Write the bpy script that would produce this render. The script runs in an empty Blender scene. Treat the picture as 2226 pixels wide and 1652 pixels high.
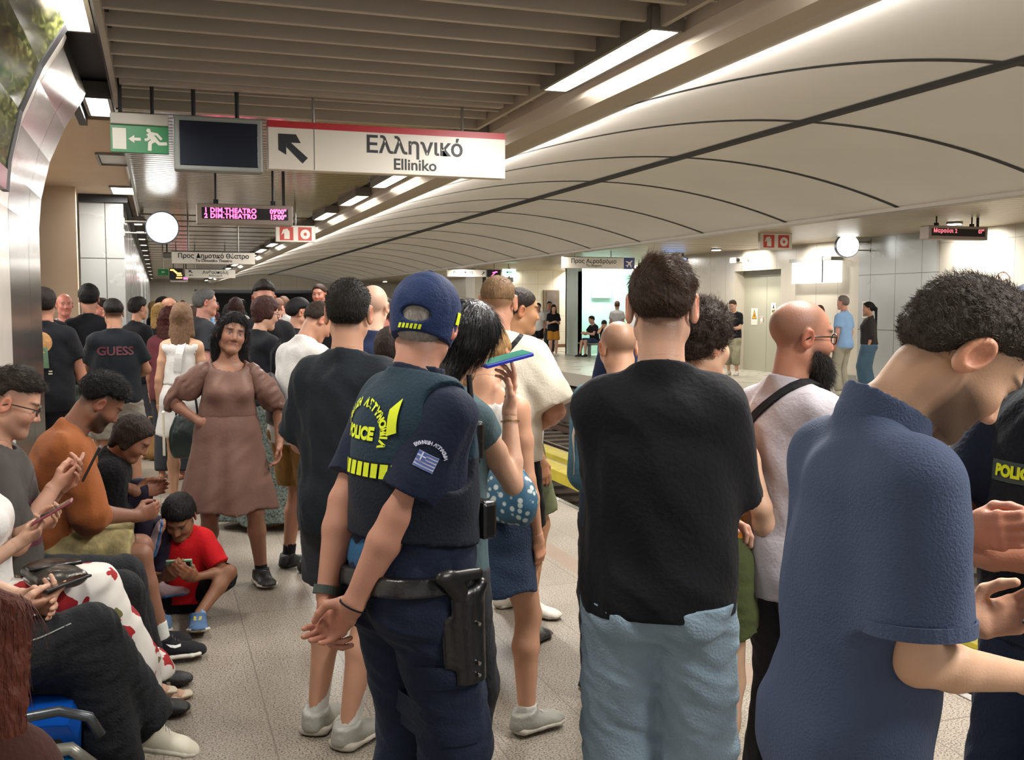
import bpy, bmesh, math, random, time
import numpy as np
from mathutils import Vector, Matrix
from mathutils.bvhtree import BVHTree
T0=time.time()
SC=bpy.context.scene
COL=SC.collection
# ------------------------------------------------------------------ camera, world, exposure
cam=bpy.data.cameras.new('camera'); co=bpy.data.objects.new('camera',cam); COL.objects.link(co)
cam.sensor_width=36.0; cam.lens=36.0*2238/2226; cam.clip_start=.05; cam.clip_end=300
co.location=(0,0,1.62)
co.rotation_euler=(math.radians(90-4.1),0,math.radians(-18.9))
SC.camera=co
w=bpy.data.worlds.new('world'); SC.world=w; w.use_nodes=True
bg=w.node_tree.nodes['Background']; bg.inputs[0].default_value=(1,.97,.93,1); bg.inputs[1].default_value=.6
vs=SC.view_settings; vs.view_transform='Standard'; vs.look='None'; vs.gamma=1; vs.exposure=0.45; vs.use_curve_mapping=False
cy=SC.cycles
cy.max_bounces=5; cy.diffuse_bounces=4; cy.glossy_bounces=3; cy.transmission_bounces=4; cy.transparent_max_bounces=6
cy.caustics_reflective=False; cy.caustics_refractive=False; cy.sample_clamp_indirect=4
cy.use_adaptive_sampling=True; cy.adaptive_threshold=.02
WARM=(1,.965,.915)
# ------------------------------------------------------------------ materials
def rgb(h):
    h=h.lstrip('#'); c=[int(h[i:i+2],16)/255 for i in (0,2,4)]
    return tuple((x/12.92 if x<=.04045 else ((x+.055)/1.055)**2.4) for x in c)
MATS={}
def mat(name,col='#808080',rough=.6,metal=0,bump=0,bscale=60,var=0,vscale=8,emis=None,estr=0,sheen=0,spec=.5,aniso=None):
    if name in MATS: return MATS[name]
    m=bpy.data.materials.new(name); m.use_nodes=True; nt=m.node_tree; b=nt.nodes['Principled BSDF']
    c=rgb(col) if isinstance(col,str) else col
    b.inputs['Base Color'].default_value=(*c,1); b.inputs['Roughness'].default_value=rough
    b.inputs['Metallic'].default_value=metal; b.inputs['Specular IOR Level'].default_value=spec
    if sheen: b.inputs['Sheen Weight'].default_value=sheen
    if emis is not None:
        b.inputs['Emission Color'].default_value=(*(rgb(emis) if isinstance(emis,str) else emis),1); b.inputs['Emission Strength'].default_value=estr
    tc=None
    if var or bump:
        tc=nt.nodes.new('ShaderNodeTexCoord')
    if var:
        n=nt.nodes.new('ShaderNodeTexNoise'); n.inputs['Scale'].default_value=vscale; n.inputs['Detail'].default_value=4
        nt.links.new(tc.outputs['Object'],n.inputs['Vector'])
        hs=nt.nodes.new('ShaderNodeHueSaturation'); hs.inputs['Color'].default_value=(*c,1)
        mr=nt.nodes.new('ShaderNodeMapRange'); mr.inputs[1].default_value=.3; mr.inputs[2].default_value=.7
        mr.inputs[3].default_value=1-var; mr.inputs[4].default_value=1+var
        nt.links.new(n.outputs['Fac'],mr.inputs[0]); nt.links.new(mr.outputs[0],hs.inputs['Value']); nt.links.new(hs.outputs[0],b.inputs['Base Color'])
    if bump:
        n=nt.nodes.new('ShaderNodeTexNoise'); n.inputs['Scale'].default_value=bscale; n.inputs['Detail'].default_value=3
        mp=nt.nodes.new('ShaderNodeMapping'); 
        if aniso: mp.inputs['Scale'].default_value=aniso
        nt.links.new(tc.outputs['Object'],mp.inputs['Vector']); nt.links.new(mp.outputs[0],n.inputs['Vector'])
        bp=nt.nodes.new('ShaderNodeBump'); bp.inputs['Strength'].default_value=bump; bp.inputs['Distance'].default_value=.01
        nt.links.new(n.outputs['Fac'],bp.inputs['Height']); nt.links.new(bp.outputs[0],b.inputs['Normal'])
    MATS[name]=m; return m
def emat(name,col,s):
    if name in MATS: return MATS[name]
    m=bpy.data.materials.new(name); m.use_nodes=True; nt=m.node_tree; b=nt.nodes['Principled BSDF']
    c=rgb(col) if isinstance(col,str) else col
    b.inputs['Base Color'].default_value=(.8,.8,.8,1); b.inputs['Emission Color'].default_value=(*c,1); b.inputs['Emission Strength'].default_value=s
    MATS[name]=m; return m
def N(nt,t,**kw):
    n=nt.nodes.new('ShaderNode'+t)
    for k,v in kw.items(): setattr(n,k,v)
    return n
def granite_mat(name,base,dark,tile=.39,ox=-.02,oy=3.95,joint='#6e655a',jw=.006,rough=.42,bands=()):
    m=bpy.data.materials.new(name); m.use_nodes=True; nt=m.node_tree; L=nt.links; b=nt.nodes['Principled BSDF']
    tc=N(nt,'TexCoord'); sep=N(nt,'SeparateXYZ'); L.new(tc.outputs['Object'],sep.inputs[0])
    def M(op,a,bv=None,cl=False):
        n=N(nt,'Math',operation=op); n.use_clamp=cl
        for i,x in enumerate((a,bv)):
            if x is None: continue
            if isinstance(x,(int,float)): n.inputs[i].default_value=x
            else: L.new(x,n.inputs[i])
        return n.outputs[0]
    def joints(o,off,t,w):
        f=M('FRACT',M('DIVIDE',M('ADD',o,-off+100*t),t)); d=M('MINIMUM',f,M('SUBTRACT',1,f))
        return M('LESS_THAN',d,w/t/2)
    jx=joints(sep.outputs[0],ox,tile,jw); jy=joints(sep.outputs[1],oy,tile,jw*.55)
    big=joints(sep.outputs[1],5.51,tile*6,jw*1.6)
    j=M('MAXIMUM',M('MAXIMUM',jx,M('MULTIPLY',jy,.45)),big)
    n1=N(nt,'TexNoise'); n1.inputs['Scale'].default_value=130; n1.inputs['Detail'].default_value=2; L.new(tc.outputs['Object'],n1.inputs['Vector'])
    r=N(nt,'ValToRGB'); e=r.color_ramp.elements; e[0].position=.40; e[0].color=(*rgb(dark),1); e[1].position=.50; e[1].color=(*rgb(base),1)
    L.new(n1.outputs['Fac'],r.inputs[0])
    n2=N(nt,'TexNoise'); n2.inputs['Scale'].default_value=1.7; n2.inputs['Detail'].default_value=5; L.new(tc.outputs['Object'],n2.inputs['Vector'])
    fl=N(nt,'Combine'+'XYZ'); 
    L.new(M('FLOOR',M('DIVIDE',M('ADD',sep.outputs[0],-ox),tile)),fl.inputs[0]); L.new(M('FLOOR',M('DIVIDE',M('ADD',sep.outputs[1],-oy),tile)),fl.inputs[1])
    wn=N(nt,'TexWhiteNoise'); L.new(fl.outputs[0],wn.inputs['Vector'])
    v=M('ADD',M('MULTIPLY',n2.outputs['Fac'],.5),M('MULTIPLY',wn.outputs['Value'],.08)); v=M('ADD',v,.72)
    hs=N(nt,'HueSaturation'); L.new(r.outputs[0],hs.inputs['Color']); L.new(v,hs.inputs['Value'])
    mx=N(nt,'MixRGB'); L.new(j,mx.inputs[0]); L.new(hs.outputs[0],mx.inputs[1]); mx.inputs[2].default_value=(*rgb(joint),1)
    out=mx.outputs[0]
    for ax,a0,a1,colr in bands:
        s=sep.outputs[ax]; k=M('MULTIPLY',M('GREATER_THAN',s,a0),M('LESS_THAN',s,a1))
        m2=N(nt,'MixRGB'); L.new(M('MULTIPLY',k,.8),m2.inputs[0]); L.new(out,m2.inputs[1]); m2.inputs[2].default_value=(*rgb(colr),1); out=m2.outputs[0]
    L.new(out,b.inputs['Base Color'])
    rr=M('ADD',M('MULTIPLY',n2.outputs['Fac'],.3),rough-.15); L.new(rr,b.inputs['Roughness'])
    MATS[name]=m; return m
def panel_mat(name,col,rough,metal,stepy=None,stepz=None,oy=0,oz=0,jc='#4a443c',jw=.008,var=.05):
    m=bpy.data.materials.new(name); m.use_nodes=True; nt=m.node_tree; L=nt.links; b=nt.nodes['Principled BSDF']
    tc=N(nt,'TexCoord'); sep=N(nt,'SeparateXYZ'); L.new(tc.outputs['Object'],sep.inputs[0])
    def M(op,a,bv=None):
        n=N(nt,'Math',operation=op)
        for i,x in enumerate((a,bv)):
            if x is None: continue
            if isinstance(x,(int,float)): n.inputs[i].default_value=x
            else: L.new(x,n.inputs[i])
        return n.outputs[0]
    def joints(o,off,t,w):
        f=M('FRACT',M('DIVIDE',M('ADD',o,-off+100*t),t)); d=M('MINIMUM',f,M('SUBTRACT',1,f)); return M('LESS_THAN',d,w/t/2)
    j=None
    s=M('ADD',sep.outputs[0],sep.outputs[1])
    if stepy: j=joints(s,oy,stepy,jw)
    if stepz:
        k=joints(sep.outputs[2],oz,stepz,jw); j=k if j is None else M('MAXIMUM',j,k)
    n=N(nt,'TexNoise'); n.inputs['Scale'].default_value=1.2; n.inputs['Detail'].default_value=5; L.new(tc.outputs['Object'],n.inputs['Vector'])
    hs=N(nt,'HueSaturation'); hs.inputs['Color'].default_value=(*rgb(col),1); L.new(M('ADD',M('MULTIPLY',n.outputs['Fac'],var*2),1-var),hs.inputs['Value'])
    out=hs.outputs[0]
    if j is not None:
        mx=N(nt,'MixRGB'); L.new(j,mx.inputs[0]); L.new(out,mx.inputs[1]); mx.inputs[2].default_value=(*rgb(jc),1); out=mx.outputs[0]
    L.new(out,b.inputs['Base Color']); b.inputs['Roughness'].default_value=rough; b.inputs['Metallic'].default_value=metal
    L.new(M('ADD',M('MULTIPLY',n.outputs['Fac'],.2),rough-.1),b.inputs['Roughness'])
    MATS[name]=m; return m
# ------------------------------------------------------------------ mesh helpers
def link(name,me,mt=None,parent=None,smooth=False):
    o=bpy.data.objects.new(name,me); COL.objects.link(o)
    if mt is not None:
        for x in (mt if isinstance(mt,(list,tuple)) else [mt]): me.materials.append(x)
    if parent is not None: o.parent=parent
    if smooth: me.polygons.foreach_set('use_smooth',[True]*len(me.polygons))
    return o
def tag(o,label=None,cat=None,group=None,kind=None):
    if label:
        o['label']=label
        if len(label.split())>16: print('LONG',len(label.split()),label)
    if cat: o['category']=cat
    if group: o['group']=group
    if kind: o['kind']=kind
    return o
def empty(name,loc=(0,0,0),rz=0,**kw):
    o=bpy.data.objects.new(name,None); COL.objects.link(o); o.location=loc; o.rotation_euler=(0,0,rz); o.empty_display_size=.1
    return tag(o,**kw)
class MB:
    def __init__(s): s.bm=bmesh.new()
    def box(s,x0,x1,y0,y1,z0,z1,bev=0,mi=0,M=None):
        r=bmesh.ops.create_cube(s.bm,size=1); vs=r['verts']
        for v in vs: v.co=Vector(((x0+x1)/2+v.co.x*(x1-x0),(y0+y1)/2+v.co.y*(y1-y0),(z0+z1)/2+v.co.z*(z1-z0)))
        if bev:
            es=list({e for v in vs for e in v.link_edges})
            r=bmesh.ops.bevel(s.bm,geom=es,offset=bev,segments=2,profile=.5,affect='EDGES',clamp_overlap=True); vs=list({v for f in r['faces'] for v in f.verts}|{v for v in vs if v.is_valid})
        fs={f for v in vs for f in v.link_faces}
        for f in fs: f.material_index=mi
        if M is not None:
            for v in vs: v.co=M@v.co
        return s
    def cyl(s,a,b,r0,r1=None,n=16,mi=0,caps=True):
        a=Vector(a);b=Vector(b); r1=r0 if r1 is None else r1; d=(b-a); L=d.length
        q=d.to_track_quat('Z','Y').to_matrix().to_4x4(); Mx=Matrix.Translation((a+b)/2)@q
        r=bmesh.ops.create_cone(s.bm,cap_ends=caps,segments=n,radius1=r0,radius2=r1,depth=L,matrix=Mx)
        for f in {f for v in r['verts'] for f in v.link_faces}: f.material_index=mi
        return s
    def poly(s,pts,mi=0):
        f=s.bm.faces.new([s.bm.verts.new(p) for p in pts]); f.material_index=mi; return s
    def grid(s,rows,mi=0,close=False):
        vv=[[s.bm.verts.new(p) for p in r] for r in rows]
        for i in range(len(vv)-1):
            n=len(vv[i]); 
            for j in range(n if close else n-1):
                f=s.bm.faces.new((vv[i][j],vv[i][(j+1)%n],vv[i+1][(j+1)%n],vv[i+1][j])); f.material_index=mi
        return vv
    def tube(s,pts,r,n=8,mi=0,flat=1.0,up=(0,0,1)):
        pts=[Vector(p) for p in pts]; rows=[]
        for i,p in enumerate(pts):
            t=(pts[min(i+1,len(pts)-1)]-pts[max(i-1,0)]).normalized(); u=Vector(up); u=(u-t*u.dot(t))
            if u.length<1e-4: u=Vector((1,0,0))-t*t.x
            u.normalize(); v=t.cross(u)
            rr=r[i] if isinstance(r,(list,tuple)) else r
            rows.append([p+u*(math.cos(k*2*math.pi/n)*rr)+v*(math.sin(k*2*math.pi/n)*rr*flat) for k in range(n)])
        vv=s.grid(rows,mi,close=True)
        for rr in (vv[0][::-1],vv[-1]):
            f=s.bm.faces.new(rr); f.material_index=mi
        return s
    def extrude(s,prof,axis,a,b,mi=0):
        # prof: list of 2D points; axis 1 -> extrude along Y with prof (x,z); 0 -> along X with prof (y,z); 2 -> along z with (x,y)
        def P(p,t): return {1:(p[0],t,p[1]),0:(t,p[0],p[1]),2:(p[0],p[1],t)}[axis]
        A=[s.bm.verts.new(P(p,a)) for p in prof]; B=[s.bm.verts.new(P(p,b)) for p in prof]; n=len(prof)
        for i in range(n):
            f=s.bm.faces.new((A[i],A[(i+1)%n],B[(i+1)%n],B[i])); f.material_index=mi
        for q in (A[::-1],B):
            f=s.bm.faces.new(q); f.material_index=mi
        return s
    def build(s,name,mt,parent=None,smooth=False,loc=None):
        bmesh.ops.recalc_face_normals(s.bm,faces=s.bm.faces[:])
        me=bpy.data.meshes.new(name); s.bm.to_mesh(me); s.bm.free()
        o=link(name,me,mt,parent,smooth)
        if loc is not None:   # keep geometry in place, origin at loc
            me.transform(Matrix.Translation(-Vector(loc))); o.location=loc
        return o
def text_mesh(txt,size,bold=0.0,align='CENTER',extr=0.0,spacing=1.0):
    c=bpy.data.curves.new('t','FONT'); c.body=txt; c.size=size; c.align_x=align; c.align_y='CENTER'; c.offset=bold; c.extrude=extr; c.resolution_u=3; c.space_character=spacing
    o=bpy.data.objects.new('t',c); COL.objects.link(o); dg=bpy.context.evaluated_depsgraph_get(); dg.update()
    me=bpy.data.meshes.new_from_object(o.evaluated_get(dg)); bpy.data.objects.remove(o); bpy.data.curves.remove(c)
    return me
def text_on(name,txt,size,origin,u,v,mt,parent,bold=0.0,align='CENTER',spacing=1.0,sx=1.0):
    me=text_mesh(txt,size,bold,align,spacing=spacing); u=Vector(u);v=Vector(v);o=Vector(origin)
    for vt in me.vertices: vt.co=o+u*vt.co.x*sx+v*vt.co.y
    return link(name,me,mt,parent)
def flat(name,polys,origin,u,v,mt,parent):
    mb=MB(); u=Vector(u);v=Vector(v);o=Vector(origin)
    w=u.cross(v)*1.5e-4
    for i,p in enumerate(polys): mb.poly([o+u*x+v*y+w*(i%12) for x,y in p])
    return mb.build(name,mt,parent)
def circ(cx,cy_,r,n=24,a0=0,a1=2*math.pi): return [(cx+r*math.cos(a0+(a1-a0)*i/n),cy_+r*math.sin(a0+(a1-a0)*i/n)) for i in range(n)]
def S(o): o['kind']='structure'; return o
# ------------------------------------------------------------------ setting
m_gran=granite_mat('platform_granite','#978e81','#51493f',bands=((0,2.36,2.5,'#8b7565'),(1,9.3,9.6,'#85705f'),(1,11.6,12.0,'#85705f')))
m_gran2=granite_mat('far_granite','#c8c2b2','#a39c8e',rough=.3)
m_conc=mat('dark_concrete','#5a5148',.85,var=.25,vscale=3,bump=.3,bscale=20)
m_ballast=mat('ballast','#4a4038',.95,var=.35,vscale=25,bump=1,bscale=45)
m_white=panel_mat('white_wall_panel','#cbc3b4',.35,0,stepy=.9,stepz=1.35,oz=.1,jc='#8d857a')
m_wallfar=panel_mat('far_wall_panel','#bfb6a6',.30,0,stepy=.78,stepz=0,jc='#8a8274',jw=.012)
m_blue=panel_mat('grey_blue_panel','#a9aaa7',.25,.2,stepy=.75,stepz=1.12,oz=.02,jc='#4c4a46',jw=.012)
m_beige=mat('beige_plaster','#c9b49a',.6,var=.04,vscale=2)
m_steel=mat('brushed_steel','#b9b5ae',.22,1,bump=.06,bscale=30,aniso=(1,1,.05))
m_grey=mat('grey_metal','#8b8983',.4,.6); m_dark=mat('near_black','#15151a',.5)
m_slat=mat('ceiling_slat','#aca293',.45,.1,var=.04,vscale=2)
m_slat2=mat('glossy_slat','#a3947c',.2,.55,var=.05,vscale=1.5)
m_vault=mat('vault_panel','#e2dcd4',.75,0,spec=.15,var=.04,vscale=.7)
m_black=mat('joint_black','#141210',.7)
m_light=emat('tube_light',(1,.97,.92),17)
m_box=mat('fixture_frame','#7d786f',.45,.4)
FL=MB(); FL.box(-6,3.12,-3,62,-.25,0); S(FL.build('floor',m_gran))
S(MB().box(3.12,3.17,-3,62,-.2,.004,bev=.004).build('trim_1',m_steel)) # edge nosing
S(MB().box(2.9,3.1,-3,62,-1.35,-.25).build('wall_near_platform_edge',m_conc))
S(MB().box(2.6,9.9,-3,62,-1.5,-1.3).build('floor_track_bed',m_ballast))
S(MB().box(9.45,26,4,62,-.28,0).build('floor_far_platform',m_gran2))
S(MB().box(9.7,10,4,62,-1.35,-.28).build('wall_far_platform_edge',m_conc))
S(MB().box(9.43,9.47,4,62,-.3,.005).build('trim_2',mat('pale_nosing','#bdb6a6',.5)))
m_rail=mat('rail_steel','#8a7a6c',.3,1); m_rust=mat('rail_rust','#4d3a2e',.8); m_yel=mat('yellow_cover','#b5a436',.5,var=.15,vscale=6)
for i,x in enumerate((3.75,5.19,7.3,8.74)):
    mb=MB(); mb.box(x-.035,x+.035,-3,62,-1.12,-1.08,mi=0); mb.box(x-.01,x+.01,-3,62,-1.235,-1.12,mi=1); mb.box(x-.07,x+.07,-3,62,-1.25,-1.235,mi=1)
    tag(mb.build('rail',[m_rail,m_rust]),['steel running rail closest to the near platform edge','steel running rail between near track bed and yellow cover boards','steel running rail of far track next to centre line','steel running rail below the far platform edge'][i],'rail')
mb=MB()
for k in range(40): mb.box(3.2,9.5,3.0+k*.65-.12,3.0+k*.65+.12,-1.3,-1.255)
tag(mb.build('sleepers',mat('sleeper','#5b5045',.9,var=.2)),'concrete cross sleepers lying under the rails in the dark track bed','sleepers',kind='stuff')
for i,(x,lab) in enumerate(((5.27,'yellow third rail cover board nearer the near platform'),(5.80,'yellow third rail cover board beyond the dark central rail'))):
    mb=MB(); mb.box(x,x+.3,-3,62,-.74,-.7,bev=.004); mb.box(x,x+.03,-3,62,-.86,-.74)
    for k in range(30): mb.box(x+.12,x+.16,2+k*2,2.05+k*2,-1.25,-.74)
    tag(mb.build('third_rail_cover',m_yel),lab,'rail cover')
    tag(MB().box(x+.34,x+.38,-3,62,-.78,-.72).build('conductor_rail',m_rail),'thin steel rail running beside the '+('first' if i==0 else 'second')+' yellow cover board','rail')
# --- baffle ceiling over the near platform
mb=MB()
for k in range(40):
    y=-4.0+k*.31
    if y>7.75: break
    mb.box(-.23,2.36,y,y+.035,3.02,3.17,bev=.004)
    mb.box(2.36,2.72,y,y+.03,3.05,3.14)
for x in (-.25,2.36): mb.box(x,x+.03,-4,7.8,2.99,3.2)
mb.box(-.25,2.36,7.74,7.8,2.99,3.2); mb.box(-.2,2.3,6.9,6.98,3.0,3.06)
S(mb.build('ceiling_baffles',m_slat))
S(MB().box(-.5,2.8,-4,8,3.5,3.56).build('ceiling_void',mat('void_dark','#5c5246',.9)))
mb=MB(); y=7.8
while y<60:
    st=.15 if y<16 else 1.2
    mb.extrude([(y,3.05),(y+st*.8,3.05),(y+st*.8,3.10),(y+st,3.10),(y+st,3.14),(y,3.14)],0,-.23,2.34)
    y+=st
S(mb.build('ceiling_slats',m_slat2))
S(MB().box(-.26,-.23,7.8,60,3.0,3.12).build('trim_3',m_steel)); 
mb=MB(); mb.box(2.34,2.5,7.8,60,3.1,3.2); S(mb.build('ceiling_light_slot',m_dark))
# cove beam beside the vault
prof=[(2.52,3.3),(2.52,3.08),(2.535,3.0),(2.58,2.94),(2.65,2.90),(2.74,2.882),(2.82,2.882),(2.88,2.90),(2.88,3.3)]
S(MB().extrude(prof,1,-4,62).build('ceiling_cove',mat('cove_panel','#b5aa9a',.5,0),smooth=False))
# --- vault over the tracks
mv=MB(); xs=np.linspace(2.85,9.2,33)
def vz(x): return 2.90+ .50*(1-((x-6.0)/3.14)**2)
rows=[[(x,yy,vz(x)) for x in xs] for yy in np.linspace(-6,60.06,50)]
mv.grid(rows); S(mv.build('ceiling_vault',m_vault,smooth=True))
mb=MB(); rows=[[(x,yy,vz(x)+dz) for x,dz in ((5.84,-.006),(5.95,-.012),(6.06,-.006))] for yy in np.linspace(-6,60,60)]; mb.grid(rows)
S(mb.build('trim_4',m_black))
for i in range(27):
    yy=-6.55+i*2.53+.01*0; 
    mb=MB(); mb.grid([[(x,yy+d,vz(x)-.006) for x in xs] for d in (-.04,.04)]); S(mb.build('trim_%d'%(5+i),m_black))
# far soffit
mb=MB(); y=4
while y<60:
    st=.2 if y<20 else .8
    mb.extrude([(y,3.02),(y+st*.9,3.02),(y+st*.93,3.04),(y+st,3.04),(y+st,3.1),(y,3.1)],0,9.5,17)
    y+=st
S(mb.build('ceiling_far_slats',mat('far_slat','#a59880',.38,.3)))
mb=MB(); mb.extrude([(9.12,2.86),(9.2,2.84),(9.55,2.98),(9.55,3.1),(9.12,3.1)],1,3,60); S(mb.build('ceiling_far_edge',mat('far_edge','#9b9184',.3,.3)))
# --- far wall of the opposite platform (X=13.9) with bays
S(MB().box(13.9,14.1,3,17.02,0,3.3).build('wall_far_right',m_white))
S(MB().box(13.82,14.0,15.8,18.05,.1,3.02).build('wall_far_lockers',m_blue))
S(MB().box(13.9,14.1,18.05,21.02,0,3.1).build('wall_far_bay',m_wallfar))
mb=MB(); mb.box(13.9,14.3,21.02,23.1,2.5,3.1); mb.box(13.9,14.3,23.1,27.8,0,3.1); S(mb.build('wall_far_lift',m_wallfar))
mb=MB(); mb.box(14.2,14.26,21.02,22.06,0,2.36); mb.box(14.2,14.26,22.07,23.1,0,2.36); S(mb.build('door_1',mat('lift_door','#aaa793',.4,.15)))
S(MB().box(14.16,14.3,21.02,23.1,2.36,2.5).build('trim_40',mat('lift_head','#7a786a',.5)))
S(MB().box(13.88,14.2,27.8,28.0,0,3.1).build('wall_far_column',m_white))
S(MB().box(13.9,18,40.6,40.8,0,3.1).build('wall_far_end',m_white))
S(MB().box(15.6,15.8,28,40.6,0,3.1).build('wall_far_recess',m_white))
S(MB().box(13.5,13.8,33.5,34.2,0,0.01).build('trim_41',m_grey))
S(MB().box(13.9,14.1,40.8,60,0,3.1).build('wall_far_distant',m_white))
S(MB().box(13.86,13.9,18.05,21,.0,.16).build('baseboard_far',m_grey))
S(MB().box(13.8,13.85,40.6,40.68,0,3.0).build('trim_42',m_black))
# end of station
mb=MB(); mb.box(-6,1.9,60,60.3,-1.5,3.6); mb.box(1.9,10.2,60,60.3,2.55,3.6); mb.box(10.2,18,60,60.3,0,3.6); S(mb.build('wall_end',m_white))
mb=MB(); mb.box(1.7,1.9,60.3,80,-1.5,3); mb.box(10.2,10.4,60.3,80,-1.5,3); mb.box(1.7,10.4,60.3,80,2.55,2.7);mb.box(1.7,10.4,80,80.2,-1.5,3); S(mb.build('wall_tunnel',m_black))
# --- near left side
wp=[(-.76,0),(-.76,2.15),(-.74,2.35),(-.68,2.6),(-.58,2.83),(-.46,3.03),(-.44,3.08)]
def wallprof(y0,y1,name,mt,z0=0,z1=9,off=0):
    pts=[(x+off,z) for x,z in wp if z0<=z<=z1]
    prof=pts+[(x-.12,z) for x,z in pts[::-1]]
    return MB().extrude(prof,1,y0,y1).build(name,mt)
S(wallprof(-2,6.2,'wall_left',mat('glossy_white_panel','#e2dcd2',.2,0,var=.02)))
S(wallprof(6.21,7.1,'wall_left_steel',m_steel)); S(wallprof(7.11,7.75,'wall_left_edge',m_steel))
mb=MB(); mb.box(-.52,-.16,-2,8.95,3.22,3.3); mb.box(-.56,-.5,-2,8.95,3.05,3.3); mb.box(-.28,-.2,-2,8.95,3.08,3.3); S(mb.build('ceiling_slot',m_dark))
S(MB().box(-6,-.3,8.95,60,3.1,3.2).build('ceiling_left',m_beige))
S(MB().box(-6,-.95,14.0,14.2,0,3.1).build('wall_left_beige',m_beige))
S(MB().box(-1.5,-1.42,13.5,14,0,3.1).build('door_2',m_dark))
S(MB().box(-1.9,-1.56,12.4,12.5,0,3.1).build('wall_left_pale',m_beige))
S(MB().box(-.97,-.42,14.9,60,0,3.02).build('wall_left_metal',m_blue))
S(MB().box(-.97,-.36,14.8,60,3.0,3.1).build('trim_43',m_dark))
S(MB().box(-6.2,-6,7.7,14,0,3.2).build('wall_left_back',m_beige))
# rear closing wall
S(MB().box(-6.2,-.8,-2.1,7.75,0,.01).build('floor_behind',m_gran))
# --- framed poster on the curved wall, upper left
fo=MB()
def foliage_mat():
    m=bpy.data.materials.new('poster_foliage'); m.use_nodes=True; nt=m.node_tree; L=nt.links; b=nt.nodes['Principled BSDF']
    tc=N(nt,'TexCoord'); mp=N(nt,'Mapping'); mp.inputs['Scale'].default_value=(1,2.2,9); mp.inputs['Rotation'].default_value=(.6,0,0); L.new(tc.outputs['Object'],mp.inputs['Vector'])
    n=N(nt,'TexNoise'); n.inputs['Scale'].default_value=3; n.inputs['Detail'].default_value=6; n.inputs['Distortion'].default_value=1.4; L.new(mp.outputs[0],n.inputs['Vector'])
    r=N(nt,'ValToRGB'); e=r.color_ramp.elements; e[0].position=.35; e[0].color=(*rgb('#1d2413'),1); e[1].position=.7; e[1].color=(*rgb('#7d7f4c'),1); x=e.new(.52); x.color=(*rgb('#3f4522'),1)
    L.new(n.outputs['Fac'],r.inputs[0]); L.new(r.outputs[0],b.inputs['Base Color']); b.inputs['Roughness'].default_value=.12
    return m
ps=empty('advert_panel',(-.7,4.2,2.2),label='large framed poster of green foliage curving over the platform at upper left',cat='poster')
def curved(y0,y1,z0,z1,off,name,mt):
    zz=[z for x,z in wp if z0<z<z1]; ws=lambda z: np.interp(z,[p[1] for p in wp],[p[0] for p in wp])
    pts=[(ws(z)+off,z) for z in [z0]+zz+[z1]]; pr=pts+[(x-.03,z) for x,z in pts[::-1]]
    return MB().extrude(pr,1,y0,y1).build(name,mt,ps)
for o_ in (curved(1.5,5.72,2.3,3.04,.045,'picture',foliage_mat()),curved(5.72,5.84,2.2,3.07,.05,'frame',m_dark),curved(1.5,5.72,2.2,2.3,.05,'stripe',mat('maroon','#6d1030',.3))):
    o_.matrix_parent_inverse=ps.matrix_world.inverted() if False else Matrix.Translation((.7,-4.2,-2.2))
# ------------------------------------------------------------------ lights, signs, clocks
def adopt(e,*objs):
    inv=(Matrix.Translation(e.location)@Matrix.Rotation(e.rotation_euler[2],4,'Z')).inverted()
    for o in objs: o.parent=e; o.matrix_parent_inverse=inv
    return e
def fixture(x,y,z,L,wd,label,lit=True,group='ceiling light fixtures'):
    e=empty('ceiling_light',(x,y,z),label=label,cat='ceiling light',group=group)
    mb=MB()
    for a in (-1,1): mb.box(x+a*wd/2-.012,x+a*wd/2+.012,y-L/2,y+L/2,z-.01,z+.1)
    for a in (-1,1): mb.box(x-wd/2,x+wd/2,y+a*L/2-.012,y+a*L/2+.012,z-.01,z+.1)
    mb.box(x-wd/2,x+wd/2,y-L/2,y+L/2,z+.09,z+.11)
    adopt(e,mb.build('frame',m_box),MB().box(x-wd/2+.014,x+wd/2-.014,y-L/2+.014,y+L/2-.014,z+.004,z+.06,bev=.006).build('diffuser',m_light if lit else mat('dim_diffuser','#a5a294',.3)))
    return e
fixture(2.4,5.42,2.985,1.52,.17,'large lit strip light at the right edge of the nearest slatted ceiling')
order=['next','second','third','fourth','fifth','sixth','seventh','eighth','ninth','tenth','eleventh','twelfth','thirteenth','fourteenth','fifteenth','sixteenth']
for k,y in enumerate([.6,3.0][:2]): fixture(2.4,y,2.985,1.3,.17,'lit strip light beside the vault, %s the photographer'%['almost above','just ahead of'][k])
for k,y in enumerate([8.6,11.15,13.4,15.85,18.4,21,23.6,26.2,29,32,35.5,39,43,47,52,57]):
    fixture(2.42,y,2.985,1.3 if y<25 else 1.6,.17,'lit strip light beside the vault, %s one beyond the largest'%order[k])
for k,(y,lit) in enumerate([(5.55,True),(8.35,True),(11.2,False),(14.1,True)]):
    fixture(-.385,y,3.1 if y<10 else 3.085,[1.1,.75,.8,.8][k],.17 if y<10 else .3,['long lit ceiling light in the dark slot above the left wall','lit ceiling light at the far end of the dark slot, left of the exit sign','unlit square ceiling light in the beige ceiling left of the exit sign','square lit ceiling light in the beige ceiling near the pillar'][k],lit)
fixture(-.385,2.6,3.1,1.2,.17,'lit ceiling light above the left wall over the photographer')
for k,y in enumerate([17.2,19,21,23,25.2,27.6,30,33,36,40,44,50]):
    e=fixture(-.27,y,2.9,.3,.14,'small lit lamp, %s along the grey metal wall'%(['first']+order[1:])[k],group='small lamps along the grey wall')
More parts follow.
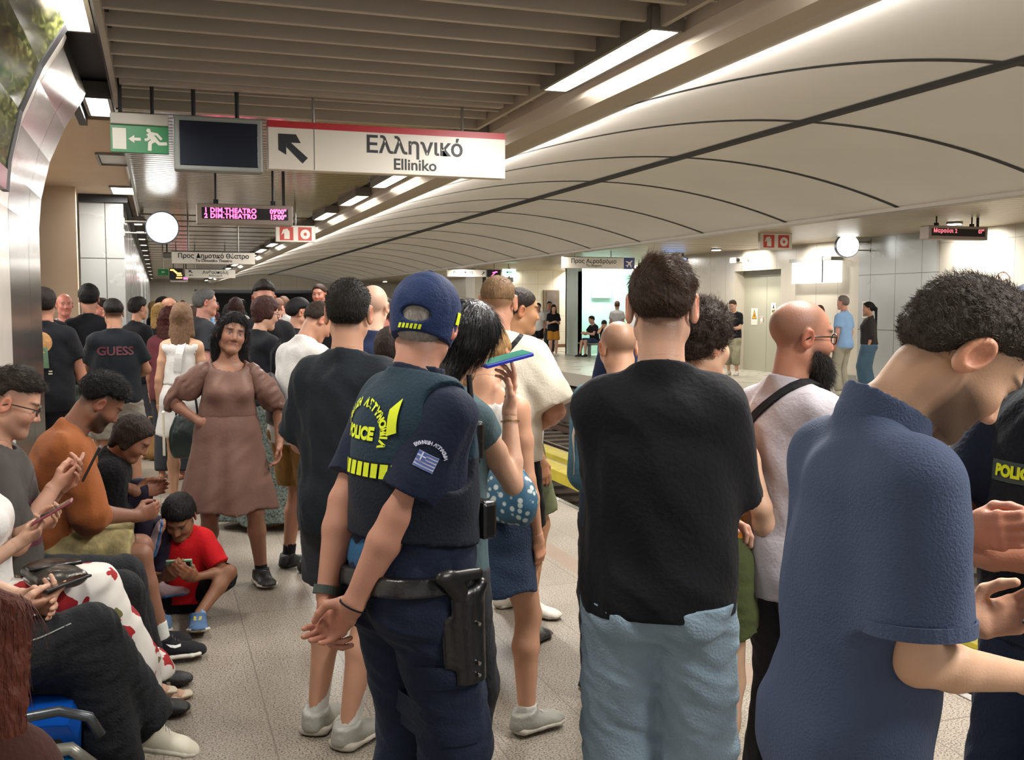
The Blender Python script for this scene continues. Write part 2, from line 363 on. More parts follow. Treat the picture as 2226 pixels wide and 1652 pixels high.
for k,y in enumerate([6,9.5,13,16.5,20.5,24.3,28,32,36,40,45,50]):
    fixture(9.42,y,2.93,1.2,.12,'thin lit strip along the far edge of the vault, %s counted away from the camera'%(['first']+order[1:])[k],group='strips along the far vault edge')
for k,(x,y) in enumerate([(12.6,14.0),(12.9,19.6),(12.9,22.3),(13.2,26.5),(13.9,31.5),(14.5,34),(13,38),(12.3,44),(12.3,51),(3.0+9,57),(12.6,9)]):
    e=empty('downlight',(x,y,3.0),label='round downlight over the far platform, %s counted from the camera'%(['first']+order[1:])[k],cat='ceiling light',group='far platform downlights')
    adopt(e,MB().cyl((x,y,2.985),(x,y,3.02),.13).build('rim',m_box),MB().cyl((x,y,2.975),(x,y,2.99),.11).build('diffuser',m_light))
def lamp(name,loc,size,power,color=WARM,rot=(0,0,0),shape='RECTANGLE',sy=None,spread=None):
    l=bpy.data.lights.new(name,'AREA'); l.energy=power*1.1; l.color=color; l.shape=shape; l.size=size; 
    if sy: l.size_y=sy
    if spread: l.spread=spread
    o=bpy.data.objects.new(name,l); COL.objects.link(o); o.location=loc; o.rotation_euler=rot; return o
# the light the fixtures throw (strips, slots, edges and downlights sit under their diffusers)
for y,p in ((.6,42),(3.0,42),(5.42,42),(8.6,38),(11.15,38),(13.4,36),(15.85,36),(18.4,34),(23.6,60),(29,60),(35.5,60),(43,70),(52,70)):
    lamp('strip_light',(2.42,y,2.965),.15,p*1.5,sy=1.3)
for y,p in ((2.6,26),(5.55,30),(8.35,30),(14.1,30)): lamp('slot_light',(-.385,y,3.07),.15,p,sy=.7)
for x,y in ((-3,10),(-3,12.5)): lamp('concourse_light',(x,y,3.05),.6,100,sy=.6)
for y in (6,9.5,13,16.5,20.5,24.3,28,32,36,40,45,50): lamp('edge_strip',(9.42,y,2.90),.1,24,sy=1.2)
for x,y in [(12.6,14.0),(12.9,19.6),(12.9,22.3),(13.2,26.5),(13.9,31.5),(14.5,34),(13,38),(12.3,44),(12.3,51),(12.6,9)]:
    lamp('downlight_light',(x,y,2.96),.22,36,shape='DISK')
for y in (1,5,9,13,17,21,25,30,35,41,48,55): lamp('vault_fill',(2.95,y,2.77),.08,38,sy=3.8,rot=(0,math.radians(-78),0))  # added fill lamps without fixtures, aimed across the tracks to brighten the vault
# wall washers that light the far wall above the door, panel and recess
for x,y,p in ((13.6,22.1,14),(13.45,19.4,12),(13.5,14.8,16),(13.6,30,20)):
    lamp('wall_washer',(x,y,2.98),.12,p,rot=(0,math.radians(-35),0),sy=1.0,spread=2.0)
for x,y,p in ((15.2,33,50),(15.2,37,60)):
    lamp('recess_washer',(x,y,2.98),.2,p,rot=(0,math.radians(-30),0),sy=1.4)
# far end brightness between the heads
for x,y in ((0.8,30),(.8,38),(.8,47),(.8,56)): lamp('far_lamp',(x,y,2.95),.5,60,sy=1.5)
RED='#b31524'
def hanger(mb,x,y,z0,z1,r=.012): mb.cyl((x,y,z0),(x,y,z1),r,n=8)
def HG(xs,y,z0,z1,r=.012,mt=None): return [MB().cyl((x,y,z0),(x,y,z1),r,n=8).build('hanger',mt or m_grey) for x in xs]
m_signw=mat('sign_white','#ddd6c8',.35); m_txt=mat('sign_black','#1c1c22',.5); m_red=mat('sign_red',RED,.4)
X,Zu=(1,0,0),(0,0,1)
def P2(pts,s,cx,cz): return [(cx+x*s,cz+z*s) for x,z in pts]
# Elliniko sign
Y=7.0; yf=Y-.052
e=empty('direction_sign',(1.5,Y,2.52),label='long white hanging sign with red stripe, black arrow and the word Elliniko',cat='sign')
mb=MB(); mb.box(.70,2.33,Y-.05,Y+.05,2.515,2.80,bev=.004); 
adopt(e,mb.build('panel',m_signw),MB().box(.70,2.33,Y-.051,Y+.051,2.785,2.828).build('stripe',m_red),*HG((1.0,2.03),Y,2.82,3.1,.01),
 flat('arrow',[[(0,0),(.115,0),(.145,-.055),(.085,-.055),(.0525,-.055),(.0,-.0)],[(0,0),(.0525,-.055),(.05,-.085),(.05,-.135),(0,-.105)],[(.0525,-.045),(.075,-.05),(.19,-.150),(.155,-.187),(.0525,-.085)]],(.765,yf,2.745),X,Zu,m_txt,None),
 MB().box(.995,1.0,Y-.0515,Y-.05,2.52,2.80).build('divider',mat('sign_line','#6b6860',.6)),
 text_on('lettering','Ελληνικό',.155,(1.68,yf,2.70),X,Zu,m_txt,None,bold=.003),text_on('subtitle','Elliniko',.105,(1.68,yf,2.578),X,Zu,m_txt,None,bold=.002))
# screen
e=empty('hanging_monitor',(.38,Y,2.5),label='dark switched-off monitor in a grey frame hanging between the exit and direction signs',cat='screen')
mb=MB(); mb.box(.115,.665,Y-.06,Y+.06,2.485,2.83,bev=.012); sc_=MB(); sc_.box(.15,.635,Y-.066,Y-.058,2.515,2.795,bev=.004)

adopt(e,mb.build('frame',mat('monitor_frame','#8d918b',.45)),sc_.build('screen',mat('dark_screen','#0c1526',.25)),*HG((.24,.51),Y,2.82,3.1,.014,m_dark))
# exit sign
e=empty('exit_sign',(-.04,Y,2.55),label='green emergency exit sign with running figure and arrow, hanging at the ceiling edge',cat='sign')
gx0,gx1,gz0,gz1=-.26,.085,2.585,2.755
man=[P2(circ(0,0,.075,14),.17,.0+gx0+.225,gz0+.140)]
def limb(pts,wd):
    out=[]
    for (a,b) in zip(pts[:-1],pts[1:]):
        a=Vector((*a,0));b=Vector((*b,0));d=(b-a).normalized();n=Vector((-d.y,d.x,0))*wd
        out.append([((a+n).x,(a+n).y),((b+n+d*wd*.5).x,(b+n+d*wd*.5).y),((b-n+d*wd*.5).x,(b-n+d*wd*.5).y),((a-n).x,(a-n).y)])
    return out
bx=gx0; bz=gz0
man+=limb([(bx+.225,bz+.125),(bx+.262,bz+.080)],.017)
man+=limb([(bx+.235,bz+.125),(bx+.275,bz+.118),(bx+.300,bz+.090)],.008)
man+=limb([(bx+.232,bz+.112),(bx+.222,bz+.085),(bx+.205,bz+.082)],.008)
man+=limb([(bx+.258,bz+.085),(bx+.232,bz+.062),(bx+.230,bz+.020)],.011)
man+=limb([(bx+.262,bz+.085),(bx+.288,bz+.060),(bx+.330,bz+.062)],.010)
arrow=[[(bx+.105,bz+.083),(bx+.14,bz+.108),(bx+.14,bz+.058)],[(bx+.135,bz+.092),(bx+.178,bz+.092),(bx+.178,bz+.074),(bx+.135,bz+.074)]]
door=[[(bx+.012,bz+.018),(bx+.092,bz+.018),(bx+.092,bz+.148),(bx+.012,bz+.148)]]

m_ew=mat('exit_white','#d8d4c4',.4)
adopt(e,MB().box(gx0,gx1,Y-.045,Y+.045,2.755,2.825,bev=.006).build('housing',mat('housing','#b4aea2',.5)),
 MB().box(gx0,gx1,Y-.02,Y+.02,gz0,gz1).build('panel',mat('exit_green','#0c7a3f',.4)),*HG((-.2,-.01),Y,2.82,3.1,.012,m_dark),
 flat('pictogram',man+arrow+door,(0,Y-.0215,0),X,Zu,m_ew,None))
# LED board
def led(x0,x1,y,z0,z1,rows,label,back=0,c=(1,.02,.22)):
    e=empty('train_time_display',((x0+x1)/2,y,z0),label=label,cat='display')
    mb=MB(); mb.box(x0,x1,y-.1,y+.1,z0,z1,bev=.008)
    w_=x1-x0;h=z1-z0
    d=MB().box(x0+w_*.05,x1-w_*.05,y-.106,y-.095,z0+h*.25,z1-h*.2)
    hl=[MB().box(x0+w_*q-.025,x0+w_*q+.025,y-.03,y+.03,z1,z1+.05,bev=.004).cyl((x0+w_*q,y,z1+.04),(x0+w_*q,y,3.1),.012,n=8).build('hanger',m_dark) for q in (.2,.8)]+[MB().box(x0+w_*.9,x0+w_*.9+.03,y,y+.03,z1,3.1).build('conduit',m_dark)]
    parts=[mb.build('housing',mat('led_housing','#96897f',.4,.3)),d.build('screen',mat('led_black','#0d0608',.3))]+hl
    mt=emat('led_red' if c[1]<.03 else 'led_dull',c,4.0 if c[1]<.03 else 1.0)
    n=len(rows)
    for i,(a,b) in enumerate(rows):
        zz=z1-h*.2-(i+.5)*h*.55/n if n>1 else z1-h*.38
        sz=h*.55/n*1.15 if n>1 else h*.4
        parts.append(text_on('departure_text',a,sz,(x0+w_*.075,y-.108,zz),X,Zu,mt,None,align='LEFT',bold=.0025,spacing=1.1)); parts.append(text_on('waiting_time',b,sz,(x1-w_*.07,y-.108,zz),X,Zu,mt,None,align='RIGHT',bold=.0025,spacing=1.0))
    adopt(e,*parts)
led(.385,1.335,11,2.45,2.655,[("1 DIM.THEATRO","09'00''"),("2 DIM.THEATRO","15'00''")],'grey hanging departure display with two rows of glowing pink-red text')
led(11.3,12.45,13.2,2.66,2.87,[("Μαρούσι 2","07''")],'grey departure display over the far platform with one faint red row',c=(.9,.03,.12))
led(.35,.85,33,2.35,2.52,[("DIM.THEATRO","03'")],'small distant departure display glowing pink under the far yellow sign')
# clocks
def clock(x,y,z,r,side,label,facing=0,bl=.2):
    e=empty('station_clock',(x,y,z-r),label=label,cat='clock')
    rot=Matrix.Translation((x,y,z))@Matrix.Rotation(facing,4,'Z')
    b=MB().cyl((0,-.06,0),(0,.06,0),r,n=40); bmesh.ops.transform(b.bm,matrix=rot,verts=b.bm.verts[:])
    f=MB().cyl((0,-.072,0),(0,-.058,0),r*.93,n=40); bmesh.ops.transform(f.bm,matrix=rot,verts=f.bm.verts[:])
    br=MB()
    for q in (-.35,.35): br.cyl((x,y,z+q*r),(x+side*(r+bl),y,z+q*r),.012,n=8); br.box(x+side*(r+bl)-.01,x+side*(r+bl)+.01,y-.05,y+.05,z+q*r-.04,z+q*r+.04)
    adopt(e,b.build('case',mat('clock_case','#39404c',.4,.4),smooth=False),f.build('dial',emat('clock_face',(.97,1,1),3.2)),br.build('bracket',m_grey))
clock(.072,15.0,2.69,.22,-1,'round glowing white clock on brackets beside the grey metal wall on the left',bl=.27)
clock(13.28,17.75,2.845,.24,1,'round glowing white clock on brackets on the far wall',facing=-.35,bl=.3)
# pros sign
def simple_sign(x0,x1,y,z0,z1,t1,t2,label,stripe=None,arrow=None,side=None,sz=.1,tx=.5):
    e=empty('direction_sign',((x0+x1)/2,y,z0),label=label,cat='sign')
    parts=[MB().box(x0,x1,y-.06,y+.06,z0,z1,bev=.004).build('panel',m_signw)]
    w_=x1-x0; h=z1-z0
    parts.append(MB().box(x0,x1,y-.062,y+.062,z1-h*.06 if stripe else z1-.01,z1+.004).build('stripe',stripe or m_txt))
    parts.append(text_on('lettering',t1,h*.52,(x0+w_*tx,y-.063,z0+h*.62),X,Zu,m_txt,None,bold=.002)); parts.append(text_on('subtitle',t2,h*.33,(x0+w_*tx,y-.063,z0+h*.25),X,Zu,m_txt,None,bold=.001))
    parts+=HG([x0+w_*q for q in (.2,.8)],y,z1,3.1)
    adopt(e,*parts); return e
simple_sign(.21,1.47,17,2.285,2.475,'Προς Δημοτικό Θέατρο','To Dimotiko Theatro','white hanging sign reading To Dimotiko Theatro below the near display',sz=.1)
e=simple_sign(.62,1.78,26,2.30,2.51,'Ανθούπολη','Anthoupoli','distant white hanging sign with arrows beside the yellow pictogram board',tx=.6)
adopt(e,flat('arrow',[[(0,0),(.07,0),(.05,-.02),(.09,-.06),(.075,-.075),(.035,-.035),(0,-.06)],[(0,-.12),(.04,-.1),(.04,-.113),(.1,-.113),(.1,-.127),(.04,-.127),(.04,-.14)]],(.7,25.937,2.48),X,Zu,m_txt,None))
e=empty('pictogram_board',(.42,26,2.3),label='black hanging board with orange escalator pictogram, left of the distant white sign',cat='sign')
adopt(e,MB().box(.26,.57,25.94,26.06,2.25,2.52).build('panel',m_dark),flat('pictogram',[[(0,0),(.08,0),(.17,-.08),(.25,-.08),(.25,-.12),(.15,-.12),(.06,-.04),(0,-.04)],[(.15,-.13),(.27,-.13),(.27,-.16),(.15,-.16)],[(.13,-.19),(.27,-.19),(.27,-.22),(.13,-.22)]],(.28,25.93,2.5),X,Zu,emat('amber',(1,.35,.02),1.6),None),MB().cyl((.42,26,2.52),(.42,26,3.1),.012,n=8).build('hanger',m_grey))
e=empty('exit_sign',(.12,26,2.35),label='small distant green exit sign left of the orange pictogram board',cat='sign')
adopt(e,MB().box(0,.24,25.97,26.03,2.35,2.5).build('panel',mat('exit_green','#0c7a3f',.4)),flat('pictogram',[[(0,.03),(.03,.06),(.03,.04),(.08,.04),(.08,.02),(.03,.02),(.03,0)]],(.08,25.965,2.4),X,Zu,m_ew,None),MB().cyl((.12,26,2.5),(.12,26,3.1),.012,n=8).build('hanger',m_grey))
# fire signs
def fire(x0,x1,y,z0,z1,label):
    e=empty('fire_equipment_sign',((x0+x1)/2,y,z0),label=label,cat='sign')
    w_=x1-x0;h=z1-z0; q=h*.34; f=y-.041
    a=(x0+w_*.27,(z0+z1)/2); b=(x0+w_*.73,(z0+z1)/2); s=w_*.17
    hs=MB(); hanger(hs,x0+w_*.5,y,z1,3.1)
    sq=lambda c:[(c[0]-s,c[1]-s),(c[0]+s,c[1]-s),(c[0]+s,c[1]+s),(c[0]-s,c[1]+s)]
    ext=[(a[0]-s*.35,a[1]-s*.8),(a[0]+s*.45,a[1]-s*.8),(a[0]+s*.45,a[1]+s*.3),(a[0]+s*.1,a[1]+s*.75),(a[0]-s*.5,a[1]+s*.6),(a[0]-s*.8,a[1]-s*.2),(a[0]-s*.35,a[1]+s*.1)]
    adopt(e,MB().box(x0,x1,y-.04,y+.04,z0,z1,bev=.01).build('panel',m_signw),flat('red_square',[sq(a),sq(b)],(0,f,0),X,Zu,mat('fire_red','#c0392b',.5),None),
      flat('pictogram',[ext,circ(b[0]+s*.05,b[1]-s*.05,s*.72,20)],(0,f-.002,0),X,Zu,m_signw,None),hs.build('hanger',m_grey),
      flat('hose_ring',[circ(b[0]+s*.05,b[1]-s*.05,s*.25,12)],(0,f-.004,0),X,Zu,mat('fire_red','#c0392b',.5),None))
fire(1.59,2.15,15,2.53,2.765,'white hanging sign with two red fire equipment squares behind the near display')
fire(11.0,11.72,17.4,2.71,3.04,'white sign with two red fire equipment squares over the far platform')
e=simple_sign(9.54,11.2,24,2.565,2.85,'Προς Αεροδρόμιο','To Airport','grey-white far platform sign with an aeroplane square, reading To Airport',tx=.5)
pl=[(0,.5),(.08,.4),(.08,.12),(.5,-.12),(.5,-.22),(.08,-.1),(.06,-.35),(.18,-.45),(.18,-.52),(0,-.47),(-.18,-.52),(-.18,-.45),(-.06,-.35),(-.08,-.1),(-.5,-.22),(-.5,-.12),(-.08,.12),(-.08,.4)]
ca=math.cos(-.8);sa=math.sin(-.8); pl=[(x*ca-y*sa,x*sa+y*ca) for x,y in pl]
adopt(e,MB().box(11.21,11.5,23.94,24.06,2.565,2.85).build('airport_square',mat('navy_sign','#1c2a6b',.4)),flat('aeroplane',[P2(pl,.22,11.355,2.705)],(0,23.935,0),X,Zu,m_signw,None))
e=simple_sign(8.9,10.2,32.5,2.58,2.82,'Ανθούπολη','Anthoupoli','small white far platform sign with black arrow, behind the police cap',tx=.4)
adopt(e,flat('arrow',[[(.1,.1),(.1,.03),(.08,.05),(.02,-.01),(0,.01),(.06,.07),(.04,.1)]],(10.05,32.43,2.65),X,Zu,m_txt,None))
e=empty('pictogram_board',(10.5,32.5,2.6),label='black board with red crossed mark beside the distant far platform sign',cat='sign')
adopt(e,MB().box(10.25,10.72,32.45,32.55,2.58,2.82).build('panel',m_dark),flat('pictogram',[[(0,0),(.03,0),(.2,.15),(.17,.17)],[(.05,.1),(.22,.12),(.22,.15),(.05,.13)]],(10.38,32.44,2.61),X,Zu,emat('led_red',(1,.02,.22),4.0),None),MB().cyl((10.5,32.5,2.8),(10.5,32.5,3.1),.012,n=8).build('hanger',m_grey))
e=empty('exit_sign',(11,32.5,2.6),label='pale green lit exit sign over the far platform beside the black board',cat='sign')
adopt(e,MB().box(10.8,11.25,32.45,32.55,2.62,2.85).build('panel',emat('pale_green',(.45,.95,.7),1.1)),flat('pictogram',[[(0,.06),(.06,.1),(.06,.07),(.2,.07),(.2,.05),(.06,.05),(.06,.02)]],(10.9,32.44,2.68),X,Zu,mat('dkgreen','#0d5a35',.5),None),MB().cyl((11,32.5,2.8),(11,32.5,3.1),.012,n=8).build('hanger',m_grey))
# tilted TV
e=empty('wall_screen',(13.3,25.2,2.3),label='tilted wall-hung screen showing plain blue, above the crowd on the far side',cat='screen')
Mr=Matrix.Translation((12.95,24.6,2.66))@Matrix.Rotation(math.radians(-20),4,'Z')@Matrix.Rotation(math.radians(10),4,'Y')
adopt(e,MB().box(-.34,.34,.0,.07,-.3,.3,bev=.01,M=Mr).build('frame',m_dark),MB().box(-.32,.30,-.008,.0,-.28,.28,M=Mr).build('screen',emat('blue_screen',(.08,.36,.95),1.3)),MB().box(13.2,13.26,24.6,24.66,2.8,3.1).build('bracket',m_dark))
# lit panel case
e=empty('backlit_panel',(13.75,19.45,2.1),label='backlit white information panel in a thin frame on the far wall',cat='sign')
adopt(e,MB().box(13.6,13.88,18.7,20.25,2.6,2.68).build('hood',m_grey),MB().box(13.66,13.9,18.72,20.22,2.13,2.6).build('lit_face',emat('panel_white',(1,.98,.92),1.3)),MB().box(13.6,13.62,19.0,19.02,2.13,2.7).build('rod',m_dark))
# glass lift enclosure on the far platform
m_glass=bpy.data.materials.new('greenish_glass'); m_glass.use_nodes=True; b=m_glass.node_tree.nodes['Principled BSDF']
b.inputs['Base Color'].default_value=(.75,.93,.87,1); b.inputs['Roughness'].default_value=.05; b.inputs['Transmission Weight'].default_value=.85; b.inputs['IOR'].default_value=1.05
e=empty('glass_enclosure',(14.3,29.5,0),label='greenish lit glass enclosure with white panels beyond the seated pair',cat='enclosure')
adopt(e,MB().box(13.0,15.4,31.2,31.3,0,2.75).build('glass_panel',m_glass),MB().box(13.0,15.4,32.3,32.4,0,2.9).build('back_panel',mat('pale_mint','#cfe0d6',.3)),MB().box(13.0,13.1,31.2,32.4,0,2.9).build('post',mat('mint_post','#bccbc2',.3)),
  MB().box(13.9,14.6,32.2,32.28,1.9,2.3).build('sign_box',m_white),MB().box(13.3,15.2,31.9,32.1,2.7,2.78).build('light_strip',emat('cool_tube',(.75,1,.97),9)))
lamp('glass_light',(14.2,31.75,2.65),1.6,70,color=(.8,1,.96),sy=.3)
e=empty('wall_poster',(15.5,35.8,1.0),label='tall dark framed poster on the tiled wall of the far recess',cat='poster')
adopt(e,MB().box(14.3,14.95,37.9,38.0,.55,2.25).build('frame',mat('bronze','#6a5c48',.4,.5)),MB().box(14.4,14.85,37.88,37.91,.7,2.2).build('print',mat('poster_dark','#5a4f48',.4,var=.3,vscale=3)))
S(MB().box(11.9,15.8,38.0,38.2,0,3.1).build('wall_far_tiled',panel_mat('tiled_wall','#d8d0bd',.3,0,stepy=.62,stepz=.62,jc='#9c9484')))
S(MB().box(11.2,11.5,37.0,38.2,0,3.1).build('wall_far_post',m_white))
S(MB().box(11.86,11.92,37.9,38.2,0,3.1).build('trim_44',m_black))
S(MB().box(11.95,15.5,37.93,38.0,0,.12).build('baseboard_tiled',mat('red_brown','#6b4a3a',.5)))
# door stickers, lockers, camera, no smoking sign
def sticker(name,y,z,s,label,pict,x=14.195):
    e=empty(name,(x,y,z-s/2),label=label,cat='sticker'); U_=(0,-1,0)
    parts=[MB().box(x-.004,x,y-s*.36,y+s*.36,z-s*.5,z+s*.5).build('backing',m_signw)]
    for i,(pp,c) in enumerate(pict): parts.append(flat(['pictogram','symbol','caption'][min(i,2)],[P2(pp,s,0,0)],(x-.006-.001*i,y,z),U_,Zu,c,None))
    adopt(e,*parts)
m_wy=mat('warning_yellow','#e0a020',.5)
sticker('warning_sticker',22.6,1.36,.42,'yellow triangle high voltage sticker on the lift door',[([(0,.42),(.27,-.15),(-.27,-.15)],m_txt),([(0,.34),(.22,-.12),(-.22,-.12)],m_wy),([(.02,.2),(.08,.06),(.03,.04),(.06,-.08),(-.08,.04),(-.02,.06)],m_txt)])
sticker('notice_sticker',21.75,1.55,.3,'small pale notice with black triangle on the lift door, right leaf',[([(0,.4),(.12,.05),(-.12,.05)],m_txt),([(-.25,-.1),(.25,-.05),(.25,-.2),(-.25,-.3)],mat('moss','#6a6a30',.6))])
sticker('round_notice',22.27,1.28,.18,'small round prohibition notice on the lift door between the two stickers',[(circ(0,0,.45,16),mat('pink_red','#a8564a',.5)),(circ(0,0,.36,16),m_signw)])
e=empty('no_smoking_sign',(13.88,14.6,2.0),label='large thin-lined no smoking circle on the bright far wall at right',cat='sign')
rings=[]; a=circ(0,0,.17,32); b_=circ(0,0,.155,32)
for i in range(32): rings.append([a[i],a[(i+1)%32],b_[(i+1)%32],b_[i]])
rings+=limb([(-.1,.11),(.1,-.11)],.008)+limb([(-.1,-.02),(.1,.02)],.008)
adopt(e,flat('symbol',rings,(13.893,14.25,2.05),(0,-1,0),Zu,mat('brown_line','#6b4634',.6),None))
for i,(y,z,h,c,lab) in enumerate(((17.8,1.55,.34,'#5d5148','tall dark framed notice on the grey lockers'),(17.8,1.13,.2,'#7a3f30','small red-brown framed notice under the dark one on the grey lockers'))):
    e=empty('framed_notice',(13.8,y,z-h/2),label=lab,cat='notice'); adopt(e,MB().box(13.8,13.82,y-.09,y+.09,z-h/2,z+h/2).build('frame',m_signw),MB().box(13.795,13.8,y-.06,y+.06,z-h/2+.03,z+h/2-.03).build('print',mat('notice%d'%i,c,.5)))
e=empty('locker_hatch',(13.8,16.4,1.2),label='small outlined hatch door in the grey wall lockers',cat='hatch')
adopt(e,MB().box(13.8,13.815,16.25,16.7,1.05,1.62).build('frame',mat('hatch_line','#6e6c68',.5)),MB().box(13.79,13.802,16.27,16.68,1.07,1.6).build('panel',m_blue))
e=empty('security_camera',(13.6,22.6,2.75),label='small white security camera above the lift door',cat='camera')
adopt(e,MB().box(13.45,13.65,22.3,22.6,2.68,2.82,bev=.02).build('housing',mat('cam_white','#b8b1a3',.5)),MB().box(13.65,13.9,22.42,22.48,2.76,2.8).build('bracket',m_grey),MB().cyl((13.5,22.3,2.75),(13.5,22.26,2.75),.04).build('lens',m_dark))
e=empty('security_camera',(12.2,34,2.7),label='small camera on a bent bracket under the far ceiling near the tiled recess',cat='camera')
adopt(e,MB().tube([(12.22,36,3.03),(12.22,36,2.9),(12.22,36,2.66)],.03).build('bracket',m_grey),MB().box(12.1,12.35,35.9,36.1,2.5,2.68,bev=.02).build('housing',m_grey))
e=empty('security_camera',(.2,24,2.7),label='small dark camera hanging above the distant green exit sign',cat='camera')
adopt(e,MB().cyl((.2,24,2.8),(.2,24,3.05),.015,n=8).build('bracket',m_dark),MB().box(.12,.3,23.9,24.1,2.68,2.8,bev=.02).build('housing',m_grey))
# ------------------------------------------------------------------ implicit-surface modelling of bodies and clothes
f32=np.float32
def V3(*a): return np.array(a,dtype=float)
def nrm(v): v=np.asarray(v,float); return v/max(np.linalg.norm(v),1e-9)
def frame(axis,right=(1,0,0)):
    """rows: right, front, axis"""
    a=nrm(axis); r=np.asarray(right,float); r=r-a*r.dot(a)
    if np.linalg.norm(r)<1e-3: r=np.array((0,1,0.)); r=r-a*r.dot(a)
    r=nrm(r); return np.array([r,np.cross(a,r),a])
class Pr:
    __slots__=('a','b','ra','rb','R','k','op','cuts','post','fr')
    def __init__(s,a,b,ra,rb=None,right=(1,0,0),k=.02,op=1,cuts=(),R=None,post=None):
        s.a=np.asarray(a,float); s.b=np.asarray(b,float); rb=ra if rb is None else rb
        t=lambda r: np.array((r,r,r) if np.isscalar(r) else (r if len(r)==3 else (r[0],r[1],min(r))),float)
        s.ra=t(ra); s.rb=t(rb); d=s.b-s.a
        s.R=np.asarray(R) if R is not None else frame(d if np.linalg.norm(d)>1e-6 else (0,0,1),right)
        s.k=k; s.op=op; s.cuts=cuts; s.post=post
    def ev(s,p):
        x=p[:,0]-f32(s.a[0]); y=p[:,1]-f32(s.a[1]); z=p[:,2]-f32(s.a[2]); dx,dy,dz=[f32(q) for q in s.b-s.a]
        L2=float(dx*dx+dy*dy+dz*dz); t=None
        if L2>1e-12:
            i_=f32(1/L2); t=x*(dx*i_); t+=y*(dy*i_); t+=z*(dz*i_); np.clip(t,0,1,out=t); x=x-t*dx; y=y-t*dy; z=z-t*dz
        ra,rb=s.ra,s.rb
        if ra[0]==ra[1]==ra[2] and rb[0]==rb[1]==rb[2]:
            o=np.sqrt(x*x+y*y+z*z)-(f32(ra[0]) if t is None or ra[0]==rb[0] else f32(ra[0])+t*f32(rb[0]-ra[0]))
        else:
            L=x*x+y*y+z*z; Q=None; mn=None
            for i in range(3):
                R=s.R[i]; q=x*f32(R[0]); q+=y*f32(R[1]); q+=z*f32(R[2]); r=f32(ra[i]) if t is None or ra[i]==rb[i] else f32(ra[i])+t*f32(rb[i]-ra[i])
                q/=r; q*=q; Q=q if Q is None else Q+q; mn=r if mn is None else np.minimum(mn,r)
            L=np.sqrt(L)+f32(1e-7); Q=np.sqrt(Q)+f32(1e-7); o=np.maximum(L*(1-1/Q),-mn)
        for c,n in s.cuts: o=np.maximum(o,(p-np.asarray(c,f32))@np.asarray(nrm(n),f32))
        return o.astype(f32,copy=False)
def smin(a,b,k):
    if k<=0: return np.minimum(a,b)
    h=np.maximum(k-np.abs(a-b),0)/k; return np.minimum(a,b)-h*h*k*.25
def evalp(prims,p,rad=None):
    """all prims at points p"""
    d=np.full(len(p),1e3,f32)
    for s in prims:
        e=s.ev(p)
        if s.op==1: d=smin(d,e,s.k)
        else: d=-smin(-d,e,s.k)
    return d
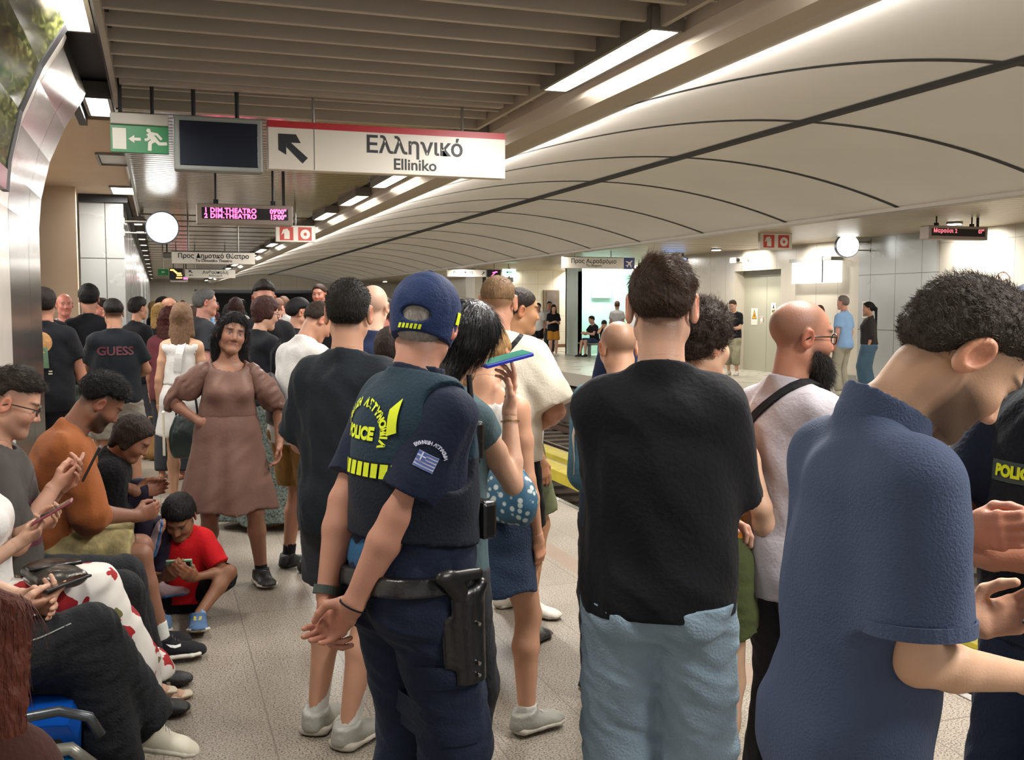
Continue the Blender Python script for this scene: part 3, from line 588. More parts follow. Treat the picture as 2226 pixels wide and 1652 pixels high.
def surf(prims,res,post=None,pad=.03,B=6,lo=None,hi=None,amp=.0,smooth=0):
    P_=np.array([q for s in prims if s.op==1 for q in (s.a-s.ra.max(),s.a+s.ra.max(),s.b-s.rb.max(),s.b+s.rb.max())])
    P_=P_; lo_=P_.min(0)-pad if lo is None else np.maximum(P_.min(0)-pad,lo); hi_=P_.max(0)+pad if hi is None else np.minimum(P_.max(0)+pad,hi)
    nb=np.ceil((hi_-lo_)/(res*B)).astype(int)+1
    bc=(np.stack(np.meshgrid(*[np.arange(n) for n in nb],indexing='ij'),-1).reshape(-1,3))
    half=res*B*.5*1.7321
    cen=(lo_+(bc+.5)*res*B).astype(f32)
    E=np.stack([s.ev(cen) for s in prims])
    d=np.full(len(cen),1e3,f32)
    for i,s in enumerate(prims):
        d=smin(d,E[i],s.k) if s.op==1 else -smin(-d,E[i],s.k)
    act=np.abs(d)<half*1.45+.008+amp
    if post is not None:
        dp=post(cen,d.copy()); act&=dp<half*1.6+.01+amp
    n=nb*B+1
    D=np.ones(n,f32)
    ia=np.nonzero(act)[0]
    if len(ia)==0: return np.zeros((0,3)),np.zeros((0,4),int)
    g=np.arange(B+1); off=np.stack(np.meshgrid(g,g,g,indexing='ij'),-1).reshape(-1,3)
    # fill inside of inactive blocks
    ins=np.nonzero(~act & (d<0))[0]
    if post is not None: ins=ins[dp[ins]<0]
    for i in ins:
        x,y,z=bc[i]*B; D[x:x+B+1,y:y+B+1,z:z+B+1]=-1
    CH=100
    def work(c0):
        ib=ia[c0:c0+CH]
        gi=(bc[ib]*B)[:,None,:]+off[None]; pts=(lo_+gi.reshape(-1,3)*res).astype(f32)
        dd=np.full(len(pts),1e3,f32); m=len(off)
        mind=d[ib]
        for j,s in enumerate(prims):
            e=E[j][ib]; use=(e<mind+half*2.6+s.k+.004) if s.op==1 else (e<half*1.6+s.k+.004)
            if not use.any(): continue
            if use.all(): sel=slice(None); e2=s.ev(pts); dd=smin(dd,e2,s.k) if s.op==1 else -smin(-dd,e2,s.k)
            else:
                sel=np.repeat(use,m); e2=s.ev(pts[sel])
                dd[sel]=smin(dd[sel],e2,s.k) if s.op==1 else -smin(-dd[sel],e2,s.k)
        if post is not None: dd=post(pts,dd)
        gi=gi.reshape(-1,3); D[gi[:,0],gi[:,1],gi[:,2]]=dd
    for c0 in range(0,len(ia),CH): work(c0)
    # surface nets
    Sg=D<0
    c=np.zeros(n-1,np.uint8)
    for dx in (0,1):
        for dy in (0,1):
            for dz in (0,1): c+=Sg[dx:n[0]-1+dx,dy:n[1]-1+dy,dz:n[2]-1+dz]
    cells=np.argwhere((c>0)&(c<8)); 
    if len(cells)==0: return np.zeros((0,3)),np.zeros((0,4),int)
    idx=np.full(n-1,-1,np.int32); idx[cells[:,0],cells[:,1],cells[:,2]]=np.arange(len(cells))
    cor=[(dx,dy,dz) for dx in (0,1) for dy in (0,1) for dz in (0,1)]
    val={k:D[cells[:,0]+k[0],cells[:,1]+k[1],cells[:,2]+k[2]] for k in cor}
    acc=np.zeros((len(cells),3)); cnt=np.zeros(len(cells))
    for a in cor:
        for ax in range(3):
            if a[ax]==0:
                b=list(a); b[ax]=1; b=tuple(b); va,vb=val[a],val[b]; cr=(va<0)!=(vb<0)
                t=va[cr]/(va[cr]-vb[cr]); q=np.tile(np.array(a,float),(cr.sum(),1)); q[:,ax]+=t; acc[cr]+=q; cnt[cr]+=1
    verts=lo_+(cells+acc/cnt[:,None])*res
    faces=[]
    for ax in range(3):
        u,v=(ax+1)%3,(ax+2)%3
        sl0=[slice(0,-1) if i==ax else slice(None) for i in range(3)]; sl1=[slice(1,None) if i==ax else slice(None) for i in range(3)]
        s0=Sg[tuple(sl0)]; s1=Sg[tuple(sl1)]; e=np.argwhere(s0!=s1)
        e=e[(e[:,u]>0)&(e[:,v]>0)&(e[:,u]<n[u]-1)&(e[:,v]<n[v]-1)]
        def I(du,dv):
            q=e.copy(); q[:,u]-=du; q[:,v]-=dv; return idx[q[:,0],q[:,1],q[:,2]]
        F=np.stack([I(1,1),I(0,1),I(0,0),I(1,0)],1); fl=~s0[e[:,0],e[:,1],e[:,2]]
        F[fl]=F[fl][:,::-1]; faces.append(F)
    F=np.concatenate(faces); F=F[(F>=0).all(1)]
    for _ in range(smooth): 
        s_=np.zeros_like(verts); w_=np.zeros(len(verts))
        for i in range(4):
            a,b=F[:,i],F[:,(i+1)%4]
            np.add.at(s_,a,verts[b]); np.add.at(w_,a,1)
        verts=verts*.4+.6*s_/np.maximum(w_,1)[:,None]
    return verts,F
def mkmesh(name,verts,F):
    me=bpy.data.meshes.new(name); nv,nf=len(verts),len(F); w_=F.shape[1]
    me.vertices.add(nv); me.vertices.foreach_set('co',np.asarray(verts,f32).ravel())
    me.loops.add(nf*w_); me.loops.foreach_set('vertex_index',F.ravel().astype(np.int32))
    me.polygons.add(nf); me.polygons.foreach_set('loop_start',np.arange(0,nf*w_,w_,dtype=np.int32)); me.polygons.foreach_set('loop_total',np.full(nf,w_,np.int32))
    me.update(calc_edges=True); me.polygons.foreach_set('use_smooth',[True]*nf)
    return me
def setcol(me,cols):
    a=me.color_attributes.new('tint','FLOAT_COLOR','POINT'); c=np.ones((len(cols),4),f32); c[:,:3]=cols; a.data.foreach_set('color',c.ravel())
def attr_mat(name,rough=.55,bump=0,bscale=200,spec=.35,sss=0):
    if name in MATS: return MATS[name]
    m=mat(name,'#808080',rough,bump=bump,bscale=bscale,spec=spec); nt=m.node_tree
    a=nt.nodes.new('ShaderNodeAttribute'); a.attribute_name='tint'; nt.links.new(a.outputs['Color'],nt.nodes['Principled BSDF'].inputs['Base Color'])
    return m
def wob(p,s,seed=0,warp=1.2):
    """cheap smooth 3-D noise, about -1..1"""
    x,y,z=[p[:,i]/s for i in range(3)]; o=seed*1.37
    a=np.sin(x*1.7+1.3*np.sin(y*1.1+o)+o)+np.sin(y*1.9+warp*np.sin(z*1.3+2*o)+2+o)+np.sin(z*1.6+warp*np.sin(x*1.2+3*o)+4)
    b=np.sin(x*3.7-y*2.9+z*3.1+1.5*np.sin(y*2.3+z*1.9+o))
    return (a/3+.5*b)/1.3
def rotm(pitch=0,yaw=0,roll=0):
    """pitch: nod down +, yaw: turn to own right +, roll: tilt to own right + (deg)"""
    p,y,r=[math.radians(v) for v in (pitch,yaw,roll)]
    X_=Matrix.Rotation(-p,3,'X'); Z_=Matrix.Rotation(-y,3,'Z'); Y_=Matrix.Rotation(r,3,'Y')
    return np.array(Z_@Y_@X_)
def ik(s,w,l1,l2,pole):
    d=w-s; L=np.linalg.norm(d); L=min(L,(l1+l2)*.999); u=nrm(d); w=s+u*L
    a=(l1*l1-l2*l2+L*L)/(2*L); h=math.sqrt(max(l1*l1-a*a,0)); p=np.asarray(pole,float); p=nrm(p-u*p.dot(u))
    return s+u*a+p*h,w
def hand(w,d,n,side,curl=.35,sc=1.,thumb=.5,spread=.0):
    """w wrist, d finger direction, n palm normal, side +1 right hand"""
    d=nrm(d); n=nrm(np.asarray(n,float)-d*np.dot(n,d)); x=np.cross(d,n)*side  # towards the thumb
    O=[Pr(w-d*.01*sc,w+d*.03*sc,(.027*sc,.018*sc),(.034*sc,.015*sc),right=x,k=.02),
       Pr(w+d*.03*sc,w+d*.085*sc,(.036*sc,.0145*sc),(.040*sc,.0125*sc),right=x,k=.015)]
    cu=curl if isinstance(curl,(tuple,list)) else (curl,)*4
    for i,(o,l,r) in enumerate(((.029,.040,.0088),(.010,.045,.0092),(-.010,.042,.0088),(-.028,.034,.0078))):
        p=w+d*(.088-.004*abs(i-1))*sc+x*o*sc; a=0; sp=spread*(1.5-i)*.12
        dd=nrm(d+x*sp)
        for j,f in enumerate((1,.62,.5)):
            a+=cu[i]*(1.1,1.25,.8)[j]; v=dd*math.cos(a)+n*math.sin(a); q=p+v*l*f*sc
            O.append(Pr(p,q,r*(1-.07*j)*sc,r*(1-.07*(j+1))*sc,k=.004 if j else .010)); p=q
    t0=w+d*.022*sc+x*.024*sc+n*.006*sc; t1=t0+(d*.55+x*(.55-.3*thumb)+n*(.15+.5*thumb))*.048*sc; t2=t1+nrm(d*.9+x*(.15-.5*thumb)+n*(.2+.3*thumb))*.032*sc; t3=t2+nrm(d*1+x*(-.1-.4*thumb)+n*.25)*.024*sc
    O+=[Pr(t0,t1,.016*sc,.0115*sc,k=.014),Pr(t1,t2,.0112*sc,.010*sc,k=.006),Pr(t2,t3,.010*sc,.0085*sc,k=.005)]
    return O
class Rig:
    def __init__(s,H=1.75,g=1.,sh=1.,fem=False,lean=(0,0,0),chest=(0,0,0),head=(0,0,0),pelvis=None,armR=None,armL=None,legR=None,legL=None,neck=1.,child=False,hs=1.,belly=0.,headshift=(0,0,0),stance=.0,shrug=0.):
        k=s.k=H/1.75; s.g=g; s.sh=sh; s.fem=fem; s.child=child; s.belly=belly
        s.hs=hs*(k if not child else 1)*(.96 if fem else 1)
        pz=.93*k if pelvis is None else pelvis[2]; px,py=(0,0) if pelvis is None else pelvis[:2]
        s.P=V3(px,py,pz); s.RP=rotm(*lean); s.RC=s.RP@rotm(*chest)
        s.W=s.P+s.RP@V3(0,0,.15*k)      # waist point
        C=lambda x,y,z: s.W+s.RC@(V3(x,y,z)*k)
        s.C=C; s.PF=lambda x,y,z: s.P+s.RP@(V3(x,y,z)*k)
        hw=.155*sh*(.9 if fem else 1)
        s.shR=C(hw,0,.308+shrug); s.shL=C(-hw,0,.308+shrug); s.nb=C(0,-.005,.40)
        nl=.118*neck
        s.RH=s.RC@rotm(*head); half=.5*(np.array(s.RC)+s.RH)
        s.hc=s.nb+half@V3(0,.012,nl*k)+s.RH@V3(0,.012,.045*s.hs)+s.RC@np.array(headshift,float)   # ear-level centre of the head
        s.R0=s.RC
        if child: pass
        hj=.088*(1.08 if fem else 1)
        s.hip={1:s.PF(hj,0,-.02),-1:s.PF(-hj,0,-.02)}
        s.arm={};s.leg={}
        for sd,sp in ((1,armR),(-1,armL)):
            S_=s.shR if sd>0 else s.shL; l1,l2=.285*k,.255*k
            sp=dict(sp or {})
            w_=sp.get('w')
            if w_ is None: w_=S_+np.array((sd*.07,.03,-.525))*k
            elif sp.get('rel'): w_=S_+np.array(w_)*np.array((sd,1,1))*k
            else: w_=np.array(w_,float)
            pole=np.array(sp.get('pole',(sd*.35,-1,-.1)),float)
            e,w_=ik(S_,w_,l1,l2,pole); fd=nrm(w_-e)
            s.arm[sd]=dict(s=S_,e=e,w=w_,d=np.array(sp.get('d',fd*1.0)),n=np.array(sp.get('n',(-sd,0.2,0))),curl=sp.get('curl',.38),thumb=sp.get('thumb',.4),spread=sp.get('spread',0),hide=sp.get('hide'))
        for sd,sp in ((1,legR),(-1,legL)):
            sp=dict(sp or {}); H_=s.hip[sd]; l1,l2=.43*k,.41*k
            a=sp.get('a'); a=V3(px+sd*(.10+stance)*k,py-.0,.085*k) if a is None else np.array(a,float)
            kn,a=ik(H_,a,l1,l2,sp.get('pole',(sd*.1,1,.0)))
            s.leg[sd]=dict(h=H_,k=kn,a=a,toe=nrm(sp.get('toe',(sd*.2,1,0))),up=nrm(sp.get('up',(0,0,1))))
    # ---- bodies
    def torso(s,e=0.,hem=None):
        k=s.k;g=s.g;f=s.fem;C,PF=s.C,s.PF; X_=s.RC[:,0];XP=s.RP[:,0]
        hipw=(.172 if f else .160)*g; ww=(.128 if f else .148)*g; cw=(.138 if f else .156)*(1+(g-1)*.7); cd=(.105 if f else .118)*(1+(g-1)*.8); wd=(.095 if f else .108)*g
        L=[Pr(PF(0,-.005,-.02),PF(0,0,.07),(hipw*k+e,.112*g*k+e),((hipw-.008)*k+e,.105*g*k+e),right=XP,k=.03),
           Pr(PF(0,.004+s.belly*.5,.09),C(0,.008+s.belly*.4,.06),(ww*1.03*k+e,(wd+s.belly*.7)*k+e),(ww*k+e,(wd+s.belly*.5)*k+e),right=X_,k=.06),
           Pr(C(0,.005,.12),C(0,-.002,.27),((cw-.012)*k+e,(cd-.012)*k+e),(cw*k+e,cd*k*.97+e),right=X_,k=.06),
           Pr(C(-.120*s.sh*(.9 if f else 1),-.012,.300),C(.120*s.sh*(.9 if f else 1),-.012,.300),.056*k+e,right=(0,0,1),k=.05),
           Pr(C(.0,-.02,.415),C(.120*s.sh,-.01,.325),.034*k+e,.034*k+e,k=.04),Pr(C(.0,-.02,.415),C(-.120*s.sh,-.01,.325),.034*k+e,.034*k+e,k=.04),
           Pr(PF(.075,-.055,-.045),PF(.075,-.05,-.0),.085*g*k+e,k=.03),Pr(PF(-.075,-.055,-.045),PF(-.075,-.05,-.0),.085*g*k+e,k=.03)]
        if f: L+=[Pr(C(q*.068,.075,.205),C(q*.072,.085,.195),.062*g*k+e,k=.035) for q in (1,-1)]
        return L
    def neckp(s,e=0):
        r=.050 if s.fem else .058
        r*=s.hs
        return [Pr(s.nb+s.RC@V3(0,-.01,-.05),s.hc+s.RH@V3(0,-.018,-.06)*s.hs,r*1.08*(1+(s.g-1)*.5)+e,r+e,k=.03)]
    def armp(s,sd,e=0,t0=0,t1=2):
        a=s.arm[sd];k=s.k*(.86 if s.fem else 1)*(1+(s.g-1)*.7); S_,E_,W_=a['s'],a['e'],a['w']
        O=[Pr(S_,S_+(E_-S_)*.45,.052*k+e,.048*k+e,k=.045),Pr(S_+(E_-S_)*.45,E_,.048*k+e,.039*k+e,k=.02),
           Pr(E_,E_+(W_-E_)*.3,.041*k+e,.043*k+e,k=.012),Pr(E_+(W_-E_)*.3,W_,.043*k+e,.026*k+e,k=.012)]
        return O
    def handp(s,sd):
        a=s.arm[sd]
        if a['hide']: return []
        return hand(a['w'],a['d'],a['n'],sd,a['curl'],s.hs*(.95 if s.fem else 1.02),a['thumb'],a['spread'])
    def legp(s,sd,e=0,full=True):
        l=s.leg[sd];k=s.k*(1+(s.g-1)*.6)*(.98 if s.fem else 1);H_,K_,A_=l['h'],l['k'],l['a']; sh=nrm(A_-K_); bk=-nrm(np.cross(np.cross(sh,l['toe']),sh))
        if full is True: bk=bk if np.linalg.norm(bk)>.1 else V3(0,-1,0)
        return [Pr(H_,H_+(K_-H_)*.5,.088*k+e,.074*k+e,k=.02),Pr(H_+(K_-H_)*.5,K_,.074*k+e,.053*k+e,k=.02),
                Pr(K_,K_+(A_-K_)*.33+bk*.012*k,.053*k+e,.055*k+e,k=.02),Pr(K_+(A_-K_)*.33+bk*.012*k,A_,.055*k+e,.036*k+e,k=.02)]
    def footp(s,sd,e=0):
        l=s.leg[sd];k=s.hs if s.child else s.k;A_=l['a'];t=l['toe'];u=l['up']; x=np.cross(t,u); b=A_-u*.05*k
        return [Pr(b-t*.035*k-u*.008*k,b+t*.03*k-u*.002*k,.032*k+e,.036*k+e,k=.02),Pr(b+t*.03*k,b+t*.13*k-u*.014*k,(.037*k+e,.03*k+e),(.042*k+e,.019*k+e),right=x,k=.02),
                Pr(b+t*.13*k-u*.016*k,b+t*.165*k-u*.02*k,(.042*k+e,.018*k+e),(.034*k+e,.014*k+e),right=x,k=.02)]
    def headp(s,face=1.,jaw=1.,ear=1.,e=0.):
        h=s.hs*1.03; R=s.RH; c=s.hc; T=lambda x,y,z: c+R@(V3(x,y,z)*h); fw=.94 if s.fem else 1.
        if s.child: fw=1.0
        El=lambda p,r,kk=.02,op=1,RR=None: Pr(T(*p),T(*p),tuple(q*h+e for q in r),R=(R if RR is None else RR).T,k=kk,op=op)
        L=[El((0,-.006,.036),(.0765,.0985,.083)),El((0,.028,-.028),(.060*fw,.062,.074),.03),
           Pr(T(.044*fw,-.002,-.058),T(.012,.066,-.092),.022*h*jaw+e,.020*h*jaw+e,k=.03),Pr(T(-.044*fw,-.002,-.058),T(-.012,.066,-.092),.022*h*jaw+e,.020*h*jaw+e,k=.03),
           Pr(T(-.008,.074,-.098),T(.008,.074,-.098),.018*h*jaw+e,k=.022)]
        if e>0: return L
        L+=[Pr(T(-.03,.080,.024),T(.03,.080,.024),.013*h,k=.02),
           Pr(T(.038,.062,-.026),T(.034,.066,-.03),.023*h,k=.03),Pr(T(-.038,.062,-.026),T(-.034,.066,-.03),.023*h,k=.03),
           El((.032,.102,.004),(.019,.017,.013),.014,-1),El((-.032,.102,.004),(.019,.017,.013),.014,-1),El((.031,.0775,.002),(.013,.0125,.011),.006),El((-.031,.0775,.002),(.013,.0125,.011),.006),
           Pr(T(0,.088,.008),T(0,.108,-.030),.0085*h,.0115*h,k=.014),Pr(T(-.011,.098,-.035),T(.011,.098,-.035),.0085*h,k=.008),
           Pr(T(-.019,.083,-.058),T(.019,.083,-.058),.0075*h,k=.008),Pr(T(-.016,.083,-.069),T(.016,.083,-.069),.0085*h,k=.008),
           Pr(T(-.02,.096,-.0635),T(.02,.096,-.0635),.0026*h,k=.006,op=-1)]
        for q in (1,-1):
            RE=R@np.array(Matrix.Rotation(math.radians(-22*q),3,'Z'))@np.array(Matrix.Rotation(math.radians(-12),3,'X'))
            L+=[El((q*.082,-.012,-.004),(.009*ear,.021*ear,.034*ear),.010,1,RE),El((q*.090,-.008,.000),(.008*ear,.012*ear,.020*ear),.008,-1,RE)]
        return L
# ------------------------------------------------------------------ one person
HL=dict(front=.066,temple=.03,ear=.012,nape=-.055)
def hairline(q,f=HL):
    """q head-local metres -> signed: >0 keep hair"""
    y=q[:,1]; z=q[:,2]
    zc=np.interp(y,[-.10,-.055,-.035,-.012,.015,.05,.075,.10],[f['nape'],f['nape'],f['nape']*.45,f['ear'],f['ear']-.02 if f.get('side') else f['ear'],f['temple'],f['front'],f['front']+.008])
    return z-zc
def skin_mat(): return attr_mat('skin',.5,bump=.12,bscale=260,spec=.4)
def person(label,loc,az,rig,skin='#b07a5c',res=.012,parts=(),hair=None,hairc='#2a1d16',beard=0.,beardc=None,fade=None,face=True,lips='#a05048',sz=1.,group=None,hideskin=None,hairopt=None,brow=True,ear=1.,jaw=1.,eyes=None,stub=.0,bare=False,feet=True,handres=None,headres=None):
    """az: compass angle of the facing, degrees clockwise from +Y (world)"""
    t_=time.time()
    root=empty('person',(loc[0],loc[1],loc[2] if len(loc)>2 else 0),rz=-math.radians(az),label=label,cat='person',group=group)
    s=rig; h=s.hs*1.03
    prims=s.torso(-.006)+s.neckp()+s.headp(ear=ear,jaw=jaw)
    for sd in (1,-1): prims+=s.armp(sd)+s.handp(sd)+s.legp(sd)+(s.footp(sd) if feet else [])
    # drop limbs pieces hidden under clothing is left to depth testing
    pat=[(s.hc,.150*h,headres or max(res*.55,.0036))]
    if not hideskin:
        for sd in (1,-1):
            a=s.arm[sd]
            if not a['hide']: pat.append((a['w']+nrm(a['d'])*.085*s.hs,.115*s.hs,handres or max(res*.45,.0032)))
    def body_post(p,d):
        for c_,r_,_ in pat: d=np.maximum(d,(r_-.014)-np.linalg.norm(p-c_.astype(f32),axis=1))
        return d.astype(f32)
    VV,FF=[],[]; n0=0
    v,F=surf(prims,res,post=body_post,smooth=1 if res<.009 else 0); VV.append(v);FF.append(F);n0=len(v)
    for c_,r_,rs in pat:
        v,F=surf(prims,rs,post=lambda p,d:np.maximum(d,np.linalg.norm(p-c_.astype(f32),axis=1)-r_).astype(f32),lo=c_-r_-.01,hi=c_+r_+.01)
        VV.append(v);FF.append(F+n0);n0+=len(v)
    v=np.concatenate(VV);F=np.concatenate(FF)
    me=mkmesh('body',v,F)
    base=np.array(rgb(skin)); base=(base*.80+base.mean()*.20)*1.2; col=np.tile(base,(len(v),1))
    q=((v-s.hc)@s.RH)/h; inh=(np.abs(q[:,0])<.12)&(np.abs(q[:,1])<.13)&(q[:,2]>-.13)&(q[:,2]<.13)
    col*= (1+.05*wob(v,.05,3))[:,None]
    def mix(mask,c,a):
        a=(np.clip(mask,0,1)*a)[:,None]*inh[:,None]; col[:]=col*(1-a)+np.array(c if not isinstance(c,str) else rgb(c))*a
    g=lambda x,y,z,r: np.exp(-(((q[:,0]-x)/r[0])**2+((q[:,1]-y)/r[1])**2+((q[:,2]-z)/r[2])**2))
    red=base*np.array((1.08,.66,.6))
    mix(g(.04,.08,-.03,(.02,.03,.02))+g(-.04,.08,-.03,(.02,.03,.02))+g(0,.11,-.03,(.014,.02,.014)),red,.35)
    mix(((np.abs(q[:,0])>.080)&(np.abs(q[:,1]+.012)<.04)&(np.abs(q[:,2])<.045)).astype(float),red,.6)
    mix(1.3*np.exp(-((q[:,0]/.021)**4+((q[:,2]+.0635)/.009)**4))*(q[:,1]>.07),lips,.65)
    mix(1.5*np.exp(-((q[:,0]/.020)**4+((q[:,2]+.0635)/.0018)**4))*(q[:,1]>.07),base*.25,.7)
    hc_=np.array(rgb(hairc))
    if brow:
        for sgn in (1,-1): mix(1.5*np.exp(-(((q[:,0]-sgn*.033)/.02)**4+((q[:,2]-.026-.1*(.033-np.abs(q[:,0]-sgn*.0))*0)/.0048)**4))*(q[:,1]>.06),hc_*.8,.85)
    if not eyes:
        for sgn in (1,-1):
            mix(1.3*np.exp(-(((q[:,0]-sgn*.031)/.0125)**4+((q[:,2]-.0015)/.0042)**4))*(q[:,1]>.05),(.30,.25,.23),.8)
            mix(1.5*np.exp(-(((q[:,0]-sgn*.031)/.0052)**4+((q[:,2]-.0018)/.0048)**4))*(q[:,1]>.05),(.015,.01,.008),.95)
            mix(1.4*np.exp(-(((q[:,0]-sgn*.031)/.0145)**4+((q[:,2]-.0066)/.0022)**4))*(q[:,1]>.05),(.02,.012,.01),.85)
    bc=np.array(rgb(beardc or hairc))
    bm=np.clip((-.022-q[:,2]-np.clip(q[:,1]-.03,0,1)*.25)/.02,0,1)*np.clip((q[:,1]+.0)/.02,0,1)*(1-.9*np.exp(-((q[:,0]/.02)**4+((q[:,2]+.0635)/.010)**4)))*np.clip((q[:,2]+.125)/.015,0,1)
    bm=np.clip(bm+np.exp(-((q[:,0]/.026)**4+((q[:,2]+.051)/.006)**4))*(q[:,1]>.06),0,1)
    if beard or stub: mix(bm,bc,beard or stub)
    if fade is not None:   # short clipped hair seen through: strength grows upwards
        hl=hairline(q,fade if isinstance(fade,dict) else HL); fz=np.clip(hl/.05+.25,0,1)*(hl>-.012); mix(fz*np.clip((hl+.012)/.012,0,1)*(1-(np.abs(q[:,0])>.083)),hc_,(fade.get('s',.85) if isinstance(fade,dict) else .85))
    hand_=np.zeros(len(v))
    for sd in (1,-1):
        a=s.arm[sd]; dd=np.linalg.norm(v-(a['w']+a['d']*.09),axis=1); hand_=np.maximum(hand_,np.clip(1-(dd-.05)/.04,0,1))
    col=col*(1-hand_[:,None]*.25)+red*hand_[:,None]*.25
    setcol(me,np.clip(col,0,1)); b=link('body',me,skin_mat(),root)
    ctx=dict(root=root,s=s,res=res,hairc=hairc,label=label)
    for p in parts: p(ctx)
    if hair: HAIR(ctx,hair,hairc,hairopt or {})
    if eyes:
        T=lambda x,y,z: s.hc+s.RH@(V3(x,y,z)*h)
        for sgn in (1,-1):
            e=MB(); bmesh.ops.create_uvsphere(e.bm,u_segments=16,v_segments=10,radius=.0115*h,matrix=Matrix.Translation(T(sgn*.031,.0785,.002))); e.build('eye',mat('eye_white','#b9a79b',.25),root,smooth=True)
            e=MB(); d_=s.RH@V3(eyes[0]*.3,1,eyes[1]*.3); d_=nrm(d_); c_=Vector(T(sgn*.031,.0785,.002)); e.cyl(c_+Vector(d_)*.0095*h,c_+Vector(d_)*.0122*h,.0055*h,n=12); e.build('iris',mat('iris','#1d120c',.15),root)
    if PROF: print('person %.1fs %s'%(time.time()-t_,label[:40]))
    return root,ctx
PROF=True
# ---- garments: each returns a function of the context
def shell(ctx,name,prims,mt,res=None,post=None,folds=.004,fs=.06,seed=1,smooth=0,anis=None,lo=None,hi=None,parent=None):
    res=res or ctx['res']
    def pp(p,d):
        if folds:
            w_=wob(p*(np.array(anis,f32) if anis is not None else 1),fs,seed); d=d+folds*(.6*w_+.8*np.abs(wob(p,fs*1.7,seed+5))-.3).astype(f32)
        return post(p,d).astype(f32) if post else d.astype(f32)
    v,F=surf(prims,res,post=pp,amp=folds,smooth=smooth,lo=lo,hi=hi)
    if len(v)==0: return None
    me=mkmesh(name,v,F); o=link(name,me,mt,parent or ctx['root']); return o
def plane(c,n): c=np.asarray(c,f32); n=nrm(n).astype(f32); return lambda p: (p-c)@n
def cut_post(fs):
    def f(p,d):
        for q in fs: d=np.maximum(d,q(p))
        return d
    return f
def shirt(mt,sleeve=.62,hem=-.10,ease=.016,neck=.066,loose=.012,folds=.005,fs=.055,seed=1,name='shirt',vneck=0,flare=0,res=None,sl_ease=.016,deep=0,cuff=None,noarms=False,smooth=1,strap=None):
    """sleeve: fraction of upper arm (1..2 reaches down the forearm); hem: metres in pelvis frame"""
    def f(ctx):
        s=ctx['s'];k=s.k; P_=[]
        g=s.g; f_=s.fem
        P_+=s.torso(ease)
        hw=((.172 if f_ else .160)*g)*k+ease+loose+flare; hd=(.112*g+s.belly*.6)*k+ease+loose*.6+flare*.7
        bottom=s.PF(0,s.belly*.3,hem/1.0/k if k else hem); top=s.C(0,.0,.16)
        P_.append(Pr(bottom-s.RP@V3(0,0,.08),top,(hw,hd),((.155 if not f_ else .13)*g*k+ease+loose,(.112*g+s.belly*.4)*k+ease+loose*.5),right=s.RP[:,0],k=.04))
        P_.append(Pr(bottom+s.RP@V3(0,-.02,.0),s.PF(0,-.035,.0),(.13*g*k+loose,.105*g*k+ease),right=s.RP[:,0],k=.04))
        for sd in (1,-1):
            if noarms: continue
            a=s.arm[sd]; ak=(.86 if f_ else 1)*(1+(g-1)*.7)*k; e=sl_ease; S_,E_,W_=a['s'],a['e'],a['w']
            if sleeve<=1:
                c=S_+(E_-S_)*sleeve; n=nrm(E_-S_); dn=(E_-S_)
                P_.append(Pr(S_,S_+dn*(sleeve+.15),.060*ak+e,.056*ak+e+loose*.8,k=.04,cuts=[(c,n)]))
            else:
                t=sleeve-1; c=E_+(W_-E_)*t; n=nrm(W_-E_)
                P_.append(Pr(S_,E_,.060*ak+e,.048*ak+e+loose*.5,k=.04)); P_.append(Pr(E_,E_+(W_-E_)*min(t+.2,1.1),.048*ak+e+loose*.5,.034*ak+e+loose*.5,k=.02,cuts=[(c,n)]))
        nk=s.neckp(0)[0]; nbp=s.nb
        pl=plane(s.PF(0,0,hem/k),-(s.RP@V3(0,0,1)))
        nh=Pr(s.nb+s.RC@V3(0,.012+deep*.3,-.012-deep),s.nb+s.RC@V3(0,.02,.12),(neck*k+deep*.8,neck*k),(neck*k*1.15,neck*k*1.15),right=s.RC[:,0],k=0)
        up=plane(s.nb+s.RC@V3(0,0,.022),s.RC@V3(0,.25,1))
        def post(p,d):
            d=np.maximum(d,pl(p)); d=np.maximum(d,-nh.ev(p))
            d=np.maximum(d,up(p)); return d
        o=shell(ctx,name,P_,mt,res,post,folds*1.3,fs*1.15,seed,smooth,anis=(1,1,.55)); ctx[name]=o; ctx['shirt_prims']=P_; ctx['shirt_post']=post
    return f
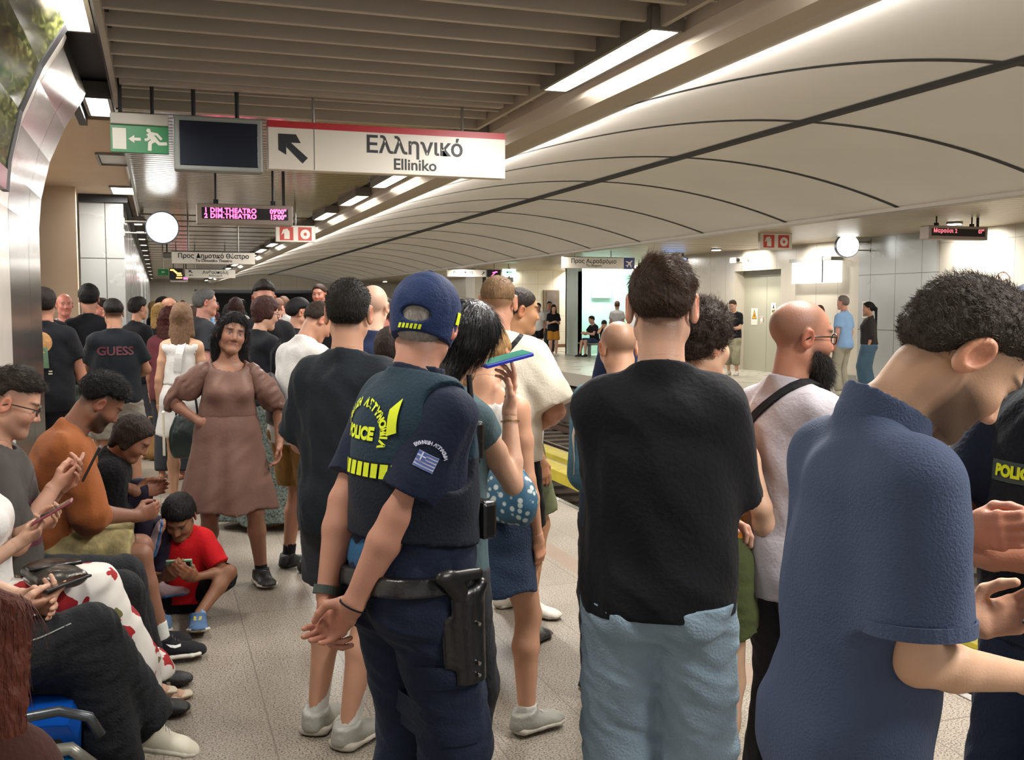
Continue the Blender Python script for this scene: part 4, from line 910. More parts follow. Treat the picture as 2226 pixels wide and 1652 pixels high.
def trousers(mt,length=1.,top=.11,ease=.014,loose=.012,folds=.006,fs=.05,seed=2,name='trousers',res=None,wide=0.,hemflare=0.,smooth=1):
    """length: 1 = whole leg, <.5 above the knee (fraction of hip..ankle path; knee=.5)"""
    def f(ctx):
        s=ctx['s'];k=s.k;P_=s.torso(ease)[:2]+s.torso(ease)[6:8]
        tops=plane(s.PF(0,0,top),s.RP@V3(0,0,1)) if s.leg[1]['k'][2]<s.P[2]-.2 else plane(s.P+V3(0,0,.13),(0,-.7,1))
        for sd in (1,-1):
            l=s.leg[sd];kk=k*(1+(s.g-1)*.6);H_,K_,A_=l['h'],l['k'],l['a']
            if length<=.5:
                t=length*2; c=H_+(K_-H_)*t; n=nrm(K_-H_); r1=.075*kk+ease+loose+wide+hemflare
                P_.append(Pr(H_,H_+(K_-H_)*(t+.12),.093*kk+ease+wide*.5,r1,k=.02,cuts=[(c,n)]))
            else:
                t=(length-.5)*2; c=K_+(A_-K_)*t; n=nrm(A_-K_)
                P_.append(Pr(H_,K_,.093*kk+ease+wide*.5,.060*kk+ease+loose+wide,k=.02)); P_.append(Pr(K_,K_+(A_-K_)*(t+.12),.060*kk+ease+loose+wide,.043*kk+ease+loose+wide*1.2+hemflare,k=.02,cuts=[(c,n)]))
        def post(p,d): return np.maximum(d,tops(p))
        o=shell(ctx,name,P_,mt,res,post,folds,fs,seed,smooth,anis=(1,1,1.4)); ctx[name]=o
    return f
def shorts(mt,length=.42,**kw): return trousers(mt,length=length,name=kw.pop('name','shorts'),**kw)
def skirt(mt,length=.5,top=.12,r0=None,flare=.12,pleats=9,depth=.02,name='skirt',seed=3,res=None,folds=.003,hemz=None,ctr=(0,0)):
    """standing skirt hanging from the waist; hemz absolute height"""
    def f(ctx):
        s=ctx['s'];k=s.k; zt=s.P[2]+top*k; zb=hemz if hemz is not None else zt-length
        g=s.g; w0=(.172 if s.fem else .16)*g*k+.012; cx,cy_=s.P[0]+ctr[0],s.P[1]+ctr[1]
        P_=[Pr((cx,cy_,zb-.1),(cx,cy_,zt-.12*k),(w0+flare,w0*.85+flare),(w0,w0*.76),k=.04),Pr((s.P[0],s.P[1],zt-.12*k),(s.P[0],s.P[1],zt),(w0,w0*.76),(w0*.86,w0*.68),k=.04)]
        P_+=[Pr(s.P+V3(q*.075*k,-.055*k,-.03),s.P+V3(q*.075*k,-.05*k,0),.087*g*k+.01,k=.03) for q in (1,-1)]
        def post(p,d):
            th=np.arctan2(p[:,1]-cy_,p[:,0]-cx); t=np.clip((zt-.1-p[:,2])/max(zt-.1-zb,.05),0,1)
            d=d+depth*t*(np.cos(pleats*th+1.3*np.sin(3*th+seed)+seed)-.3)
            d=np.maximum(d,p[:,2]-zt); d=np.maximum(d,zb+.01*np.sin(5*th+seed)-p[:,2]); return d
        ctx[name]=shell(ctx,name,P_,mt,res,post,folds,.07,seed,1)
    return f
def shoes(mt,sole=None,e=.010,high=0.,name='shoe',res=None,sock=None,sockh=.09,sockmt=None,smooth=1,chunk=0.,lace=None):
    def f(ctx):
        s=ctx['s']; k=s.hs if s.child else s.k
        for sd in (1,-1):
            l=s.leg[sd];A_=l['a'];t=l['toe'];u=l['up'];r=min(res or ctx['res'],.012); x=np.cross(t,u)
            P_=s.footp(sd,e)+[Pr(A_-u*.03*k-t*.01*k,A_+u*(.01+high)*k-t*.012*k,.040*k+e,.040*k+e,k=.02)]
            g0=A_-u*.083*k
            pg=plane(g0+u*.012*k,-u); pt=plane(A_+u*(.012+high)*k,u-t*.25)
            o=shell(ctx,name,P_,mt,r,cut_post([pg,pt]),0,smooth=smooth,seed=1)
            if lace is not None and o is not None:
                for i in range(4):
                    y_=.022+i*.017; decal(ctx,o,gpatch([(-.022,-.0028),(.022,-.0028),(.022,.0028),(-.022,.0028)],6,1),A_+t*y_*k,x,t,nrm(u+t*.35),lace,'lace',.003,o)
            b=A_-u*.068*k; ch=chunk
            S_=[Pr(b-t*.045*k,b+t*.04*k,(.036*k+e+ch,.02*k+ch),(.037*k+e+ch,.018*k),right=x,k=.02),Pr(b+t*.04*k,b+t*.13*k,(.037*k+e+ch,.018*k),(.045*k+e+ch,.016*k),right=x,k=.02),Pr(b+t*.13*k,b+t*.165*k,(.045*k+e+ch,.016*k),(.034*k+e+ch,.014*k),right=x,k=.02)]
            shell(ctx,'sole',S_,sole or mt,r,cut_post([plane(g0,-u),plane(g0+u*(.030+ch*.5)*k,u)]),0,parent=o)
            if sockmt is not None:
                kk=s.k; ax=nrm(l['k']-A_); Q=[Pr(A_-u*.02*k,A_+ax*(sockh+.05),.040*kk,.044*kk,k=.01,cuts=[(A_+ax*sockh,ax)])]
                shell(ctx,'sock',Q,sockmt,r,None,.001,.02)
    return f
def neckband(mt,r=.064,h=.012,name='collar',up=.018,tilt=.25,thick=.006,res=None,stand=0.,deep=0):
    def f(ctx):
        s=ctx['s'];k=s.k
        c=s.nb+s.RC@V3(0,.012,0)*k; R=s.RC
        P_=[Pr(c+R@V3(0,0,-.03),c+R@V3(0,.004,.06+stand),(r*k+thick,r*k+thick),(r*k*.93+thick,r*k*.93+thick),right=R[:,0],k=0),
            Pr(c+R@V3(0,0,-.06),c+R@V3(0,.004,.1+stand),(r*k-.002,r*k-.002),(r*k*.93-.002,r*k*.93-.002),right=R[:,0],k=0,op=-1)]
        n=R@V3(0,tilt,1); ctx[name]=shell(ctx,name,P_,mt,min(res or ctx['res'],.008),cut_post([plane(c+R@V3(0,0,up+stand),n),plane(c+R@V3(0,0,up-h-.02),-n)]),0)
    return f
# ---- hair
def strands(name,roots,dirs,L,mt,parent,seg=4,r=.0005,curl=.25,grav=0.,seed=0,wave=0.,clump=0):
    rng=np.random.default_rng(seed); n=len(roots); L=np.broadcast_to(L,(n,)) if np.isscalar(L) else L
    pts=np.zeros((n,seg+1,3)); p=roots.copy(); d=dirs/np.linalg.norm(dirs,axis=1)[:,None]; pts[:,0]=p
    ph=rng.uniform(0,6.28,(n,1)); 
    for i in range(seg):
        d=d+rng.normal(0,curl,(n,3))*.5; d[:,2]-=grav
        if wave: 
            sd_=np.sin(roots[:,:1]*90+roots[:,1:2]*70+i*1.7)*wave; d[:,0:1]+=sd_; d[:,1:2]+=np.cos(roots[:,:1]*80+roots[:,2:3]*90+i*1.3)*wave
        d/=np.linalg.norm(d,axis=1)[:,None]; p=p+d*(L/seg)[:,None]; pts[:,i+1]=p
    a=np.cross(dirs,(0.31,.2,.93)); a/=np.linalg.norm(a,axis=1)[:,None]+1e-9; b=np.cross(dirs,a)
    ring=[a,(-.5*a+.866*b),(-.5*a-.866*b)]
    V=np.zeros((n,seg+1,3,3))
    for i in range(seg+1):
        rr=r*(1-.75*i/seg)
        for j in range(3): V[:,i,j]=pts[:,i]+ring[j]*rr
    base=np.arange(n)[:,None,None]*(seg+1)*3+np.arange(seg)[None,:,None]*3; j=np.arange(3)[None,None,:]; j2=(j+1)%3
    F=np.stack([base+j,base+j2,base+3+j2,base+3+j],-1).reshape(-1,4)
    me=mkmesh(name,V.reshape(-1,3),F); return link(name,me,mt,parent)
def hairmat(c,rough=.62,bump=.9,scale=110):
    return mat('hair_'+c.strip('#')+str(scale),c,rough,bump=bump,bscale=scale,aniso=(1,1,.25),var=.25,vscale=40,spec=.2)
def HAIR(ctx,kind,colr,o):
    s=ctx['s'];h=s.hs*1.03;R=s.RH;c=s.hc;T=lambda x,y,z:c+R@(V3(x,y,z)*h); mt=o.get('mat') or hairmat(colr); res=min(ctx['res'],o.get('res',.008 if ctx['res']>.006 else .0045))
    El=lambda p,r,kk=.015,op=1: Pr(T(*p),T(*p),tuple(q*h for q in r),R=R.T,k=kk,op=op)
    th=o.get('t',.010); fz=o.get('line',HL); top=o.get('top',0.)
    L=[El((0,-.006,.036),(.0765+th*.8,.0985+th,.083+th))]
    if top: L.append(El((0,.01,.058+top*.5),(.062,.078,.062+top*.5),.03))
    extra=[]
    def loc(p): return ((p-c.astype(f32))@R.astype(f32))/h
    TP=lambda d,hl: np.maximum(d+(th+top*.5)*h*np.clip(1-hl/o.get('taper',.035),0,1)**1.5,-hl*h*.8)
    fuzz=o.get('fuzz',.0015); fsc=o.get('fs',.012); sd=o.get('seed',1)
    if kind=='short':
        L+=[El((0,-.05,-.015),(.060+th*.6,.045+th*.6,.045),.03)]
        post=lambda p,d:(lambda q: TP(d+fuzz*wob(q,fsc,sd),hairline(q,fz)))(loc(p))
    elif kind=='curly':
        L+=[El((0,-.05,-.015),(.060+th*.6,.045+th*.6,.045),.03)]
        post=lambda p,d:(lambda q: TP(d+fuzz*2*np.abs(wob(q,fsc,sd))+fuzz*wob(q,fsc*.4,sd+2),hairline(q,fz)))(loc(p))
    elif kind in('long','bob'):
        ln=o.get('len',.35); wd=o.get('w',.075); back=o.get('back',-.055); fr=o.get('frontlock',.0)
        D=np.array(o.get('dir',(0,-.15,-1)),float); D=nrm(D)
        b0=T(0,back+.01,-.01); b1=b0+ (s.RC@D)*ln if kind=='long' else b0+(R@D)*ln
        L+=[Pr(b0,b1,(wd*h+.008,.05*h),(wd*h*o.get('tw',.95),.03),right=R[:,0],k=.04)]
        for q in (1,-1):
            e0=T(q*.072,.0+fr*.3,.01); e1=e0+(s.RC@nrm(D+V3(q*.12,o.get('lockf',.0),0)))*ln*o.get('lock',.7)
            L.append(Pr(e0,e1,o.get('lockr',.022)*h,o.get('lockr',.022)*1.15*h,k=.03))
        fz2=dict(fz); 
        def post(p,d):
            q=loc(p); hl=hairline(q,dict(fz,nape=-2,ear=-2,side=1) if False else fz); hl=np.where((q[:,1]<.03),.1,q[:,2]-np.interp(q[:,1],[.03,.05,.075,.1],[-.05 if o.get('curtain',1) else .03,.02,fz['front'],fz['front']+.01]))
            w_=np.sin((q[:,0]*1.0+.15*np.sin(q[:,2]*14+sd))*o.get('freq',160)+q[:,2]*6)*.5
            return np.maximum(d+fuzz*(wob(q,fsc,sd)+w_)+(th*.95)*h*np.clip(1-hl/o.get('taper',.022),0,1)*(q[:,1]>.03),-hl*h*.8)
    elif kind=='bun':
        L+=[El((0,-.05,-.015),(.058,.045,.045),.03),El(o.get('bun',(0,-.085,.10)),(.05,.045,.045),.012)]
        post=lambda p,d:(lambda q: np.maximum(d+fuzz*wob(q,fsc,sd),-np.where(q[:,1]<-.07,.1,hairline(q,fz))*h*.8))(loc(p))
    elif kind=='ponytail':
        L+=[El((0,-.05,-.015),(.058,.045,.045),.03)]; b0=T(0,-.10,.05); b1=T(0,-.14,.0); b2=b1+s.RC@V3(0,-.02,-o.get('len',.28))
        L+=[Pr(b0,b1,.024*h,.03*h,k=.02),Pr(b1,b2,.032*h,.014*h,k=.02)]
        post=lambda p,d:(lambda q: np.maximum(d+fuzz*wob(q,fsc,sd),-np.where(q[:,1]<-.095,.1,hairline(q,fz))*h*.8))(loc(p))
    ob=shell(ctx,'hair',L,mt,res,post,0,smooth=0); ctx['hair']=ob
    ns=o.get('strands',0)
    if ns and ob:
        me=ob.data; nv=len(me.vertices); co_=np.zeros(nv*3,f32); me.vertices.foreach_get('co',co_); co_=co_.reshape(-1,3).astype(float); no=np.zeros(nv*3,f32); me.vertices.foreach_get('normal',no); no=no.reshape(-1,3).astype(float)
        rng=np.random.default_rng(sd); q=loc(co_.astype(f32)); ok=np.nonzero(((co_-c)*no).sum(1)>0.01)[0]; pick=rng.choice(ok,ns); comb=o.get('comb',(0,.3,-1)); cm=R@np.array(comb,float)
        if o.get('radial'): # combed outwards from the crown
            cr=T(*o['radial']); cmv=co_[pick]-cr; cmv/=np.linalg.norm(cmv,axis=1)[:,None]+1e-6
        else: cmv=np.tile(cm,(ns,1))
        nn=no[pick]; tg=cmv-nn*(cmv*nn).sum(1)[:,None]; tg/=np.linalg.norm(tg,axis=1)[:,None]+1e-6
        lift=o.get('lift',.35); d_=tg+nn*lift+rng.normal(0,o.get('rnd',.15),(ns,3))
        Ls=o.get('slen',.02); qq=q[pick]; Lv=Ls*rng.uniform(.6,1.1,ns)
        if 'slen_top' in o: Lv=np.where(qq[:,2]>.06,o['slen_top'],Ls)*rng.uniform(.6,1.1,ns)
        jit=co_[pick]+rng.normal(0,.0012,(ns,3))-nn*.002
        strands('hair_strands',jit,d_,Lv,mat('strand_'+colr.strip('#'),o.get('scol',colr),.5,spec=.3),ob,seg=o.get('seg',4),r=o.get('sr',.0006),curl=o.get('scurl',.2),grav=o.get('grav',.08),seed=sd,wave=o.get('wave',0))
    return ob
# ---- accessories
def gpatch(q,n=8,m=8):
    a,b,c,d=[Vector((*p,0)) for p in q]; bm=bmesh.new(); V=[[bm.verts.new((a.lerp(b,i/n)).lerp(d.lerp(c,i/n),j/m)) for i in range(n+1)] for j in range(m+1)]
    for j in range(m):
        for i in range(n): bm.faces.new((V[j][i],V[j][i+1],V[j+1][i+1],V[j+1][i]))
    me=bpy.data.meshes.new('g'); bm.to_mesh(me); bm.free(); return me
def decal(ctx,obj,me,origin,u,v,n,mt,name,off=.003,parent=None,sub=0):
    """wrap a flat mesh (xy) onto obj along -n"""
    bm=bmesh.new(); bm.from_mesh(me)
    for _ in range(sub): bmesh.ops.subdivide_edges(bm,edges=[e for e in bm.edges if e.calc_length()>.02],cuts=1,use_grid_fill=False)
    bmesh.ops.triangulate(bm,faces=bm.faces[:])
    bt=BVHTree.FromPolygons([v_.co[:] for v_ in obj.data.vertices],[p.vertices[:] for p in obj.data.polygons])
    o=Vector(origin);u=Vector(nrm(u));v=Vector(nrm(v));n=Vector(nrm(n)); dead=[]
    for w_ in bm.verts:
        p=o+u*w_.co.x+v*w_.co.y+n*.25; hit=bt.ray_cast(p,-n,.6)
        if hit[0] is None: dead.append(w_); w_.co=o+u*w_.co.x+v*w_.co.y
        else: w_.co=hit[0]+(hit[1] if hit[1].dot(n)>0 else n)*off
    bmesh.ops.delete(bm,geom=dead,context='VERTS')
    m2=bpy.data.meshes.new(name); bm.to_mesh(m2); bm.free(); return link(name,m2,mt,parent or obj)
def polymesh(polys):
    bm=bmesh.new()
    for p in polys: bm.faces.new([bm.verts.new((x,y,0)) for x,y in p])
    bmesh.ops.triangulate(bm,faces=bm.faces[:])
    me=bpy.data.meshes.new('p'); bm.to_mesh(me); bm.free(); return me
def phone_obj(label,loc,R,mt_case,mt_scr=None,size=(.072,.15,.009),name='phone',cat='phone'):
    """R rows: width, length, normal(screen)"""
    M=Matrix.Translation(loc)@Matrix(np.array(R).T.tolist()).to_4x4()
    e=empty(name,loc,label=label,cat=cat); a,b,c=size
    ps=[MB().box(-a/2,a/2,-b/2,b/2,-c/2,c/2,bev=.003,M=M).build('case',mt_case)]
    ps.append(MB().box(-a/2+.004,a/2-.004,-b/2+.005,b/2-.005,c/2-.0005,c/2+.001,M=M).build('screen',mt_scr or mat('phone_screen','#16181c',.12)))
    ps.append(MB().box(-a/2+.008,-a/2+.03,b/2-.04,b/2-.01,-c/2-.002,-c/2,bev=.0008,M=M).build('camera_bump',m_dark))
    adopt(e,*ps); return e
def glasses(c='#2a1a16'):
    def f(ctx):
        s=ctx['s'];h=s.hs*1.03;T=lambda x,y,z:s.hc+s.RH@(V3(x,y,z)*h); mb=MB()
        for q in (1,-1):
            pts=[T(q*(.034+.024*math.cos(a)),.103-.006*abs(math.cos(a))*(math.cos(a)>0),.002+.017*math.sin(a)) for a in np.linspace(0,6.2832,17)]
            mb.tube(pts,.0022,6); mb.tube([T(q*.058,.098,.008),T(q*.076,.07,.008),T(q*.083,.0,.004),T(q*.083,-.025,-.01)],.0024,6)
        mb.tube([T(-.011,.107,.006),T(0,.110,.008),T(.011,.107,.006)],.002,6)
        mb.build('glasses',mat('frame'+c.strip('#'),c,.3),ctx['root'],smooth=True)
    return f
def world(root,p):
    M=Matrix.Translation(root.location)@Matrix.Rotation(root.rotation_euler[2],4,'Z'); return M@Vector(p)
def rdir(root,v): return Matrix.Rotation(root.rotation_euler[2],3,'Z')@Vector(v)
fab=lambda n,c,r=.8,b=.25,s=90,v=.06: mat(n,c,r,bump=b,bscale=s,var=v,vscale=5,sheen=.04,spec=.2)
# ------------------------------------------------------------------ the people, nearest first
m_navy=fab('police_navy','#141d30'); m_vest=fab('vest_navy','#1b303d',.75,.3,120); m_blk=fab('black_cotton','#101116',.85,.3,70)
m_chr=fab('charcoal_cotton','#1b2127'); m_jean=fab('light_denim','#8aa0b1',.85,.5,140,.18); m_djean=fab('dark_denim','#2b3a50',.85,.5,140,.15); m_bjean=fab('black_denim','#1f2124',.85,.5,120,.25)
m_polo=fab('indigo_pique','#434f69',.75,.35,220,.08); m_lav=fab('lavender_cotton','#b2acb2'); m_cream=fab('cream_linen','#ddd5c2'); m_whc=fab('white_cotton','#dcd9d4')
m_kh=fab('khaki_cotton','#8c6d3c',.85,.4,60,.2); m_ol=fab('olive_cotton','#4a5230',.85,.4,90,.1); m_grsh=fab('grey_linen','#8d877c',.85,.4,90,.12)
m_beigeT=fab('beige_trousers','#9b9686'); m_red=fab('red_cotton','#b3151d'); m_rust=fab('rust_cotton','#8c5029'); m_brn=fab('brown_satin','#6d5147',.5,.2,60,.12)
m_teal=fab('teal_denim','#3c6172',.8,.4,100,.2); m_skyb=fab('sky_polo','#7f9fc4'); m_mar=fab('maroon_cotton','#5b2a30'); m_grey=MATS['grey_metal']; m_gT=fab('grey_cotton','#9a9894'); m_dkg=fab('dark_grey_cotton','#33353a')
m_hi=mat('hi_vis_yellow','#d8e81c',.45,emis=None); m_leather=mat('black_leather','#121214',.32,bump=.2,bscale=50,spec=.6); m_shoeb=mat('black_shoe','#141416',.5,bump=.2,bscale=80); m_shoew=mat('white_shoe','#c9c4b8',.5,bump=.2,bscale=80); m_sole=mat('pale_sole','#b8b2a4',.6)
m_sockw=fab('white_sock','#cfcfc9'); m_sockb=fab('black_sock','#17171a'); m_gsh=mat('silver_grey_shoe','#9a9a90',.4,bump=.3,bscale=60)
UP=(0,0,1)
def strap(ctx,pts,w_,mt,name='strap',th=.004,on=None,off=.009,parent=None):
    """flat band through local points, pulled onto the garment 'on'"""
    pts=[Vector(p) for p in pts]
    # resample
    P_=[]; 
    for a,b in zip(pts[:-1],pts[1:]):
        n=max(2,int((b-a).length/.03)); P_+=[a.lerp(b,i/n) for i in range(n)]
    P_.append(pts[-1])
    c=Vector(ctx['s'].C(0,0,.15))
    if on is not None:
        bt=BVHTree.FromPolygons([v.co[:] for v in on.data.vertices],[p.vertices[:] for p in on.data.polygons]); Q=[];Nn=[]
        s_=ctx['s']; up_=Vector(s_.RC[:,2]); base_=Vector(s_.C(0,0,0)); lim=(Vector(s_.C(0,0,.30))-base_).dot(up_)
        for p in P_:
            if parent is not None: h=bt.find_nearest(p); Q.append(h[0]+h[1]*off); Nn.append(h[1]); continue
            t_=min((p-base_).dot(up_),lim); c_=base_+up_*t_; d_=(p-c_).normalized(); h=bt.ray_cast(c_+d_*.6,-d_,.7)
            if h[0] is None: Q.append(p); Nn.append(d_)
            else: Q.append(h[0]+h[1]*off); Nn.append((h[1]+d_*.3).normalized())
    else: Q=P_; Nn=[(p-c).normalized() for p in P_]
    for _ in range(2): Q=[Q[0]]+[(Q[i-1]+Q[i]*2+Q[i+1])/4 for i in range(1,len(Q)-1)]+[Q[-1]]
    rows=[]
    for i,p in enumerate(Q):
        t=(Q[min(i+1,len(Q)-1)]-Q[max(i-1,0)]).normalized(); n=Nn[i]; s_=t.cross(n).normalized()*w_*.5; n=n*th
        rows.append([p-s_-n,p+s_-n,p+s_+n,p-s_+n])
    mb=MB(); vv=mb.grid(rows,close=True); mb.bm.faces.new(vv[0][::-1]); mb.bm.faces.new(vv[-1])
    return mb.build(name,mt,parent or ctx['root'],smooth=False)
def bandring(ctx,c,ax,r,w_,mt,name,th=.004,parent=None,right=(1,0,0),ry=None,seg=28):
    R=frame(ax,right); mb=MB(); rows=[]
    for i in range(seg):
        a=2*math.pi*i/seg; d=R[0]*math.cos(a)*r+R[1]*math.sin(a)*(ry or r); n=nrm(d)
        p=np.asarray(c)+d; A=R[2]*w_/2; rows.append([Vector(p-A),Vector(p+A),Vector(p+A+n*th),Vector(p-A+n*th)])
    rows.append(rows[0]); vv=mb.grid(rows,close=True); bmesh.ops.remove_doubles(mb.bm,verts=mb.bm.verts[:],dist=1e-5)
    return mb.build(name,mt,parent or ctx['root'],smooth=False)
def watch(sd,mt,face=True,w_=.02,r=.031,t=.02):
    def f(ctx):
        a=ctx['s'].arm[sd]; ax=nrm(a['w']-a['e']); c=a['w']-ax*t
        b=bandring(ctx,c,ax,r,w_,mt,'watch',.004)
        if face:
            n=nrm(-np.asarray(a['n'])); p=c+n*(r+.004); R=frame(n,ax); MB().cyl(Vector(p-n*.004),Vector(p+n*.008),.019,n=16).build('watch_case',m_shoeb,b)
    return f
# ---- 1 the police officer
VESTM=m_vest
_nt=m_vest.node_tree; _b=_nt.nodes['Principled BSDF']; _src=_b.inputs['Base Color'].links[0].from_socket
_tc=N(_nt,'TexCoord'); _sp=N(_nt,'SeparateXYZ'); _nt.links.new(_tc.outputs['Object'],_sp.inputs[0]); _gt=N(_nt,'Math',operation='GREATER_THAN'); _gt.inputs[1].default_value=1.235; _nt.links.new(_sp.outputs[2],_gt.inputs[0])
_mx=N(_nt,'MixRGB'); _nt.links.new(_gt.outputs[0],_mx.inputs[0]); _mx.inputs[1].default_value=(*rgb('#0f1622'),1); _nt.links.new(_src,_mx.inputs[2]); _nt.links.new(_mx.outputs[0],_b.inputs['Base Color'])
def officer_parts(c):
    s=c['s']; shirt(m_navy,sleeve=.78,hem=-.02,ease=.012,loose=.006,sl_ease=.014,folds=.005,seed=4)(c)
    # quilted vest over the shirt
    P_=s.torso(.026)[:5]+[Pr(s.PF(0,.0,.09),s.C(0,0,.18),(.182,.148),(.182,.146),right=s.RP[:,0],k=.05)]
    P_+= [Pr(s.C(0,-.02,.34),s.C(q*.115,-.012,.345),.058,.060,k=.04) for q in (1,-1)]
    arm=[Pr(s.C(q*.205,.0,.34),s.C(q*.215,0,.17),(.070,.115),(.055,.09),right=(1,0,0),k=0,op=-1) for q in (1,-1)]
    nh=Pr(s.nb+s.RC@V3(0,.01,-.02),s.nb+s.RC@V3(0,.03,.12),.064,.075,k=.0,op=-1)
    cuts=[plane(s.PF(0,0,.125),-(s.RP@V3(0,.10,1))),plane(s.nb+s.RC@V3(0,0,.012),s.RC@V3(0,.2,1))]
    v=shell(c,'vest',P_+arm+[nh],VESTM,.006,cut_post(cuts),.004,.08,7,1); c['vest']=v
    neckband(m_navy,r=.063,up=.03,h=.02,tilt=.12)(c)
    trousers(fab('uniform_trousers','#1b2438',.8,.35,150,.08),length=1,top=.10,ease=.016,loose=.012,wide=.008,folds=.008,fs=.06,seed=9)(c)
    # paler blue shirt tail under the vest
    shell(c,'shirt_tail',[Pr(s.PF(-.06,-.06,.045),s.PF(.03,-.075,.07),(.135,.085),(.11,.085),right=(0,0,1),k=.03)]+s.torso(.026)[:1],fab('tail_blue','#265174'),.006,cut_post([plane(s.PF(0,0,.135),(0,0,1)),plane(s.PF(0,-.05,.04),(.5,0,-1)),plane(s.PF(0,-.04,.045),(-.2,0,-1)),plane(s.PF(.06,0,0),(1,0,0)),plane(s.PF(0,-.02,0),(0,1,0))]),.002)
    # belt
    shell(c,'duty_belt',s.torso(.040)[:1]+s.torso(.038)[6:8],m_leather,.005,cut_post([plane(s.PF(0,0,.055),(0,0,1)),plane(s.PF(0,0,.008),(0,0,-1))]),0)
    # holster with pistol on the right hip
    hx=s.PF(.215,.03,-.02); h=shell(c,'holster',[Pr(hx+V3(0,0,.02),hx+V3(0,.012,-.20),(.024,.052),(.022,.045),k=.01),Pr(hx+V3(-.02,-.035,-.04),hx+V3(-.015,-.035,-.15),(.018,.03),(.016,.028),k=.015),Pr(hx+V3(0,-.0,.0),hx+V3(0,.04,.04),.022,.020,k=.01)],m_leather,.0045,cut_post([plane(hx+V3(0,0,-.205),(0,0,-1))]),0,smooth=1)
    g=hx+V3(.005,-.02,.02); shell(c,'pistol_grip',[Pr(g,g+V3(0,-.05,.055),(.017,.026),(.016,.022),k=.01),Pr(g+V3(0,-.065,.058),g+V3(0,.05,.05),(.015,.016),(.014,.017),k=.012)],mat('gunmetal','#2c2b2a',.35,.5),.004,None,0,smooth=1,parent=h)
    for q in (-.05,-.15,-.18): MB().cyl(Vector(hx+V3(.026,.015,q)),Vector(hx+V3(.031,.015,q)),.005,n=10).build('rivet',MATS['brushed_steel'],h)
    # pouch and lanyard on the front right of the vest
    for (x,y,z,a,b_,d) in ((.12,.15,.17,.04,.025,.05),):
        p=s.PF(x,y,z); MB().box(p[0]-a,p[0]+a,p[1]-b_,p[1]+b_,p[2]-d,p[2]+d,bev=.012).build('pouch',m_leather,v)
    p=s.C(.10,.12,.24); MB().box(p[0]-.03,p[0]+.03,p[1]-.015,p[1]+.02,p[2]-.05,p[2]+.05,bev=.01).build('radio_pouch',m_leather,v)
    MB().cyl(Vector(p+V3(0,0,.05)),Vector(p+V3(0,-.01,.17)),.009,.007,n=10).build('radio_antenna',m_shoeb,v)
    decal(c,v,text_mesh('POLICE',.05,.002),s.C(.10,.2,.20),(0,-1,0),(0,0,1),(1,.3,0),m_hi,'side_lettering',.004,v)
    # writing on the back
    O=s.C(0,-.2,.275); u=(1,0,0); vv=(0,0,1); n=(0,-1,0)
    decal(c,v,text_mesh('POLICE',.042,.0025,spacing=1.05),s.C(-.03,-.2,.245),u,vv,n,m_hi,'back_lettering',.004,v,1)
    t='ΕΛΛΗΝΙΚΗ ΑΣΤΥΝΟΜΙΑ'; L=[]; bm=bmesh.new()
    for i,ch in enumerate(t):
        if ch==' ': continue
        a=math.radians(198-(i+.5)*216/len(t)); me=text_mesh(ch,.027,.0015); Rm=Matrix.Translation((.102*math.cos(a),.080*math.sin(a),0))@Matrix.Rotation(a-math.pi/2,4,'Z'); me.transform(Rm); bm.from_mesh(me)
    me=bpy.data.meshes.new('arc'); bm.to_mesh(me); decal(c,v,me,s.C(-.03,-.2,.240),u,vv,n,m_hi,'arc_lettering',.004,v)
    st=[]
    for i in range(11):
        x=-.165+i*.0295; st.append([(x,-.018),(x+.022,-.018),(x+.027,.018),(x+.005,.018)])
    decal(c,v,polymesh(st),s.C(0,-.2,.155),u,vv,n,m_hi,'reflective_stripe',.005,v)
    decal(c,v,gpatch([(-.014,-.046),(.014,-.036),(.010,.046),(-.016,.018)],4,8),s.C(.098,-.2,.292),u,vv,n,m_hi,'reflective_patch',.005,v)
    # sleeve flag
    a=s.arm[1]; m_=a['s']+(a['e']-a['s'])*.42; o=c['shirt']; fw=[];fb=[]
    for i in range(9):
        y0=.019-i*.0042; (fb if i%2==0 else fw).append([(-.025,y0-.0042),(.025,y0-.0042),(.025,y0),(-.025,y0)])
    up=nrm(a['s']-a['e']); nn=nrm(V3(.8,-.62,.0)); uu=nrm(np.cross(up,nn))
    mw=mat('flag_white','#c7cbe0',.7); mbl=mat('flag_blue','#4a62a8',.7)
    decal(c,o,gpatch([(-.026,-.020),(.026,-.020),(.026,.020),(-.026,.020)]),m_,uu,up,nn,mw,'flag_patch',.002,o)
    fb_=[decal(c,o,gpatch(q_,8,1),m_,uu,up,nn,mbl,'flag_stripes',.0035,o) for q_ in fb]
    decal(c,o,gpatch([(-.025,-.002),(-.004,-.002),(-.004,.019),(-.025,.019)],4,4),m_,uu,up,nn,mbl,'flag_canton',.0045,o)
    decal(c,o,polymesh([[(-.025,.0068),(-.004,.0068),(-.004,.0105),(-.025,.0105)],[(-.0163,-.002),(-.0127,-.002),(-.0127,.019),(-.0163,.019)]]),m_,uu,up,nn,mw,'flag_cross',.0056,o)
    bm=bmesh.new(); t='ΕΛΛΗΝΙΚΗ ΑΣΤΥΝΟΜΙΑ'
    for i,ch in enumerate(t):
        if ch==' ': continue
        a_=math.radians(160-(i+.5)*140/len(t)); me=text_mesh(ch,.0115,.0005); me.transform(Matrix.Translation((.042*math.cos(a_),.034*math.sin(a_),0))@Matrix.Rotation(a_-math.pi/2,4,'Z')); bm.from_mesh(me)
    me=bpy.data.meshes.new('arc2'); bm.to_mesh(me); decal(c,o,me,m_+up*.012,uu,up,nn,mw,'sleeve_lettering',.004,o)
